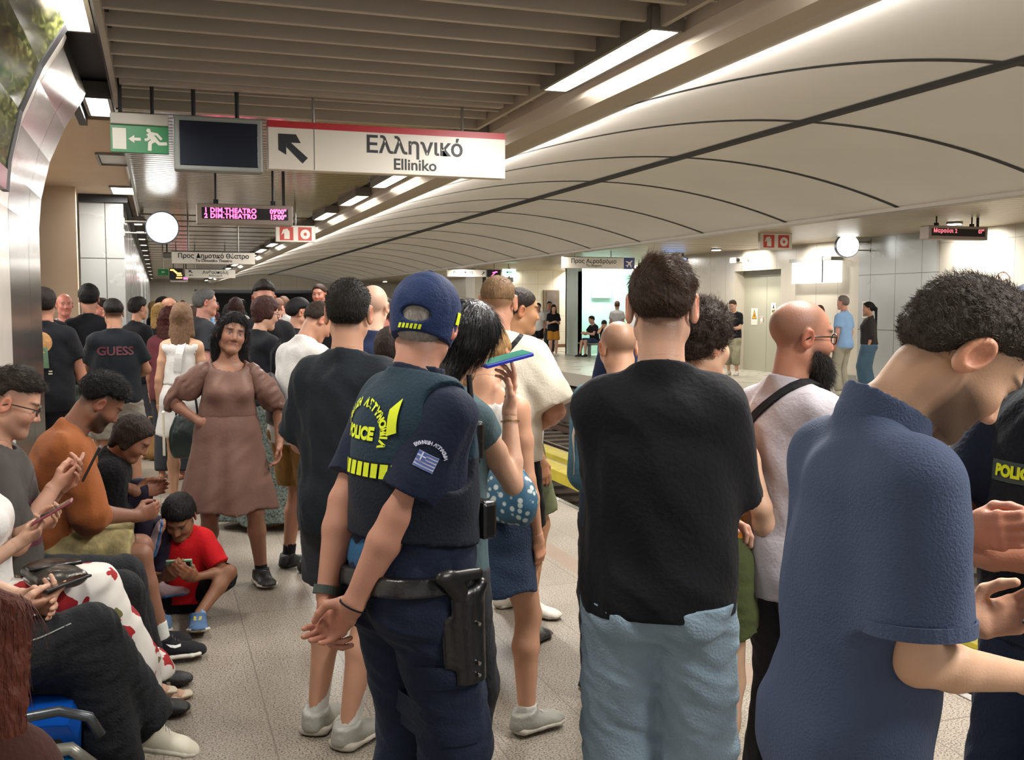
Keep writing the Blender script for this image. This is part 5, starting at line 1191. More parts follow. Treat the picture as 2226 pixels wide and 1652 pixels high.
    # cargo pocket flap on the right thigh
    tr=c['trousers']; decal(c,tr,gpatch([(-.08,-.02),(.08,.0),(.08,.05),(-.08,.045)],14,5),s.leg[1]['h']+V3(.1,-.0,-.20),(0,1,0),(0,0,1),(1,-.25,0),MATS['uniform_trousers'],'pocket_flap',.012,tr)
    decal(c,tr,gpatch([(-.075,-.17),(.075,-.17),(.075,.0),(-.075,.0)],12,12),s.leg[1]['h']+V3(.1,0,-.20),(0,1,0),(0,0,1),(1,-.25,0),MATS['uniform_trousers'],'pocket',.006,tr)
    # cap
    h=s.hs*1.03;R=s.RH;T=lambda x,y,z:s.hc+R@(V3(x,y,z)*h); El=lambda p,r,k=.015,op=1:Pr(T(*p),T(*p),tuple(q*h for q in r),R=R.T,k=k,op=op)
    cap=shell(c,'police_cap',[El((0,-.004,.048),(.0885,.110,.088)),El((0,-.004,.008),(.0875,.1085,.115),.02),Pr(T(-.04,.09,.022),T(.04,.09,.022),(.02*h,.075*h,.006*h),R=frame(R@V3(1,0,0),R@V3(0,0,1)),k=.012),El((0,-.125,.014),(.042,.06,.021),.004,-1)],fab('cap_navy','#1a2b50',.7,.35,150),.0036,cut_post([plane(T(0,-.1,-.030),R@V3(0,-.20,-1))]),.0025,.035,3,1)
    for i in range(6):
        x_=-.030+i*.0105; decal(c,cap,gpatch([(x_,-.006),(x_+.007,-.006),(x_+.010,.006),(x_+.003,.006)],2,2),T(-.012,-.2,-.0185),R[:,0],R[:,2],-R[:,1],m_hi,'strap_marks',.003,cap)
    decal(c,cap,gpatch([(-.012,-.016),(.012,-.016),(.012,.016),(-.012,.016)],3,3),T(.1,-.015,.020),-R[:,1],R[:,2],R[:,0],m_hi,'cap_mark',.003,cap)
    q=T(0,-.004,.140); MB().cyl(Vector(q-R@V3(0,0,.006)),Vector(q),.007,n=10).build('cap_button',MATS['cap_navy'],cap)
    watch(-1,mat('grey_strap','#39433f',.6),False,.022,.033,.012)(c); watch(1,m_sockb,False,.004,.031,.0)(c)
r=Rig(H=1.70,g=1.04,sh=.96,neck=.85,lean=(1,0,0),chest=(3,2,0),head=(5,-42,3),belly=.02,
  armR=dict(w=(.03,-.225,.83),pole=(.75,-.75,-.2),d=(-.72,-.1,-.68),n=(.25,-.9,.1),curl=(.5,.55,.6,.6),thumb=.6),
  armL=dict(w=(-.09,-.195,.88),pole=(-.5,-.8,-.2),d=(.35,-.35,-.85),n=(.5,.75,-.1),curl=(.55,.6,.65,.65),thumb=.5))
person('police officer seen from behind in a navy cap and vest lettered POLICE, hands clasped behind',(.605,2.60),68,r,skin='#a87055',res=.0052,hair='short',hairc='#8d8881',hairopt=dict(t=.0015,line=dict(front=.07,temple=.03,ear=.0,nape=-.072),strands=3500,slen=.010,sr=.0006,comb=(0,-.2,-1),lift=.3,fuzz=.0006,top=0),fade=dict(front=.07,temple=.03,ear=0,nape=-.075,s=.5),parts=[officer_parts,shoes(m_shoeb)],stub=.2,beardc='#7d7771',handres=.0036)
# ---- 2 young man in the black T-shirt
r=Rig(H=1.715,g=.96,sh=.93,lean=(0,0,0),chest=(2,-3,0),head=(3,2,0),neck=1.08,armR=dict(w=(-.02,.27,1.09),pole=(1,-.5,-.45),d=(-1,.15,.1),n=(0,-1,0),curl=.4),armL=dict(w=(.10,.22,1.03),pole=(-1,-.5,-.4),d=(1,-.12,.15),n=(0,-.4,-1),curl=.55))
def tee2(c): shirt(m_blk,sleeve=.92,hem=-.055,ease=.018,loose=.022,sl_ease=.022,folds=.009,fs=.075,seed=11,flare=.006)(c); neckband(m_blk,up=.012,r=.066)(c)
person('young man from behind in a plain black T-shirt and pale jeans, arms folded',(1.19,2.32),30,r,skin='#b8876a',res=.0052,hair='short',hairc='#30231b',fade=dict(front=.07,temple=.03,ear=.0,nape=-.088,s=.6),
 hairopt=dict(t=.010,top=.008,line=dict(front=.066,temple=.045,ear=.022,nape=-.030),strands=8000,slen=.012,slen_top=.034,sr=.0008,comb=(.9,.5,-.3),lift=.12,rnd=.12,scurl=.3,wave=.25,scol='#4f3c2c',fuzz=.003,fs=.016,grav=.10,seg=5),parts=[tee2,trousers(m_jean,top=-.02,wide=.016,folds=.010,fs=.055,seed=5,ease=.018),shoes(m_shoew,m_sole)],ear=1.18)
# ---- 3 man in the blue polo, looking down at a phone
def polo3(c):
    shirt(m_polo,sleeve=.80,hem=-.16,ease=.012,loose=.010,sl_ease=.030,folds=.009,fs=.10,seed=21,neck=.068,smooth=2)(c)
    s=c['s']; k=s.k; cc=s.nb+s.RC@V3(0,.012,0); R=s.RC
    P_=[Pr(cc+R@V3(0,-.004,-.03),cc+R@V3(0,.010,.07),(.083,.086),(.072,.072),right=R[:,0],k=0),Pr(cc+R@V3(0,0,-.08),cc+R@V3(0,.012,.1),(.074,.077),(.066,.066),right=R[:,0],k=0,op=-1),Pr(cc+R@V3(0,.12,-.05),cc+R@V3(0,.10,.08),(.018,.08),(.03,.08),right=R[:,0],k=0,op=-1)]
    shell(c,'collar',P_,m_polo,.005,cut_post([plane(cc+R@V3(0,0,.036),R@V3(0,.45,1)),plane(cc+R@V3(0,-.0,-.020),R@V3(0,-.30,-1))]),.001,smooth=1)
    for sd in (1,-1):
        a=s.arm[sd]; ax=nrm(a['e']-a['s']); p=a['s']+(a['e']-a['s'])*.775; bandring(c,p,ax,.084,.022,m_polo,'sleeve_cuff',.004)
    mb=MB(); q=cc+R@V3(.018,.085,-.0); mb.cyl(Vector(q),Vector(q+R@V3(0,.006,0)),.005,n=10); mb.build('button',mat('navy_button','#20283f',.3),c['shirt'])
r=Rig(H=1.69,g=.84,sh=.97,hs=1.06,lean=(1,0,0),chest=(5,0,0),head=(40,6,0),headshift=(0,.04,-.004),belly=.02,armR=dict(w=(.11,.265,1.01),pole=(.35,-1,-1),d=(-.45,.85,.25),n=(-.6,-.2,.75),curl=(.35,.45,.5,.55),thumb=.5),armL=dict(w=(-.12,.28,1.03),pole=(-.5,-.6,-1),d=(.45,.85,.3),n=(.6,-.2,.75),curl=.45))
rt,cx3=person('man in an indigo polo shirt with dark curly hair, head bent over a phone',(1.11,1.45),102,r,skin='#c2936f',res=.0052,hair='curly',hairc='#38312b',stub=.8,beardc='#33251a',fade=dict(front=.07,temple=.03,ear=.012,nape=-.075,s=.55),
 hairopt=dict(t=.013,top=.010,line=dict(front=.062,temple=.038,ear=.016,nape=-.052),strands=9000,slen=.013,slen_top=.020,sr=.00055,comb=(-.2,-.7,-.2),lift=.55,rnd=.3,scurl=.55,wave=.5,scol='#51483f',fuzz=.0025,fs=.011,grav=.0,seg=4),parts=[polo3,trousers(m_djean,top=-.1)],ear=1.12,headres=.0036)
p=world(rt,(0.02,.39,1.10)); X_=rdir(rt,(1,0,.12)); Nn=rdir(rt,(0,-.55,1)); Y_=Nn.cross(X_).normalized(); X_=Y_.cross(Nn).normalized()
phone_obj('black phone with a blue-white picture on screen, held by the man in the indigo polo',p,[X_[:],Y_[:],Nn.normalized()[:]],m_shoeb,mat('photo_screen','#5a7c8c',.2,emis='#6f9aad',estr=.5,var=.5,vscale=30))
# ---- 4 bald bearded man with glasses
r=Rig(H=1.625,g=.97,sh=.98,lean=(0,0,0),chest=(2,0,0),head=(2,15,0),armR=dict(w=(.12,.28,1.05),pole=(.6,-1,-.6)),armL=dict(w=(-.12,.28,1.05),pole=(-.6,-1,-.6)))
def bald4(c):
    shirt(m_lav,sleeve=.8,hem=-.13,ease=.018,loose=.024,sl_ease=.026,folds=.007,seed=31)(c); neckband(m_lav,up=.014)(c)
    s=c['s'];C_=s.C; strap(c,[C_(.085,.04,.42),C_(.06,-.08,.37),C_(-.03,-.12,.28),C_(-.12,-.11,.16),C_(-.18,-.03,.02),C_(-.16,.08,-.08)],.028,m_sockb,'bag_strap',on=c['shirt'])
    h=s.hs*1.03;T=lambda x,y,z:s.hc+s.RH@(V3(x,y,z)*h)
    bd=shell(c,'beard',[Pr(T(0,.060,-.075),T(0,.085,-.150),(.058*h,.040*h),(.030*h,.026*h),right=s.RH[:,0],k=.02),Pr(T(.05,.03,-.055),T(.0,.08,-.10),.020,.03,k=.02),Pr(T(-.05,.03,-.055),T(.0,.08,-.10),.020,.03,k=.02)],hairmat('#19120e'),.005,cut_post([plane(T(0,.09,-.052),s.RH@V3(0,.3,1))]),.004,.015)
    me=bd.data; co_=np.array([v.co[:] for v in me.vertices]); no=np.array([v.normal[:] for v in me.vertices]); rng=np.random.default_rng(3); pk=rng.choice(len(co_),3500)
    strands('beard_strands',co_[pk],no[pk]*.6+np.array((0,.1,-1.)),.028*rng.uniform(.5,1.1,3500),mat('strand_beard','#1c1410',.4),bd,curl=.35,r=.0006,seed=4)
person('bald bearded man in glasses and lavender T-shirt with a black strap across the back',(1.83,2.72),84,r,skin='#a4694a',res=.008,hairc='#2c211b',beard=.85,beardc='#1a120e',fade=dict(front=.095,temple=.07,ear=.015,nape=-.06,s=.42),parts=[bald4,glasses('#2a1812'),trousers(m_dkg,top=-.1)],headres=.0042)
# ---- 5 woman with the orange top
r=Rig(H=1.60,fem=True,g=.98,chest=(0,0,0),head=(2,20,0),armR=dict(w=(.2,.12,.84),rel=None,pole=(.6,-1,0)),armL=dict(w=(-.15,.25,1.0),pole=(-.6,-1,-.5)))
m_or=fab('orange_top','#c47a1e')
def top5(c):
    s=c['s']; shirt(m_or,sleeve=.0,noarms=True,hem=.06,ease=.006,loose=0,neck=.1,deep=.05,folds=.002)(c)
    strap(c,[s.C(.085,.09,.25),s.C(.085,.03,.385),s.C(.075,-.06,.35),s.C(.07,-.10,.25)],.035,m_or,'shoulder_strap',on=c['shirt'],off=.003)
person('woman with a dark curly updo and olive shorts just behind the plain black T-shirt',(1.555,2.80),52,r,skin='#c79a78',res=.0085,hair='curly',hairc='#2e241e',
 hairopt=dict(t=.040,top=.02,line=dict(front=.07,temple=.02,ear=-.03,nape=-.065),strands=8000,slen=.030,sr=.0006,comb=(0,.2,1),lift=.8,rnd=.5,scurl=.8,wave=.6,scol='#42352c',fuzz=.006,fs=.016,grav=0),parts=[top5,shorts(m_ol,length=.27,top=.13,wide=.012,folds=.008),shoes(m_shoew,m_sole,sockmt=m_sockw)])
# ---- 6 tall man in navy and short man with the teal backpack
r=Rig(H=1.76,head=(4,-6,0))
person('tall dark-haired man in a navy T-shirt, almost hidden behind the black T-shirt man',(1.98,3.95),22,r,skin='#a06b4c',res=.011,hair='short',hairc='#1e1713',hairopt=dict(t=.016,top=.012,fuzz=.004),parts=[shirt(fab('navy_cotton','#1f2f4d'),hem=-.1,seed=41),trousers(m_dkg,top=-.05),shoes(m_shoeb)])
r=Rig(H=1.55,g=.98,sh=.88,head=(12,-14,0),armR=dict(w=(.08,.26,1.0),pole=(.4,-1,-.6)),armL=dict(w=(-.08,.26,1.0),pole=(-.4,-1,-.6)))
rt,cx6=person('short man with a close-shaved head and prominent ear, wearing a teal backpack',(1.77,3.80),18,r,skin='#b4805f',res=.010,hairc='#6b5440',fade=dict(front=.075,temple=.04,ear=.015,nape=-.06,s=.6),parts=[shirt(fab('slate_cotton','#2b3a4a'),hem=-.1,seed=42),trousers(m_dkg,top=-.05),shoes(m_shoeb)],ear=1.15,headres=.005)
e=empty('backpack',world(rt,(-.03,-.2,.93))[:],rz=-math.radians(18),label='teal denim backpack with pale zip piping on the short shaved-head man',cat='bag')
ctxb=dict(root=e,s=None,res=.008); k_=Vector((0,0,0))
bp=[Pr((-.105,-.03,0.05),(-.105,-.02,.33),(.10,.085),(.085,.07),k=.03),Pr((.085,-.03,0.05),(.085,-.02,.33),(.10,.085),(.085,.07),k=.05)]
def shell0(name,prims,mt,par,res=.008,post=None,folds=.004,fs=.06,seed=1,smooth=1):
    return shell(dict(root=par,res=res),name,prims,mt,res,post,folds,fs,seed,smooth)
b_=shell0('pack',bp,m_teal,e); 
MB().tube([(-.18,-.08,.05),(-.185,-.08,.2),(-.15,-.08,.36),(0,-.09,.41),(.15,-.08,.36),(.185,-.08,.2),(.18,-.08,.05)],.006,6).build('zip',m_sole,e,smooth=True)
shell0('front_pocket',[Pr((-.06,-.10,.06),(-.06,-.095,.16),(.07,.03),(.06,.03),k=.03),Pr((.06,-.10,.06),(.06,-.095,.16),(.07,.03),(.06,.03),k=.03)],m_teal,e)
# ---- 7 black-haired woman with phone
r=Rig(H=1.63,fem=True,chest=(0,0,8),head=(10,8,14),armR=dict(w=(.15,.21,1.30),pole=(.1,.6,-1),d=(.0,.2,1),n=(-.5,-.6,.3),curl=(.15,.35,.45,.5),thumb=.2,spread=.6),armL=dict(w=(-.12,.24,1.02),pole=(-.6,-1,-.5)))
rt,c7=person('woman with glossy black hair talking into a phone held flat, standing just beyond the officer',(.775,3.02),50,r,skin='#b98a6c',res=.008,hair='bob',hairc='#121212',hairopt=dict(t=.022,len=.16,w=.085,lock=1.0,frontlock=.35,lockf=.25,fuzz=.0022,fs=.03,freq=260,top=.01,strands=5000,slen=.07,lift=.04,sr=.0007,scurl=.06,rnd=.05,scol='#0c0c0e',comb=(0,0,-1),mat=mat('glossy_black_hair','#0e0e10',.25,bump=.8,bscale=150,aniso=(1,1,.12),spec=.7)),parts=[shirt(fab('grey_teal','#4d6268'),hem=-.06,sleeve=.2,sl_ease=.004,seed=51),trousers(m_dkg,top=-.03),shoes(m_shoeb),watch(1,mat('gold_bracelet','#a98a50',.3,1),False,.003,.026,.04)],handres=.0036)
p=world(rt,(.135,.21,1.455)); Y_=rdir(rt,(.55,.8,.22)).normalized(); Nn=rdir(rt,(.10,-.02,1)).normalized(); X_=Y_.cross(Nn).normalized(); Nn=X_.cross(Y_)
phone_obj('phone in a blue and pink case held flat to the mouth of the black-haired woman',p,[X_[:],Y_[:],Nn[:]],mat('blue_case','#2438b8',.35),mat('green_glass','#3f8f7d',.15),size=(.078,.165,.012))
# ---- 7b bare-backed woman with denim skirt
r=Rig(H=1.57,fem=True,g=1.05,head=(24,-14,-8),legR=dict(a=(.11,.10,.085),toe=(.5,1,0)),legL=dict(a=(-.10,-.12,.085),toe=(-.1,1,0)))
def top7(c):
    s=c['s']; shirt(m_whc,sleeve=0,noarms=True,hem=.08,ease=.004,loose=0,neck=.12,deep=.10,folds=.002)(c)
    skirt(m_djean,length=.36,top=.115,flare=.015,pleats=3,depth=.003,folds=.004)(c)
rt,c8=person('bare-shouldered woman in a short denim skirt with a chain-strap bag, seen from behind',(1.14,3.60),46,r,skin='#bd8561',res=.0085,hair='long',hairc='#8d6d45',hairopt=dict(len=.24,w=.06,dir=(-.45,.0,-1),lock=.8),parts=[top7,shoes(m_gsh,m_sole,sockmt=m_sockw,sockh=.03,e=.014,chunk=.006,lace=m_whc)])
e=empty('handbag',world(rt,(.15,-.14,.90))[:],rz=-math.radians(50),label='blue and white woven handbag hanging on a silver chain from the bare-shouldered woman',cat='bag')
m_bag=bpy.data.materials.new('blue_white_weave'); m_bag.use_nodes=True; nt=m_bag.node_tree; vt=N(nt,'TexVoronoi'); vt.inputs['Scale'].default_value=38; tc=N(nt,'TexCoord'); nt.links.new(tc.outputs['Object'],vt.inputs['Vector']); rr=N(nt,'ValToRGB'); rr.color_ramp.elements[0].color=(*rgb('#b9c4c2'),1); rr.color_ramp.elements[1].color=(*rgb('#2f5a73'),1); rr.color_ramp.elements[0].position=.30; rr.color_ramp.elements[1].position=.42; nt.links.new(vt.outputs['Distance'],rr.inputs[0]); nt.links.new(rr.outputs[0],nt.nodes['Principled BSDF'].inputs['Base Color'])
b_=shell0('bag_body',[Pr((-.07,0,.04),(.07,0,.04),(.05,.085,.05),(.05,.085,.05),right=(0,1,0),k=.03),Pr((-.05,0,.10),(.05,0,.10),(.035,.06,.03),(.035,.06,.03),right=(0,1,0),k=.03)],m_bag,e)
mb=MB(); inv=(Matrix.Translation(e.location)@Matrix.Rotation(e.rotation_euler[2],4,'Z')).inverted()
pts=[inv@world(rt,q) for q in ((.175,-.1,.95),(.165,-.125,1.1),(.13,-.115,1.25),(.11,-.06,1.375),(.11,.0,1.385))]
for a,b in zip(pts[:-2],pts[1:-1]):
    n=9
    for i in range(n):
        q=a.lerp(b,(i+.5)/n); d=(b-a).normalized(); o_=Vector((1,0,0)) if i%2 else Vector((0,1,0)); o_=(o_-d*o_.dot(d)).normalized()
        mb.tube([q+d*.009*math.cos(t)+o_*.0055*math.sin(t) for t in np.linspace(0,6.28,9)],.0016,5)
mb.build('chain',MATS['brushed_steel'],e); MB().tube(pts[-3:],.008,8,flat=.4).build('shoulder_pad',mat('taupe_strap','#6a5a54',.6),e,smooth=True)
# ---- 8, 9 cream shirt man and his neighbour
r=Rig(H=1.745,g=1.02,head=(2,-4,0),chest=(0,0,0),armR=dict(w=(.17,.17,1.03),pole=(.8,-1,-.1),d=(-.5,.8,.1)),legR=dict(a=(.14,.02,.085),toe=(.5,1,0)))
def sh8(c):
    shirt(m_cream,sleeve=.92,hem=-.03,ease=.02,loose=.026,sl_ease=.032,folds=.008,seed=61)(c); neckband(m_cream,up=.03,r=.070,h=.02,tilt=.1)(c)
    s=c['s'];C_=s.C; strap(c,[C_(.10,.05,.40),C_(.09,-.08,.37),C_(.0,-.13,.27),C_(-.11,-.12,.13),C_(-.19,-.02,-.0)],.022,m_sockb,'bag_strap',on=c['shirt'])
person('man with cropped fair hair in a loose cream short-sleeved shirt with a black shoulder strap',(1.50,4.59),26,r,skin='#b87f5f',res=.0095,hairc='#7c6146',fade=dict(front=.075,temple=.05,ear=.03,nape=-.045,s=.75),hair='short',hairopt=dict(t=.005,line=dict(front=.07,temple=.05,ear=.045,nape=.01),fuzz=.001,strands=2500,slen=.009,lift=.8,sr=.0007),parts=[sh8,shorts(m_blk,length=.40,top=.02,wide=.01),shoes(m_leather,sockmt=m_sockb,sockh=.0)],headres=.0052,ear=1.15)
r=Rig(H=1.70,head=(4,10,0),legR=dict(a=(.10,.04,.085),toe=(.9,.6,0)))
person('dark cropped-haired man in profile just right of the man in the cream shirt',(1.75,5.08),80,r,skin='#a87448',res=.010,hairc='#241c17',hair='short',hairopt=dict(t=.005,fuzz=.001,line=dict(front=.055,temple=.03,ear=.015,nape=-.03)),fade=dict(front=.06,temple=.03,ear=.012,nape=-.055,s=.8),parts=[shirt(m_gT,hem=-.05),shorts(fab('camo','#4d5138',.8,.3,60,.6),length=.42,wide=.015),shoes(m_shoew,m_sole)],headres=.006)
# ---- 10 man in dark T-shirt left of the officer
r=Rig(H=1.695,g=.98,sh=.95,head=(1,-20,0),stance=.0,legR=dict(a=(.04,-.10,.085),toe=(.2,1,0)),legL=dict(a=(-.14,-.02,.085),toe=(-.15,1,0)),armL=dict(w=(-.13,.26,1.0),pole=(-.8,-.8,-.3)))
def t10(c): shirt(m_chr,sleeve=.85,hem=-.12,ease=.018,loose=.028,sl_ease=.026,folds=.008,seed=71)(c); neckband(m_chr,up=.012)(c)
def socktext(c):
    for o in [x for x in c['root'].children if x.name.startswith('sock')]:
        cc=np.array([v.co[:] for v in o.data.vertices]); m=cc.mean(0)
        decal(c,o,text_mesh('ICON',.017,.001),m+V3(0,-.1,.035),(1,0,0),(0,0,1),(0,-1,0),m_sockb,'sock_mark',.002,o)
person('man from behind in a charcoal T-shirt with faded crop, white socks and silver trainers',(.66,3.80),38,r,skin='#b47f5f',res=.009,hair='short',hairc='#17130f',fade=dict(front=.07,temple=.03,ear=.012,nape=-.062,s=.8),hairopt=dict(t=.009,top=.010,line=dict(front=.066,temple=.045,ear=.028,nape=-.035),strands=3500,slen=.008,lift=1.2,sr=.0007,rnd=.3,fuzz=.0016,fs=.01,scol='#231c17'),parts=[t10,shorts(m_dkg,length=.36,top=.0,wide=.012),shoes(m_gsh,m_sole,e=.016,chunk=.010,sockmt=m_sockw,sockh=.13,lace=m_whc),socktext],headres=.0048,ear=1.12)
# ---- 11 white T-shirt man with grey sling bag
r=Rig(H=1.67,g=.92,lean=(2,0,0),chest=(10,0,0),head=(26,10,0),armR=dict(w=(.08,.30,1.02),pole=(.6,-1,-.5)),armL=dict(w=(-.08,.30,1.02),pole=(-.6,-1,-.5)))
rt,c11=person('slim man in white T-shirt and khaki shorts, head bowed, grey bag on his back',(.78,6.35),58,r,skin='#ad7656',res=.0105,hair='short',hairc='#2e231b',hairopt=dict(t=.007,top=.006,fuzz=.0015,strands=2000,slen=.016,lift=.3,sr=.001,line=dict(front=.066,temple=.04,ear=.03,nape=-.02)),fade=dict(front=.07,temple=.03,ear=.012,nape=-.055,s=.6),parts=[shirt(m_whc,sleeve=.8,hem=-.10,loose=.022,seed=81),shorts(m_kh,length=.42,top=-.02,wide=.02,folds=.010),shoes(m_shoeb,sockmt=m_sockb,sockh=.07)],headres=.0052)
e=empty('sling_bag',world(rt,(-.02,-.15,1.04))[:],rz=-math.radians(58),label='pointed grey sling bag on the back of the white T-shirt man',cat='bag')
shell0('bag_body',[Pr((-.03,0,.16),(.04,0,-.08),(.025,.03),(.115,.045),k=.03)],fab('grey_nylon','#4a4648',.5),e,folds=.006)
MB().tube([(-.03,.0,.15),(-.06,.03,.30),(-.08,.12,.38)],.012,8,flat=.3).build('strap',m_sockb,e)
# ---- 12 woman in the brown dress
skd='#85563c'
r=Rig(H=1.55,fem=True,g=1.10,hs=1.10,head=(-4,-4,-9),chest=(0,0,-2),armR=dict(w=(.155,.06,.965),pole=(1,-.55,.1),d=(-.75,.5,-.3),n=(-.3,-1,0),curl=.6),armL=dict(w=(-.285,.05,.82),pole=(-1,-.4,0)),legR=dict(a=(.12,-.1,.085),toe=(.3,1,0)),legL=dict(a=(-.17,.05,.085),toe=(-.15,1,0)))
def dress(c):
    s=c['s']; shirt(m_brn,sleeve=0,noarms=True,hem=.16,ease=.012,loose=.0,neck=.092,deep=.012,folds=.003,name='dress_bodice')(c)
    skirt(m_brn,hemz=.455,top=.215,flare=.105,pleats=7,depth=.020,folds=.004,name='dress_skirt')(c)
    for sd in (1,-1):
        a=s.arm[sd]; S_,E_,W_=a['s'],a['e'],a['w']; c_=E_+(W_-E_)*.12
        shell(c,'puff_sleeve',[Pr(S_+V3(0,0,.01),S_+(E_-S_)*.5,.062,.078,k=.02),Pr(S_+(E_-S_)*.5,E_+(W_-E_)*.14,.078,.062,k=.02,cuts=[(c_,nrm(W_-E_))])],m_brn,.008,None,.013,.035,5+sd,1)
    bandring(c,s.P+V3(0,0,.188),(0,0,1),.150,.02,m_brn,'waist_seam',.002,ry=.122)
person('woman in a knee-length brown dress with puff sleeves, hand on hip, facing the camera',(.36,6.12),177,r,skin=skd,res=.009,hair='long',hairc='#0f0d0d',lips='#7c3a34',hairopt=dict(t=.017,len=.30,w=.105,lock=1.1,lockr=.036,frontlock=.7,lockf=.5,taper=.05,strands=4500,slen=.06,lift=.12,sr=.0011,scurl=.5,rnd=.15,scol='#100d0c',comb=(0,0,-1),wave=.3,fuzz=.006,fs=.02,top=.014,dir=(.0,-.1,-1),line=dict(HL,front=.060)),parts=[dress,shoes(m_shoeb,m_shoew,e=.014,chunk=.008,sockmt=m_sockb,sockh=.04,lace=m_dkg)],headres=.0042)
# ---- 13 boy on the floor
r=Rig(H=1.20,child=True,hs=.90,g=.98,pelvis=(0,0,.095),lean=(8,0,0),chest=(10,0,0),head=(20,8,0),armR=dict(w=(.065,.26,.26),pole=(1,-.2,-.6),d=(-.4,.8,.5),n=(-.6,-.3,.5)),armL=dict(w=(-.065,.26,.25),pole=(-1,-.2,-.6),d=(.4,.8,.5),n=(.6,-.3,.5)),
  legR=dict(a=(.085,.34,.075),pole=(1,.3,1.0),toe=(.1,1,.25),up=(0,-.25,1)),legL=dict(a=(-.085,.34,.075),pole=(-1,.3,1.0),toe=(-.1,1,.25),up=(0,-.25,1)))
def boyp(c):
    shirt(fab('bright_red','#c0141c'),sleeve=.8,hem=-.02,ease=.010,loose=.008,sl_ease=.016,neck=.07,seed=5,res=.007)(c); trousers(m_blk,length=.46,top=.05,wide=.008,ease=.008,loose=.004,name='shorts',res=.007)(c)
    shoes(fab('blue_trainer','#47607f'),m_sole,e=.008,chunk=.006,sockmt=fab('sky_sock','#6f93b0'),sockh=.03,res=.005)(c)
    for o in [x for x in c['root'].children if x.name.startswith('shoe')]:
        cc=np.array([v.co[:] for v in o.data.vertices]); m=cc.mean(0); decal(c,o,polymesh([[(-.018,-.01+.012*i),(.018,-.01+.012*i),(.018,-.003+.012*i),(-.018,-.003+.012*i)] for i in range(3)]),m+V3(0,.0,.03),(1,0,0),(0,1,0),(0,-.1,1),mat('trainer_yellow','#c9b430',.5),'velcro_strap',.003,o)
rt,_=person('small boy in a red T-shirt sitting cross-kneed on the floor with a handheld game',(.10,5.64),186,r,skin='#80502f',res=.0075,hair='short',hairc='#0e0c0c',hairopt=dict(t=.018,top=.012,strands=2500,slen=.02,lift=.1,sr=.0009,comb=(0,.6,-.6),line=dict(front=.048,temple=.03,ear=.01,nape=-.05),fuzz=.002,fs=.02),parts=[boyp],headres=.0040,handres=.0034)
p=world(rt,(.0,.31,.335)); X_=rdir(rt,(1,0,0)); Nn=rdir(rt,(0,-.8,.55)).normalized(); Y_=Nn.cross(X_).normalized()
phone_obj('small handheld console with bright case held by the boy on the floor',p,[X_[:],Y_[:],Nn[:]],mat('console_case','#7f9a82',.5),mat('console_scr','#35513f',.3),size=(.125,.06,.012),name='handheld_console',cat='console')
e=empty('carrier_bag',(.02,5.72,0),label='crumpled white plastic bag lying behind the boy on the floor',cat='bag')
shell0('bag_body',[Pr((-.02,0,.06),(.08,.02,.05),(.10,.09,.06),(.08,.07,.05),k=.02)],mat('white_plastic','#c9d3d8',.3),e,post=cut_post([plane((0,0,.004),(0,0,-1))]),folds=.014,fs=.03)
# ---- seated row on the left
m_bl=mat('blue_seat','#0f4fae',.25); m_bl2=mat('blue_seat_light','#1673b5',.22)
b=empty('bench',(-.5,4.4,0),label='row of blue moulded platform seats with grey metal frame along the left wall',cat='bench')
pts=[(-.735,.82),(-.715,.60),(-.69,.44),(-.58,.385),(-.38,.405),(-.28,.395),(-.255,.35),(-.26,.24),(-.28,.23),(-.285,.33),(-.30,.36),(-.38,.37),(-.58,.35),(-.71,.40),(-.735,.6),(-.755,.82)]
for i,y in enumerate((1.75,3.45,3.98,4.5,5.02,5.54)):
    o=MB().extrude(pts,1,y-.26,y+.24).build('seat_shell',m_bl,b); o.matrix_parent_inverse=Matrix.Translation((.5,-4.4,0))
mbf=MB(); mbf.box(-.6,-.52,1.4,5.8,.26,.32); 
for y in (1.5,3.4,4.6,5.7): mbf.box(-.6,-.52,y,y+.06,0,.3); mbf.box(-.72,-.4,y-.01,y+.07,0,.02)
o=mbf.build('frame',m_grey,b); o.matrix_parent_inverse=Matrix.Translation((.5,-4.4,0))
o=MB().tube([(-.66,3.17,.46),(-.5,3.17,.435),(-.3,3.175,.45),(-.22,3.18,.42),(-.19,3.18,.36)],.016,8).build('arm_rail',mat('dark_rail','#5c6064',.3,.7),b,smooth=True); o.matrix_parent_inverse=Matrix.Translation((.5,-4.4,0))
o=MB().tube([(-.66,3.15,.36),(-.4,3.15,.345),(-.27,3.15,.345),(-.21,3.155,.28)],.02,8).build('lower_rail',mat('pale_rail','#9a988f',.3,.6),b,smooth=True); o.matrix_parent_inverse=Matrix.Translation((.5,-4.4,0))
o=MB().box(-.62,-.22,3.14,3.18,.05,.32,bev=.02).build('end_panel',m_bl2,b); o.matrix_parent_inverse=Matrix.Translation((.5,-4.4,0))
SZ=.545
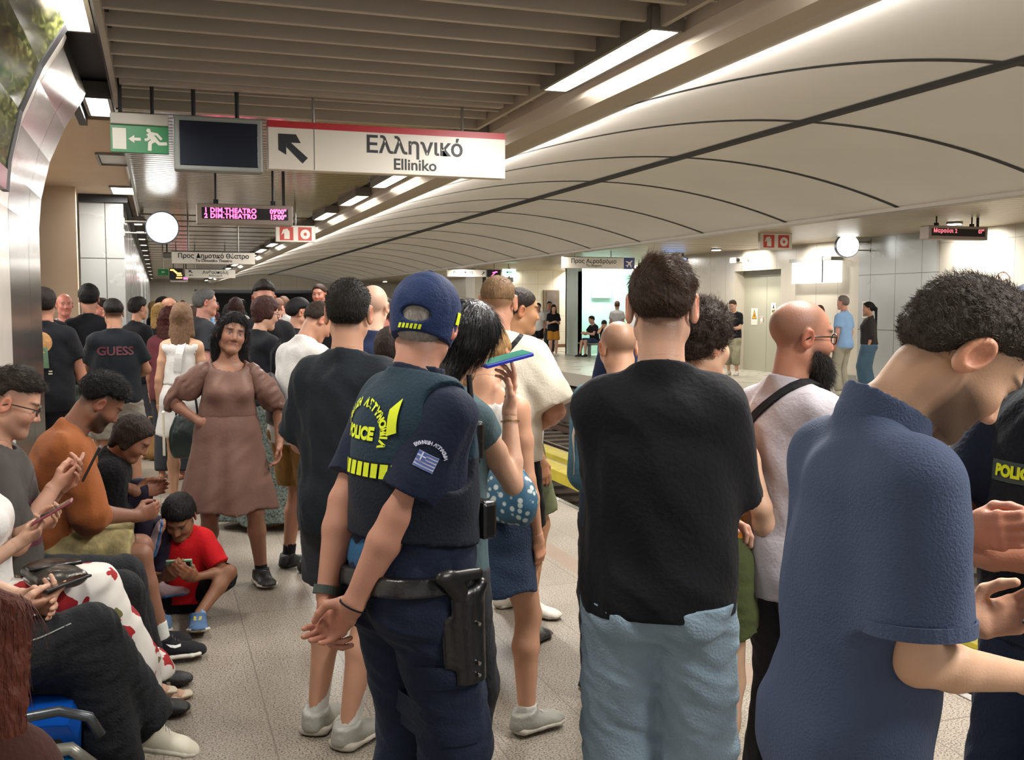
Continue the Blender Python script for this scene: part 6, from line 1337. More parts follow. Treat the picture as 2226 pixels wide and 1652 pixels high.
# rust shirt man
r=Rig(H=1.74,g=1.02,sh=.98,pelvis=(0,.05,SZ),lean=(8,0,0),chest=(13,-6,0),head=(18,-10,4),armR=dict(w=(.02,.46,.66),pole=(.9,-.6,-.5),d=(-.5,.9,.1),n=(-.3,-1,0),curl=.5),armL=dict(w=(-.30,.46,.72),pole=(-.9,-.6,-.5),d=(-.2,1,.1),n=(1,0,.2),curl=.5),
  legR=dict(a=(.12,.56,.095),pole=(0,.6,1),toe=(.05,1,.05)),legL=dict(a=(-.10,.50,.085),pole=(0,.6,1),toe=(0,1,0)))
camo=mat('camouflage','#8d8056',.85,var=.45,vscale=14,bump=.3,bscale=60)
def nike(c):
    shoes(fab('runner_black','#17171a'),m_shoew,e=.018,chunk=.014,sockmt=m_sockw,sockh=.09,res=.006,lace=m_dkg)(c)
    for o in [x for x in c['root'].children if x.name.startswith('shoe')]:
        cc=np.array([v.co[:] for v in o.data.vertices]); m=cc.mean(0)
        sw=[(-.055,.010),(-.035,-.008),(-.015,-.014),(.010,-.010),(.060,.020),(.010,.002),(-.012,-.002),(-.030,.002)]
        decal(c,o,polymesh([sw]),m+V3(.0,.02,.012),(0,1,0),(0,0,1),(1,0,.25),mat('swoosh_white','#d8d8d6',.4),'side_mark',.003,o)
person('dark-bearded man in a rust-orange T-shirt and camouflage shorts seated, bent over a child',(-.58,5.00),90,r,skin='#7a4c33',res=.009,hair='curly',hairc='#0d0c0c',beard=.8,fade=dict(front=.07,temple=.03,ear=.012,nape=-.05,s=.8),hairopt=dict(t=.018,top=.022,fuzz=.004,fs=.014,strands=3500,slen=.016,slen_top=.03,lift=.4,sr=.0009,scurl=.5,comb=(0,.8,.2),line=dict(front=.062,temple=.045,ear=.035,nape=-.02)),
  parts=[shirt(m_rust,sleeve=1.02,hem=-.04,ease=.018,loose=.02,sl_ease=.028,folds=.009,seed=91),trousers(camo,length=.46,top=.04,wide=.018,name='shorts',seed=6),nike],headres=.0045)
# child leaning against him
r=Rig(H=1.24,child=True,hs=.88,pelvis=(0,.12,.52),lean=(10,0,6),chest=(8,0,4),head=(18,18,0),armR=dict(w=(.02,.30,.62),pole=(1,-.5,-1)),armL=dict(w=(-.05,.32,.62),pole=(-1,-.5,-1)),legR=dict(a=(.02,.34,.43),pole=(.2,0,1),toe=(.4,.3,1),up=(0,-1,.2)),legL=dict(a=(-.08,.40,.20),pole=(0,.6,1)))
person('dark-haired child in a fluffy black top seated beside the rust T-shirt man, looking down',(-.44,5.42),90,r,skin='#8a5a3e',res=.009,hair='bob',hairc='#2a211d',hairopt=dict(t=.014,len=.06,w=.07,fuzz=.003),parts=[shirt(fab('fluffy_black','#0c0d10',.95,.9,60),sleeve=1.8,hem=-.02,ease=.022,loose=.01,sl_ease=.03,folds=.005,fs=.03),trousers(fab('violet_leggings','#1c1526',.6,.3,60,.3),length=.95,ease=.01,loose=.006),shoes(fab('pink_shoe','#a88f93'),mat('blue_sole','#3d6f9e',.5),e=.008)],headres=.005)
# glasses man with the phone
r=Rig(H=1.76,g=1.02,pelvis=(0,0,SZ),lean=(-5,0,0),chest=(6,0,0),head=(20,-4,0),armR=dict(w=(.06,.20,.92),pole=(.6,-.5,-1),d=(-.4,.7,.45),n=(-.5,-.4,.6),curl=(.2,.5,.55,.6)),armL=dict(w=(-.04,.21,.90),pole=(-.6,-.5,-1),d=(.4,.7,.45),n=(.5,-.4,.6)),legR=dict(a=(.12,.50,.09),pole=(.1,.4,1)),legL=dict(a=(-.16,.52,.09),pole=(-.1,.4,1)))
def flan(c):
    shirt(fab('grey_red_shirt','#4a4643',.8,.3,60,.2),sleeve=.85,hem=-.04,loose=.02,folds=.008,seed=95)(c); o=c['shirt']
    decal(c,o,gpatch([(-.07,-.09),(.09,-.09),(.09,.09),(-.07,.09)],10,10),c['s'].C(.06,.2,.10),(1,0,0),(0,0,1),(.2,1,0),fab('maroon_panel','#5b2a38'),'maroon_panel',.004,o)
rt,_=person('man in dark-framed glasses and grey-maroon shirt seated at the left edge, using a phone',(-.60,4.36),90,r,skin='#b78265',res=.009,hair='short',hairc='#2a221d',stub=.3,fade=dict(front=.07,temple=.03,ear=.012,nape=-.05,s=.6),hairopt=dict(t=.012,top=.024,fuzz=.003,strands=3000,slen=.012,slen_top=.035,lift=.2,sr=.0009,comb=(0,.8,.1),line=dict(front=.06,temple=.05,ear=.04,nape=.01)),parts=[flan,glasses('#22150f'),trousers(m_bjean,top=.0,wide=.006,folds=.008),shoes(m_shoeb)],headres=.0045,handres=.0034)
p=world(rt,(.0,.335,1.00)); Y_=rdir(rt,(0,.45,.9)).normalized(); X_=rdir(rt,(1,0,0)); Nn=X_.cross(Y_)
phone_obj('black phone held upright by the seated man in glasses',p,[X_[:],Y_[:],(Nn)[:]],m_shoeb,size=(.074,.15,.009))
# floral skirt woman
fm=bpy.data.materials.new('rose_print'); fm.use_nodes=True; nt=fm.node_tree; L=nt.links; bs=nt.nodes['Principled BSDF']; tc=N(nt,'TexCoord'); nz=N(nt,'TexNoise'); nz.inputs['Scale'].default_value=14; L.new(tc.outputs['Object'],nz.inputs['Vector'])
ad=N(nt,'MixRGB',blend_type='ADD'); ad.inputs[0].default_value=.10; L.new(tc.outputs['Object'],ad.inputs[1]); L.new(nz.outputs['Color'],ad.inputs[2])
def vor(scale,off,c0,th,prev):
    mp=N(nt,'Mapping'); mp.inputs['Location'].default_value=off; L.new(ad.outputs[0],mp.inputs['Vector']); v=N(nt,'TexVoronoi'); v.inputs['Scale'].default_value=scale; v.inputs['Randomness'].default_value=.8; L.new(mp.outputs[0],v.inputs['Vector'])
    lt=N(nt,'Math',operation='LESS_THAN'); lt.inputs[1].default_value=th; L.new(v.outputs['Distance'],lt.inputs[0]); mx=N(nt,'MixRGB'); L.new(lt.outputs[0],mx.inputs[0]); mx.inputs[2].default_value=(*rgb(c0),1)
    if prev is None: mx.inputs[1].default_value=(*rgb('#e2ddd5'),1)
    else: L.new(prev,mx.inputs[1])
    return mx.outputs[0],v
o1,_=vor(9,(.3,.1,.2),'#6f6a3c',.22,None); o2,v2=vor(6.5,(0,0,0),'#a3161c',.36,o1); o3,_=vor(26,(.1,.6,0),'#6d0c14',.16,None)
mx=N(nt,'MixRGB'); lt=N(nt,'Math',operation='LESS_THAN'); lt.inputs[1].default_value=.20; L.new(v2.outputs['Distance'],lt.inputs[0]); L.new(lt.outputs[0],mx.inputs[0]); L.new(o2,mx.inputs[1]); mx.inputs[2].default_value=(*rgb('#7d1016'),1); L.new(mx.outputs[0],bs.inputs['Base Color']); bs.inputs['Roughness'].default_value=.8
r=Rig(H=1.66,fem=True,g=1.1,pelvis=(0,0,SZ),lean=(-4,0,0),armR=dict(w=(.05,.16,.80),pole=(.6,-.5,-1),d=(-.5,.8,.3),n=(-.5,-.4,.6),curl=.6),armL=dict(w=(-.08,.20,.83),pole=(-.6,-.5,-1),d=(.3,.8,.3),n=(.5,-.4,.6),curl=.5),legR=dict(a=(-.12,.50,.24),pole=(-.1,.2,1),toe=(-.2,1,-.2)),legL=dict(a=(-.44,.56,.075),pole=(-.4,.4,1),toe=(-.1,1,0)))
def flor(c):
    s=c['s']; shirt(m_whc,sleeve=.5,hem=.0,seed=97)(c); P_=s.torso(.02)[:1]
    for sd in (1,-1):
        l=s.leg[sd]; P_+=[Pr(l['h'],l['k'],.125,.098,k=.06),Pr(l['k'],l['a']+V3(0,0,.04),.098,(.115),k=.05)]
    P_+=[Pr((s.leg[1]['k']+s.leg[-1]['k'])/2-V3(0,.03,.02),(s.leg[1]['a']+s.leg[-1]['a'])/2+V3(0,0,.05),(.20,.07),(.25,.07),k=.08),Pr(s.P,(s.leg[1]['k']+s.leg[-1]['k'])/2-V3(0,0,.0),(.2,.10),(.17,.085),k=.06)]
    shell(c,'skirt',P_,fm,.009,cut_post([plane((0,0,.115),(0,0,-1)),plane(s.PF(0,0,.13),(0,0,1))]),.010,.07,5,1)
    for sd in (1,-1):
        l=s.leg[sd]; g=l['a']-V3(0,0,.06); t=l['toe']; x=np.cross(t,(0,0,1)); shell(c,'sandal',[Pr(g-t*.06,g+t*.10,(.040,.012),(.048,.012),right=x,k=.01),Pr(g+t*.10,g+t*.17,(.048,.012),(.034,.010),right=x,k=.01)],mat('cream_sandal','#cbbfa6',.5),.006,None,0)
        bandring(c,g+t*.085+V3(0,0,.024),t,.042,.014,mat('silver_strap','#b7ab98',.3,.6),'sandal_strap',.003,ry=.028,right=x); bandring(c,l['a']+V3(0,0,.02),(0,0,1),.041,.010,MATS['silver_strap'],'ankle_strap',.003)
rt,_=person('woman in a long white skirt printed with red roses seated second from the near end',(-.64,3.93),90,r,skin='#b78a6c',res=.009,hair='long',hairc='#3a2a20',hairopt=dict(len=.25),parts=[flor],handres=.0034,feet=True)
e=empty('shoulder_bag',world(rt,(.03,.27,.66))[:],rz=-1.2,label='dark pewter leather bag with flap lying on the rose-print skirt',cat='bag')
mw_=mat('pewter_leather','#4d4a44',.3,.45,bump=.4,bscale=30)
shell0('bag_body',[Pr((-.10,0,.02),(.10,.0,.02),(.035,.085,.035),(.035,.085,.035),right=(0,0,1),k=.02)],mw_,e,res=.006,folds=.004); MB().box(-.02,.03,-.09,.09,.045,.058,bev=.004).build('flap_strap',m_leather,e); MB().box(-.12,.12,-.097,-.088,.0,.008,bev=.002).build('zip',MATS['brushed_steel'],e)
p=world(rt,(.02,.27,.90)); X_=rdir(rt,(1,0,0));Y_=rdir(rt,(0,.9,.5)).normalized();Nn=X_.cross(Y_)
phone_obj('phone with pink edge held in both hands above the rose-print skirt',p,[X_[:],Y_[:],Nn[:]],mat('pink_case','#8d4a50',.4))
# near dark jeans person
r=Rig(H=1.74,g=1.04,pelvis=(0,.02,SZ),lean=(-6,0,0),armR=dict(w=(.06,.22,.70),pole=(.8,-.7,-.6),d=(-.45,.9,.05),n=(-.5,0,.8),curl=(.25,.55,.6,.6)),armL=dict(w=(-.06,.24,.70),pole=(-.8,-.7,-.6)),legR=dict(a=(-.13,.60,.22),pole=(.1,.1,1),toe=(-.15,1,-.35),up=(0,.35,1)),legL=dict(a=(.02,.50,.085),pole=(0,.5,1),toe=(.1,1,0)))
def jeans18(c):
    trousers(m_bjean,length=.99,top=.06,ease=.010,loose=.012,wide=.010,folds=.010,fs=.045,seed=12,hemflare=.012,smooth=1)(c)
    tr=c['trousers']; l=c['s'].leg[1]; K=l['h']+(l['k']-l['h'])*.6; mt=mat('frayed_seam','#8a8f8a',.8); a_=nrm(l['k']-l['h'])
    strap(c,[K-a_*.12+V3(.07,0,.06),K+V3(.085,0,.05),K+a_*.12+V3(.07,0,.07)],.004,mt,'frayed_seam',th=.001,on=tr,off=.002,parent=tr)
rt,_=person('person seated nearest on the bench, legs crossed in faded black jeans and white trainers',(-.66,3.45),90,r,skin='#b78a6c',res=.0075,hair='short',hairc='#2a221d',parts=[shirt(m_dkg,hem=0,sleeve=.8),jeans18,shoes(mat('cream_trainer','#d2ccb8',.5,bump=.1),m_sole,e=.014,chunk=.008,res=.005,lace=m_whc)],handres=.0034)
p=world(rt,(.0,.36,.755)); Y_=rdir(rt,(-.6,.9,.15)).normalized(); X_=rdir(rt,(.9,.6,.2)).normalized(); Nn=X_.cross(Y_)
phone_obj('black phone lying in the hand above the faded black jeans',p,[X_[:],Y_[:],Nn[:]],m_shoeb)
# long auburn hair at the left edge
r=Rig(H=1.62,fem=True,pelvis=(0,0,SZ),lean=(6,0,0),chest=(4,0,0),head=(10,0,0),legR=dict(a=(.1,.5,.085),pole=(0,.5,1)),legL=dict(a=(-.1,.5,.085),pole=(0,.5,1)),armR=dict(w=(.05,.25,.75),pole=(1,-.5,-1)),armL=dict(w=(-.05,.25,.75),pole=(-1,-.5,-1)))
person('seated woman whose long auburn hair blurs into the left edge of the picture',(-.345,1.50),4,r,skin='#b78a6c',res=.011,hair='long',hairc='#4b2216',hairopt=dict(t=.03,len=.60,w=.165,lock=1.0,lockr=.05,frontlock=.5,lockf=.35,fuzz=.004,strands=5000,slen=.07,lift=.01,rnd=.03,grav=.35,sr=.0008,scurl=.05,comb=(0,0,-1)),parts=[shirt(fab('rust_brown_top','#3a1c14'),hem=0),trousers(m_djean)])
# ---- police colleague at the right edge
r=Rig(H=1.74,g=1.05,armR=dict(w=(.02,.30,1.17),pole=(.9,-.4,-.6),d=(-1,.25,.2),n=(0,-1,0),curl=.6),armL=dict(w=(.0,.27,1.12),pole=(-.9,-.4,-.6),d=(1,.2,.2),n=(0,-1,0),curl=.7),head=(4,0,0))
def cop2(c):
    s=c['s']; shirt(m_navy,sleeve=.8,hem=-.02,loose=.01,seed=33)(c)
    v=shell(c,'vest',s.torso(.028)[:5]+[Pr(s.PF(0,.0,.05),s.C(0,0,.18),(.185,.148),(.185,.146),right=s.RP[:,0],k=.05)],fab('vest_black','#101720'),.008,cut_post([plane(s.PF(0,0,.03),(0,0,-1)),plane(s.nb+V3(0,0,.01),(0,.2,1))]),.006,.06,7,1)
    decal(c,v,gpatch([(-.07,-.022),(.07,-.022),(.07,.022),(-.07,.022)],8,3),s.C(.03,.25,.20),(-1,0,0),(0,0,1),(0,1,0),mat('patch_grey','#33403f',.6),'chest_patch',.004,v)
    decal(c,v,text_mesh('POLICE',.032,.002),s.C(.03,.25,.20),(-1,0,0),(0,0,1),(0,1,0),m_hi,'chest_lettering',.007,v)
    h=s.hs*1.03;R=s.RH;T=lambda x,y,z: s.hc+R@(V3(x,y,z)*h); El=lambda p,r,k=.015,op=1:Pr(T(*p),T(*p),tuple(q*h for q in r),R=R.T,k=k,op=op)
    shell(c,'police_cap',[El((0,-.004,.048),(.0885,.110,.088)),Pr(T(-.04,.09,.022),T(.04,.09,.022),(.02*h,.075*h,.006*h),R=frame(R@V3(1,0,0),R@V3(0,0,1)),k=.012)],fab('cap_navy','#1a2b50'),.006,cut_post([plane(T(0,-.1,-.008),R@V3(0,-.1,-1))]),.002,.035)
person('second police officer at the right edge in a black vest with arms folded',(1.84,1.66),262,r,skin='#a5694a',res=.0085,hairc='#2a211c',fade=HL,parts=[cop2,trousers(MATS['uniform_trousers']),shoes(m_shoeb)],handres=.0036)
# ---- standing crowd on the left
def goodprint(txt,mt,size,at,n=(0,-1,0),u=(1,0,0),name='back_lettering'):
    return lambda c: decal(c,c['shirt'],text_mesh(txt,size,.003),c['s'].C(*at),u,(0,0,1),n,mt,name,.005,c['shirt'])
def artprint(c):
    o=c['shirt'];m1=mat('print_tan','#a87c4c',.7,var=.3,vscale=30);m2=mat('print_green','#4f6a4e',.7,var=.2);m3=mat('print_white','#b9b3a4',.7)
    for nm,q,mm in (('halo',circ(0,.06,.085,18),m1),('figure',[(-.05,-.14),(.06,-.14),(.05,.02),(-.04,.02)],m2)): decal(c,o,polymesh([q]),c['s'].C(-.02,-.2,.20),(1,0,0),(0,0,1),(0,-1,0),mm,'print_'+nm,.005 if nm=='halo' else .008,o,2)
    decal(c,o,polymesh([[(-.07,-.17),(.08,-.17),(.08,-.16),(-.07,-.16)],[(-.05,-.19),(.08,-.19),(.08,-.18),(-.05,-.18)]]),c['s'].C(-.02,-.2,.20),(1,0,0),(0,0,1),(0,-1,0),m3,'print_lines',.006,o)
def crowd(label,x,y,rel,H,skin,hk,hc,sm,bot=None,res=None,fem=False,g=1.,head=(0,0,0),arms=None,extra=(),fade=None,hopt=None,beard=0,legs=None,hem=-.1,sleeve=.7,**kw):
    az=math.degrees(math.atan2(x,y))+rel; D=math.hypot(x,y); res=res or min(.026,max(.011,D*.0014))
    a=arms or (None,None); l=legs or (None,None)
    r=Rig(H=H,fem=fem,g=g,head=head,armR=a[0],armL=a[1],legR=l[0],legL=l[1])
    ho=dict(t=.013,top=.008,fuzz=.003); ho.update(hopt or {}); ho.setdefault('res',max(.006,res*.7))
    ps=[shirt(sm,hem=hem,sleeve=sleeve,seed=int(x*10+y*7)%50)] if sm else []
    if bot is None: ps.append(trousers(m_dkg,top=-.04))
    elif callable(bot): ps.append(bot)
    return person(label,(x,y),az,r,skin=skin,res=res,hair=hk,hairc=hc,hairopt=ho,parts=ps+list(extra),fade=fade,headres=max(.0045,res*.55),handres=max(.005,res*.5),beard=beard,**kw)
hold=(dict(w=(.08,.28,1.1),pole=(.6,-1,-.6)),dict(w=(-.08,.28,1.1),pole=(-.6,-1,-.6)))
F1=dict(front=.07,temple=.03,ear=.012,nape=-.05,s=.8)
crowd('man in a black T-shirt with a painted back print beside the steel wall end',-.86,9.0,8,1.74,'#a86a4a','short','#1f1815',m_blk,trousers(m_blk,top=-.05),g=1.12,extra=[artprint],arms=(dict(w=(.30,.10,.86),pole=(1,-1,0)),None),fade=F1,hem=-.14)
crowd('dark-haired man in black half hidden behind the painted-print T-shirt, at the steel wall end',-1.02,10.4,20,1.77,'#a56a4c','short','#1b1512',m_blk)
crowd('tall man with thick black hair in a plain black T-shirt behind the lettered T-shirt man',-.62,10.5,3,1.80,'#9a6245','curly','#0f0d0c',m_blk,trousers(fab('sage_jeans','#56625c'),top=-.05),hopt=dict(t=.022,fuzz=.003),arms=hold)
crowd('reddish bald man in pale shirt facing the camera between two dark heads on the left',-.98,12.3,170,1.74,'#a85f4c',None,'#6b4030',m_gT)
crowd('red-faced man in profile just left of the lettered T-shirt man',-.56,11.9,-120,1.68,'#b0654e','short','#241a16',m_mar)
crowd('stocky man from behind in a black T-shirt with wine-red lettering and grey shorts',-.36,9.35,-2,1.66,'#a5704f','short','#14100f',fab('black_blue_cotton','#10151b'),shorts(m_grsh,length=.44,top=-.06,wide=.03,folds=.010),g=1.15,extra=[goodprint('GUESS',mat('wine_print','#4d1c28',.6),.10,(0,-.25,.23)),shoes(m_shoeb,m_shoeb)],fade=F1,hem=-.08,head=(3,-8,0),arms=(dict(w=(.16,.28,1.0),pole=(.8,-1,-.2)),dict(w=(-.12,.3,1.0),pole=(-.8,-1,-.3))),hopt=dict(t=.012,line=dict(front=.066,temple=.05,ear=.035,nape=.0)),legs=(dict(a=(.16,.02,.085),toe=(.9,.6,0)),dict(a=(-.14,.0,.085),toe=(-.6,1,0))))
crowd('woman in black with dark tied hair, in profile right of the wine-lettered T-shirt',-.22,11.6,50,1.70,'#a56f50','short','#17120f',m_blk,fem=True,arms=hold,hopt=dict(t=.02))
crowd('woman with long curly blonde hair partly hidden by the woman in black on the left',.0,13.2,30,1.64,'#b98565','long','#8d6f43',m_blk,fem=True,hopt=dict(len=.35,fuzz=.008,w=.09))
crowd('woman in dark clothes with a long maroon mane of hair behind the white halter top',.08,10.1,20,1.60,'#9a6245','long','#3a1714',m_mar,fem=True,hopt=dict(len=.45,w=.10,fuzz=.006))
def halter(c):
    s=c['s']; shirt(m_whc,sleeve=0,noarms=True,hem=.12,ease=.004,loose=0,neck=.12,deep=.16,folds=.002,name='shirt')(c)
    strap(c,[s.C(-.02,-.12,.10),s.C(.0,-.13,.25),s.C(.035,-.05,.40)],.06,m_whc,'halter_strap',off=.008)
rt,_=crowd('woman with long straight light-brown hair, bare back and white halter dress',.17,8.75,12,1.63,'#c08b66','long','#6f5540',None,skirt(m_whc,.42,top=.14,flare=.05,pleats=5),fem=True,extra=[halter,shoes(m_shoew,m_sole)],head=(0,6,0),hopt=dict(len=.22,w=.085,fuzz=.002,freq=220,t=.016))
e=empty('tote_bag',(.19,8.35,.45),label='green-black leather tote with cream side hanging beside the halter dress woman',cat='bag')
shell0('bag_body',[Pr((-.09,0,.12),(.09,0,.12),(.13,.05,.05),right=(0,0,1),k=.02),Pr((-.07,0,.22),(.07,0,.22),(.12,.035,.04),right=(0,0,1),k=.05)],mat('bottle_leather','#1d2b28',.3,bump=.4,bscale=20),e); MB().tube([(-.08,0,.32),(-.09,0,.48),(-.02,0,.62),(.05,0,.6),(.08,0,.32)],.009,6).build('handle',m_leather,e,smooth=True); MB().box(-.185,-.165,-.05,.05,.02,.36,bev=.006).build('cream_side',m_cream,e)
e=empty('handbag',(-.06,11.4,.0),label='tan suede handbag standing on the floor left of the brown dress',cat='bag')
shell0('bag_body',[Pr((0,0,.10),(.0,0,.30),(.15,.08,.10),(.10,.05,.06),k=.02)],fab('tan_suede','#8a6a42'),e,post=cut_post([plane((0,0,.0),(0,0,-1))])); MB().tube([(-.08,0,.32),(-.06,0,.46),(.06,0,.46),(.08,0,.32)],.012,6).build('handle',MATS['tan_suede'],e,smooth=True)
def gl(c): glasses('#1d1310')(c)
ditsy=mat('ditsy_print','#56605a',.85,var=.9,vscale=70)
crowd('woman with short reddish-brown hair and glasses, black top and long ditsy-print skirt',.70,7.75,52,1.68,'#bd8c70','bob','#3d2320',fab('black_top','#14161c'),lambda c:skirt(ditsy,hemz=.06,top=.1,flare=.16,pleats=6,depth=.03)(c),fem=True,g=1.1,extra=[gl],head=(14,10,0),arms=(dict(w=(.30,.12,.80),pole=(1,-1,0)),hold[1]),hopt=dict(t=.018,len=.05,w=.065,curtain=0,lock=.5),hem=.0)
crowd('bearded man in black with swept-up dark hair, facing the camera over the crowd',.78,8.3,168,1.79,'#b5745a','short','#1c1512',m_blk,beard=.75,head=(8,6,0),g=1.12,hopt=dict(t=.016,top=.03,fuzz=.004,line=dict(front=.062,temple=.05,ear=.04,nape=0)),fade=F1)
crowd('person with long dark hair right in front of the tall bearded man',.88,8.9,10,1.56,'#b07a5c','long','#15110f',m_blk,fem=True,hopt=dict(len=.3))
crowd('grey-haired man in profile looking right in front of the tunnel mouth',.40,10.2,75,1.76,'#b07560','short','#565553',m_dkg,hopt=dict(t=.013))
crowd('woman with shiny auburn-black hair below the tunnel mouth, beside the grey-haired man',.82,12.0,5,1.70,'#a86f52','bob','#2a1512',m_blk,fem=True)
crowd('man in a black baseball cap with brim to the right',1.16,9.3,70,1.66,'#b07a5c','short','#131313',m_blk,hopt=dict(t=.022,top=.02,fuzz=.0005,line=dict(front=.04,temple=.03,ear=.028,nape=-.03)),extra=[lambda c: shell(c,'cap_brim',[Pr(c['s'].hc+c['s'].RH@V3(-.03,.12,.045),c['s'].hc+c['s'].RH@V3(.03,.12,.045),(.03,.07,.01),k=.01,R=frame(c['s'].RH@V3(1,0,0),c['s'].RH@V3(0,0,1)))],m_blk,.008,None,0)])
crowd('tall red-faced man seen above the white T-shirt man, near the far lit opening',2.0,13.6,200,1.88,'#a8644a','short','#2e1e17',m_blk,hopt=dict(t=.008))
crowd('man with cropped brown hair behind the black baseball cap',1.75,15.6,20,1.74,'#b07f62','short','#5e4535',m_gT)
crowd('man with close-cropped reddish hair left of the black baseball cap',1.42,13.4,30,1.70,'#b5806a','short','#6b4a3e',m_mar,hopt=dict(t=.006))
crowd('bald pale man with navy polo between the charcoal T-shirt man and the officer',1.12,5.65,15,1.72,'#cda083',None,'#4a3b30',fab('navy_polo2','#1e2744'),fade=dict(front=.095,temple=.07,ear=.02,nape=-.05,s=.25),res=.011)
crowd('man in a pink-mauve shirt holding his hand up behind the bald pale man',1.42,6.9,25,1.66,'#a5604c','short','#2b211d',fab('mauve_shirt','#8c4a5c'),arms=(dict(w=(.12,.12,1.55),pole=(1,0,-1),d=(0,0,1)),None))
crowd('person in a light grey T-shirt just left of the officer\'s collar',1.02,4.75,20,1.50,'#b58466','short','#2b211d',m_gT,res=.012,hopt=dict(t=.012))
crowd('dark-haired man seen through the gap left of the police cap',2.05,11.0,10,1.66,'#a06a4c','short','#120f0e',m_blk)
crowd('woman with wavy brown hair in peach top left of the cream shirt man',2.35,8.3,-40,1.56,'#c79a78','long','#3f2a1c',fab('peach_top','#c29a70'),fem=True,hopt=dict(fuzz=.008))
# heads deeper in the crowd
rng=random.Random(4)
desc=['dark crop','brown bob','shaved head','curly black hair','light brown hair','long dark hair','grey hair','ginger crop','black ponytail','fair hair']
kinds=['short','bob',None,'curly','short','long','short','short','ponytail','long']
hcs=['#1a1411','#3a261b','#5a4636','#100d0c','#5d4632','#15110f','#6a6663','#7b4a32','#120f0e','#8d7048']
cloth=[('black',m_blk),('grey',m_gT),('white',m_whc),('maroon',m_mar),('navy',m_navy),('charcoal',m_chr),('sky blue',m_skyb)]
spots=[(.05,17,0),(.45,15.4,1),(.25,19,4),(.75,17.5,5),(1.1,16.5,3),(1.35,19.5,0),(1.7,18,8),(-.1,20.5,9),(.55,21,2),(1.0,23,6),(2.1,17.4,7),(2.45,20,1),(.3,24.5,3),(1.6,24,9),(2.3,12.9,0),(2.55,15.8,4),(.12,14.6,2),(.9,14.4,5),(.3,28,0),(1.2,28,5),(2.0,27,3),(.7,33,1),(1.7,34,0)]
for i,(x,y,k) in enumerate(spots):
    cn,cm=cloth[(i*3)%7]; back=rng.choice(['seen from behind','facing right','facing the camera','facing left']); rel={'seen from behind':0,'facing right':80,'facing the camera':175,'facing left':-85}[back]+rng.uniform(-12,12)
    where=['by the grey wall','amid the crowd','below far signs','under tunnel mouth','by platform edge','deep in crowd'][(0 if x<.1 else 2 if x<.5 else 1 if x<.9 else 3 if x<1.4 else 5 if x<2 else 4)]
    crowd('person, %s, %s top, %s, %s, %s off'%(desc[k],cn,back,where,['fifteen metres','twenty metres','thirty metres'][0 if y<17.5 else 1 if y<25 else 2]),x,y,rel,rng.uniform(1.60,1.80),rng.choice(['#b07a5c','#9a6245','#c0906f','#7d5038']),kinds[k],hcs[k],cm,group='deep crowd on the near platform',fem=k in(1,5,8,9))
# ---- far platform
stand=lambda **k:k
crowd('person in a black T-shirt and mustard shorts holding a phone on the far platform',12.1,31.2,170,1.66,'#b58466','long','#1a1411',m_blk,shorts(fab('mustard','#a8742a'),length=.42,top=-.06,wide=.02),arms=hold,extra=[shoes(m_shoew)],head=(15,0,0))
crowd('person in a white top standing just behind the mustard shorts on the far platform',11.85,31.9,200,1.70,'#a56f50','short','#1a1411',m_whc,shorts(m_blk,length=.4),extra=[shoes(m_shoew)])
crowd('tall dark-haired man at the back of the small far platform group',12.5,32.6,180,1.76,'#a56f50','short','#120f0e',m_gT)
crowd('dark figure beside the black post at the left end of the far platform group',11.2,33.2,190,1.74,'#8a5a3e','short','#120f0e',m_blk)
e=empty('suitcase',(11.45,31.6,0),label='black suitcase standing beside the far platform group',cat='suitcase')
mb=MB(); mb.box(11.25,11.65,31.5,31.75,.06,.72,bev=.04); o=mb.build('shell',m_shoeb); o2=MB().box(11.33,11.57,31.6,31.64,.72,.95).build('handle',m_grey); o3=MB(); [o3.cyl((x,31.5,.03),(x,31.55,.03),.03,n=8) for x in (11.3,11.6)]; adopt(e,o,o2,o3.build('wheel',m_blk))
def sit(label,x,y,az,H,skin,hc,top,bot,lean,hk='short',**kw):
    r=Rig(H=H,pelvis=(0,0,.50),lean=(lean,0,0),chest=(10,0,0),head=kw.get('head',(5,0,0)),armR=kw.get('ar',dict(w=(.1,.4,.75),pole=(1,-.5,-1))),armL=kw.get('al',dict(w=(-.1,.4,.75),pole=(-1,-.5,-1))),legR=dict(a=(.12,.48,.085),pole=(0,.5,1)),legL=dict(a=(-.12,.42,.085),pole=(0,.5,1)))
    return person(label,(x,y),az,r,skin=skin,res=.024,hair=hk,hairc=hc,hairopt=dict(t=.014,fuzz=.003,res=.014),parts=[shirt(top,hem=0),bot,shoes(m_shoeb)],headres=.012,handres=.014)
sit('seated person in denim shorts facing left on the far platform bench',13.3,30.6,262,1.72,'#b58466','#1a1411',m_blk,shorts(m_djean,length=.45,top=.03,wide=.02),0)
sit('seated woman in pale jeans leaning her chin on her hands on the far platform bench',12.95,28.9,215,1.68,'#b58466','#201713',m_blk,trousers(m_teal),22,'ponytail',ar=dict(w=(.05,.38,1.02),pole=(.6,0,-1),d=(0,0,1)),al=dict(w=(-.05,.38,1.02),pole=(-.6,0,-1),d=(0,0,1)))
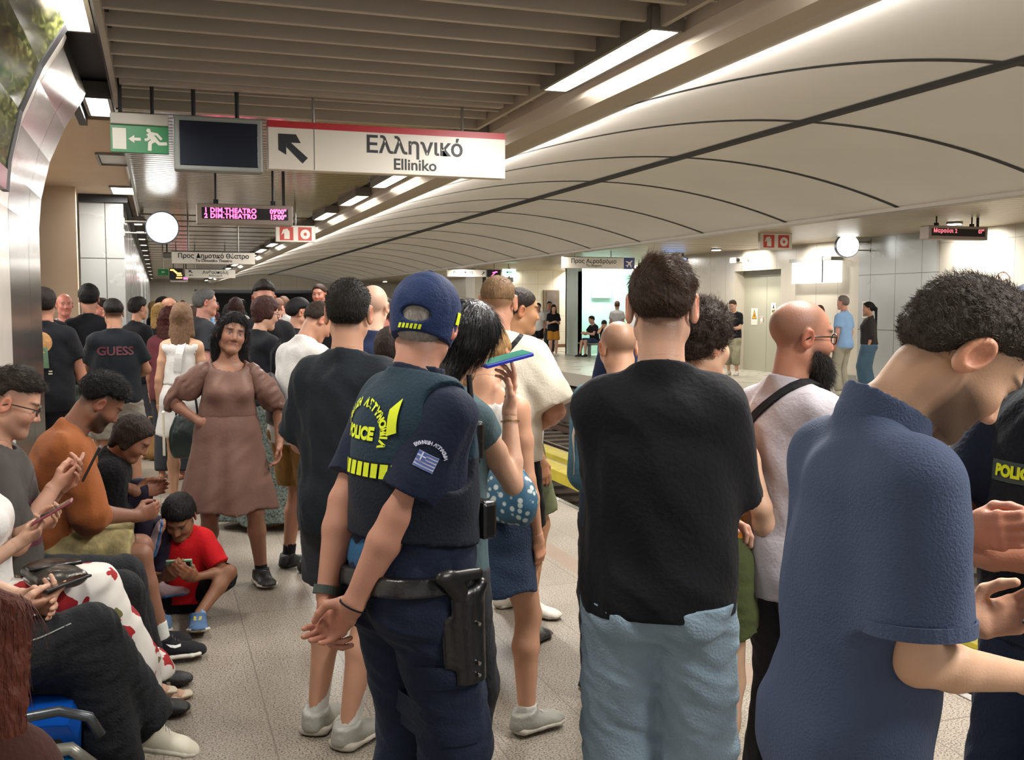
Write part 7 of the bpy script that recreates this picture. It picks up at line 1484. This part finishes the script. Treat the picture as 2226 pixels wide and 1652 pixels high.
e=empty('bench',(13.5,29.8,0),label='plain dark bench under the seated pair on the far platform',cat='bench'); adopt(e,MB().box(12.95,13.5,28.3,31.2,.40,.44,bev=.01).build('seat',m_grey),*[MB().box(13.2,13.3,y,y+.06,0,.4).build('leg',m_grey) for y in (28.5,29.7,30.9)])
crowd('man in a light grey shirt with his back to the camera near the glass enclosure',13.9,30.2,5,1.76,'#a56f50','short','#4a3226',m_gT)
crowd('smiling dark-haired man in white facing left near the glass enclosure',14.7,30.6,200,1.78,'#b07a5c','short','#120f0e',m_whc)
crowd('man in a black T-shirt and camouflage shorts reading a phone by the lift door',12.75,21.2,205,1.76,'#b58466','short','#3a2a20',m_blk,trousers(fab('pale_camo','#8f8a72',.8,.3,60,.4),length=.8,top=-.05,wide=.02),arms=hold,head=(22,0,0),extra=[shoes(m_shoew)])
crowd('young woman with long auburn hair in a black and white T-shirt on the far platform',11.35,15.9,195,1.62,'#b58466','long','#4a2c20',m_blk,trousers(m_blk,top=-.05),fem=True,hopt=dict(len=.28),extra=[lambda c: decal(c,c['shirt'],gpatch([(-.07,-.09),(.07,-.09),(.07,.09),(-.07,.09)],5,5),c['s'].C(0,.25,.16),(-1,0,0),(0,0,1),(0,1,0),mat('print_white','#b9b3a4',.7),'chest_print',.006,c['shirt']),shoes(m_shoew)])
crowd('grey-haired man in a sky-blue polo and pale trousers, hand in pocket, on the far platform',11.75,15.75,-60,1.79,'#b37860','short','#6d625a',m_skyb,trousers(m_beigeT,top=-.05,wide=.006),arms=(dict(w=(.2,.05,.90),pole=(1,-.6,0)),dict(w=(-.2,.05,.90),pole=(-1,-.8,0))),extra=[shoes(m_sole),watch(1,m_sockb,False,.02,.03,.03)],hopt=dict(t=.010))
crowd('woman with a long black ponytail, dark top and wide jeans on the far platform',12.7,16.25,-95,1.68,'#a06c4e','ponytail','#100d0c',fab('brown_black_top','#2a2524'),trousers(fab('wide_jeans','#41596a',.8,.4,100,.15),top=.02,wide=.05,hemflare=.02),fem=True,g=1.15,sleeve=1.3,hem=.0,hopt=dict(len=.45,t=.02))
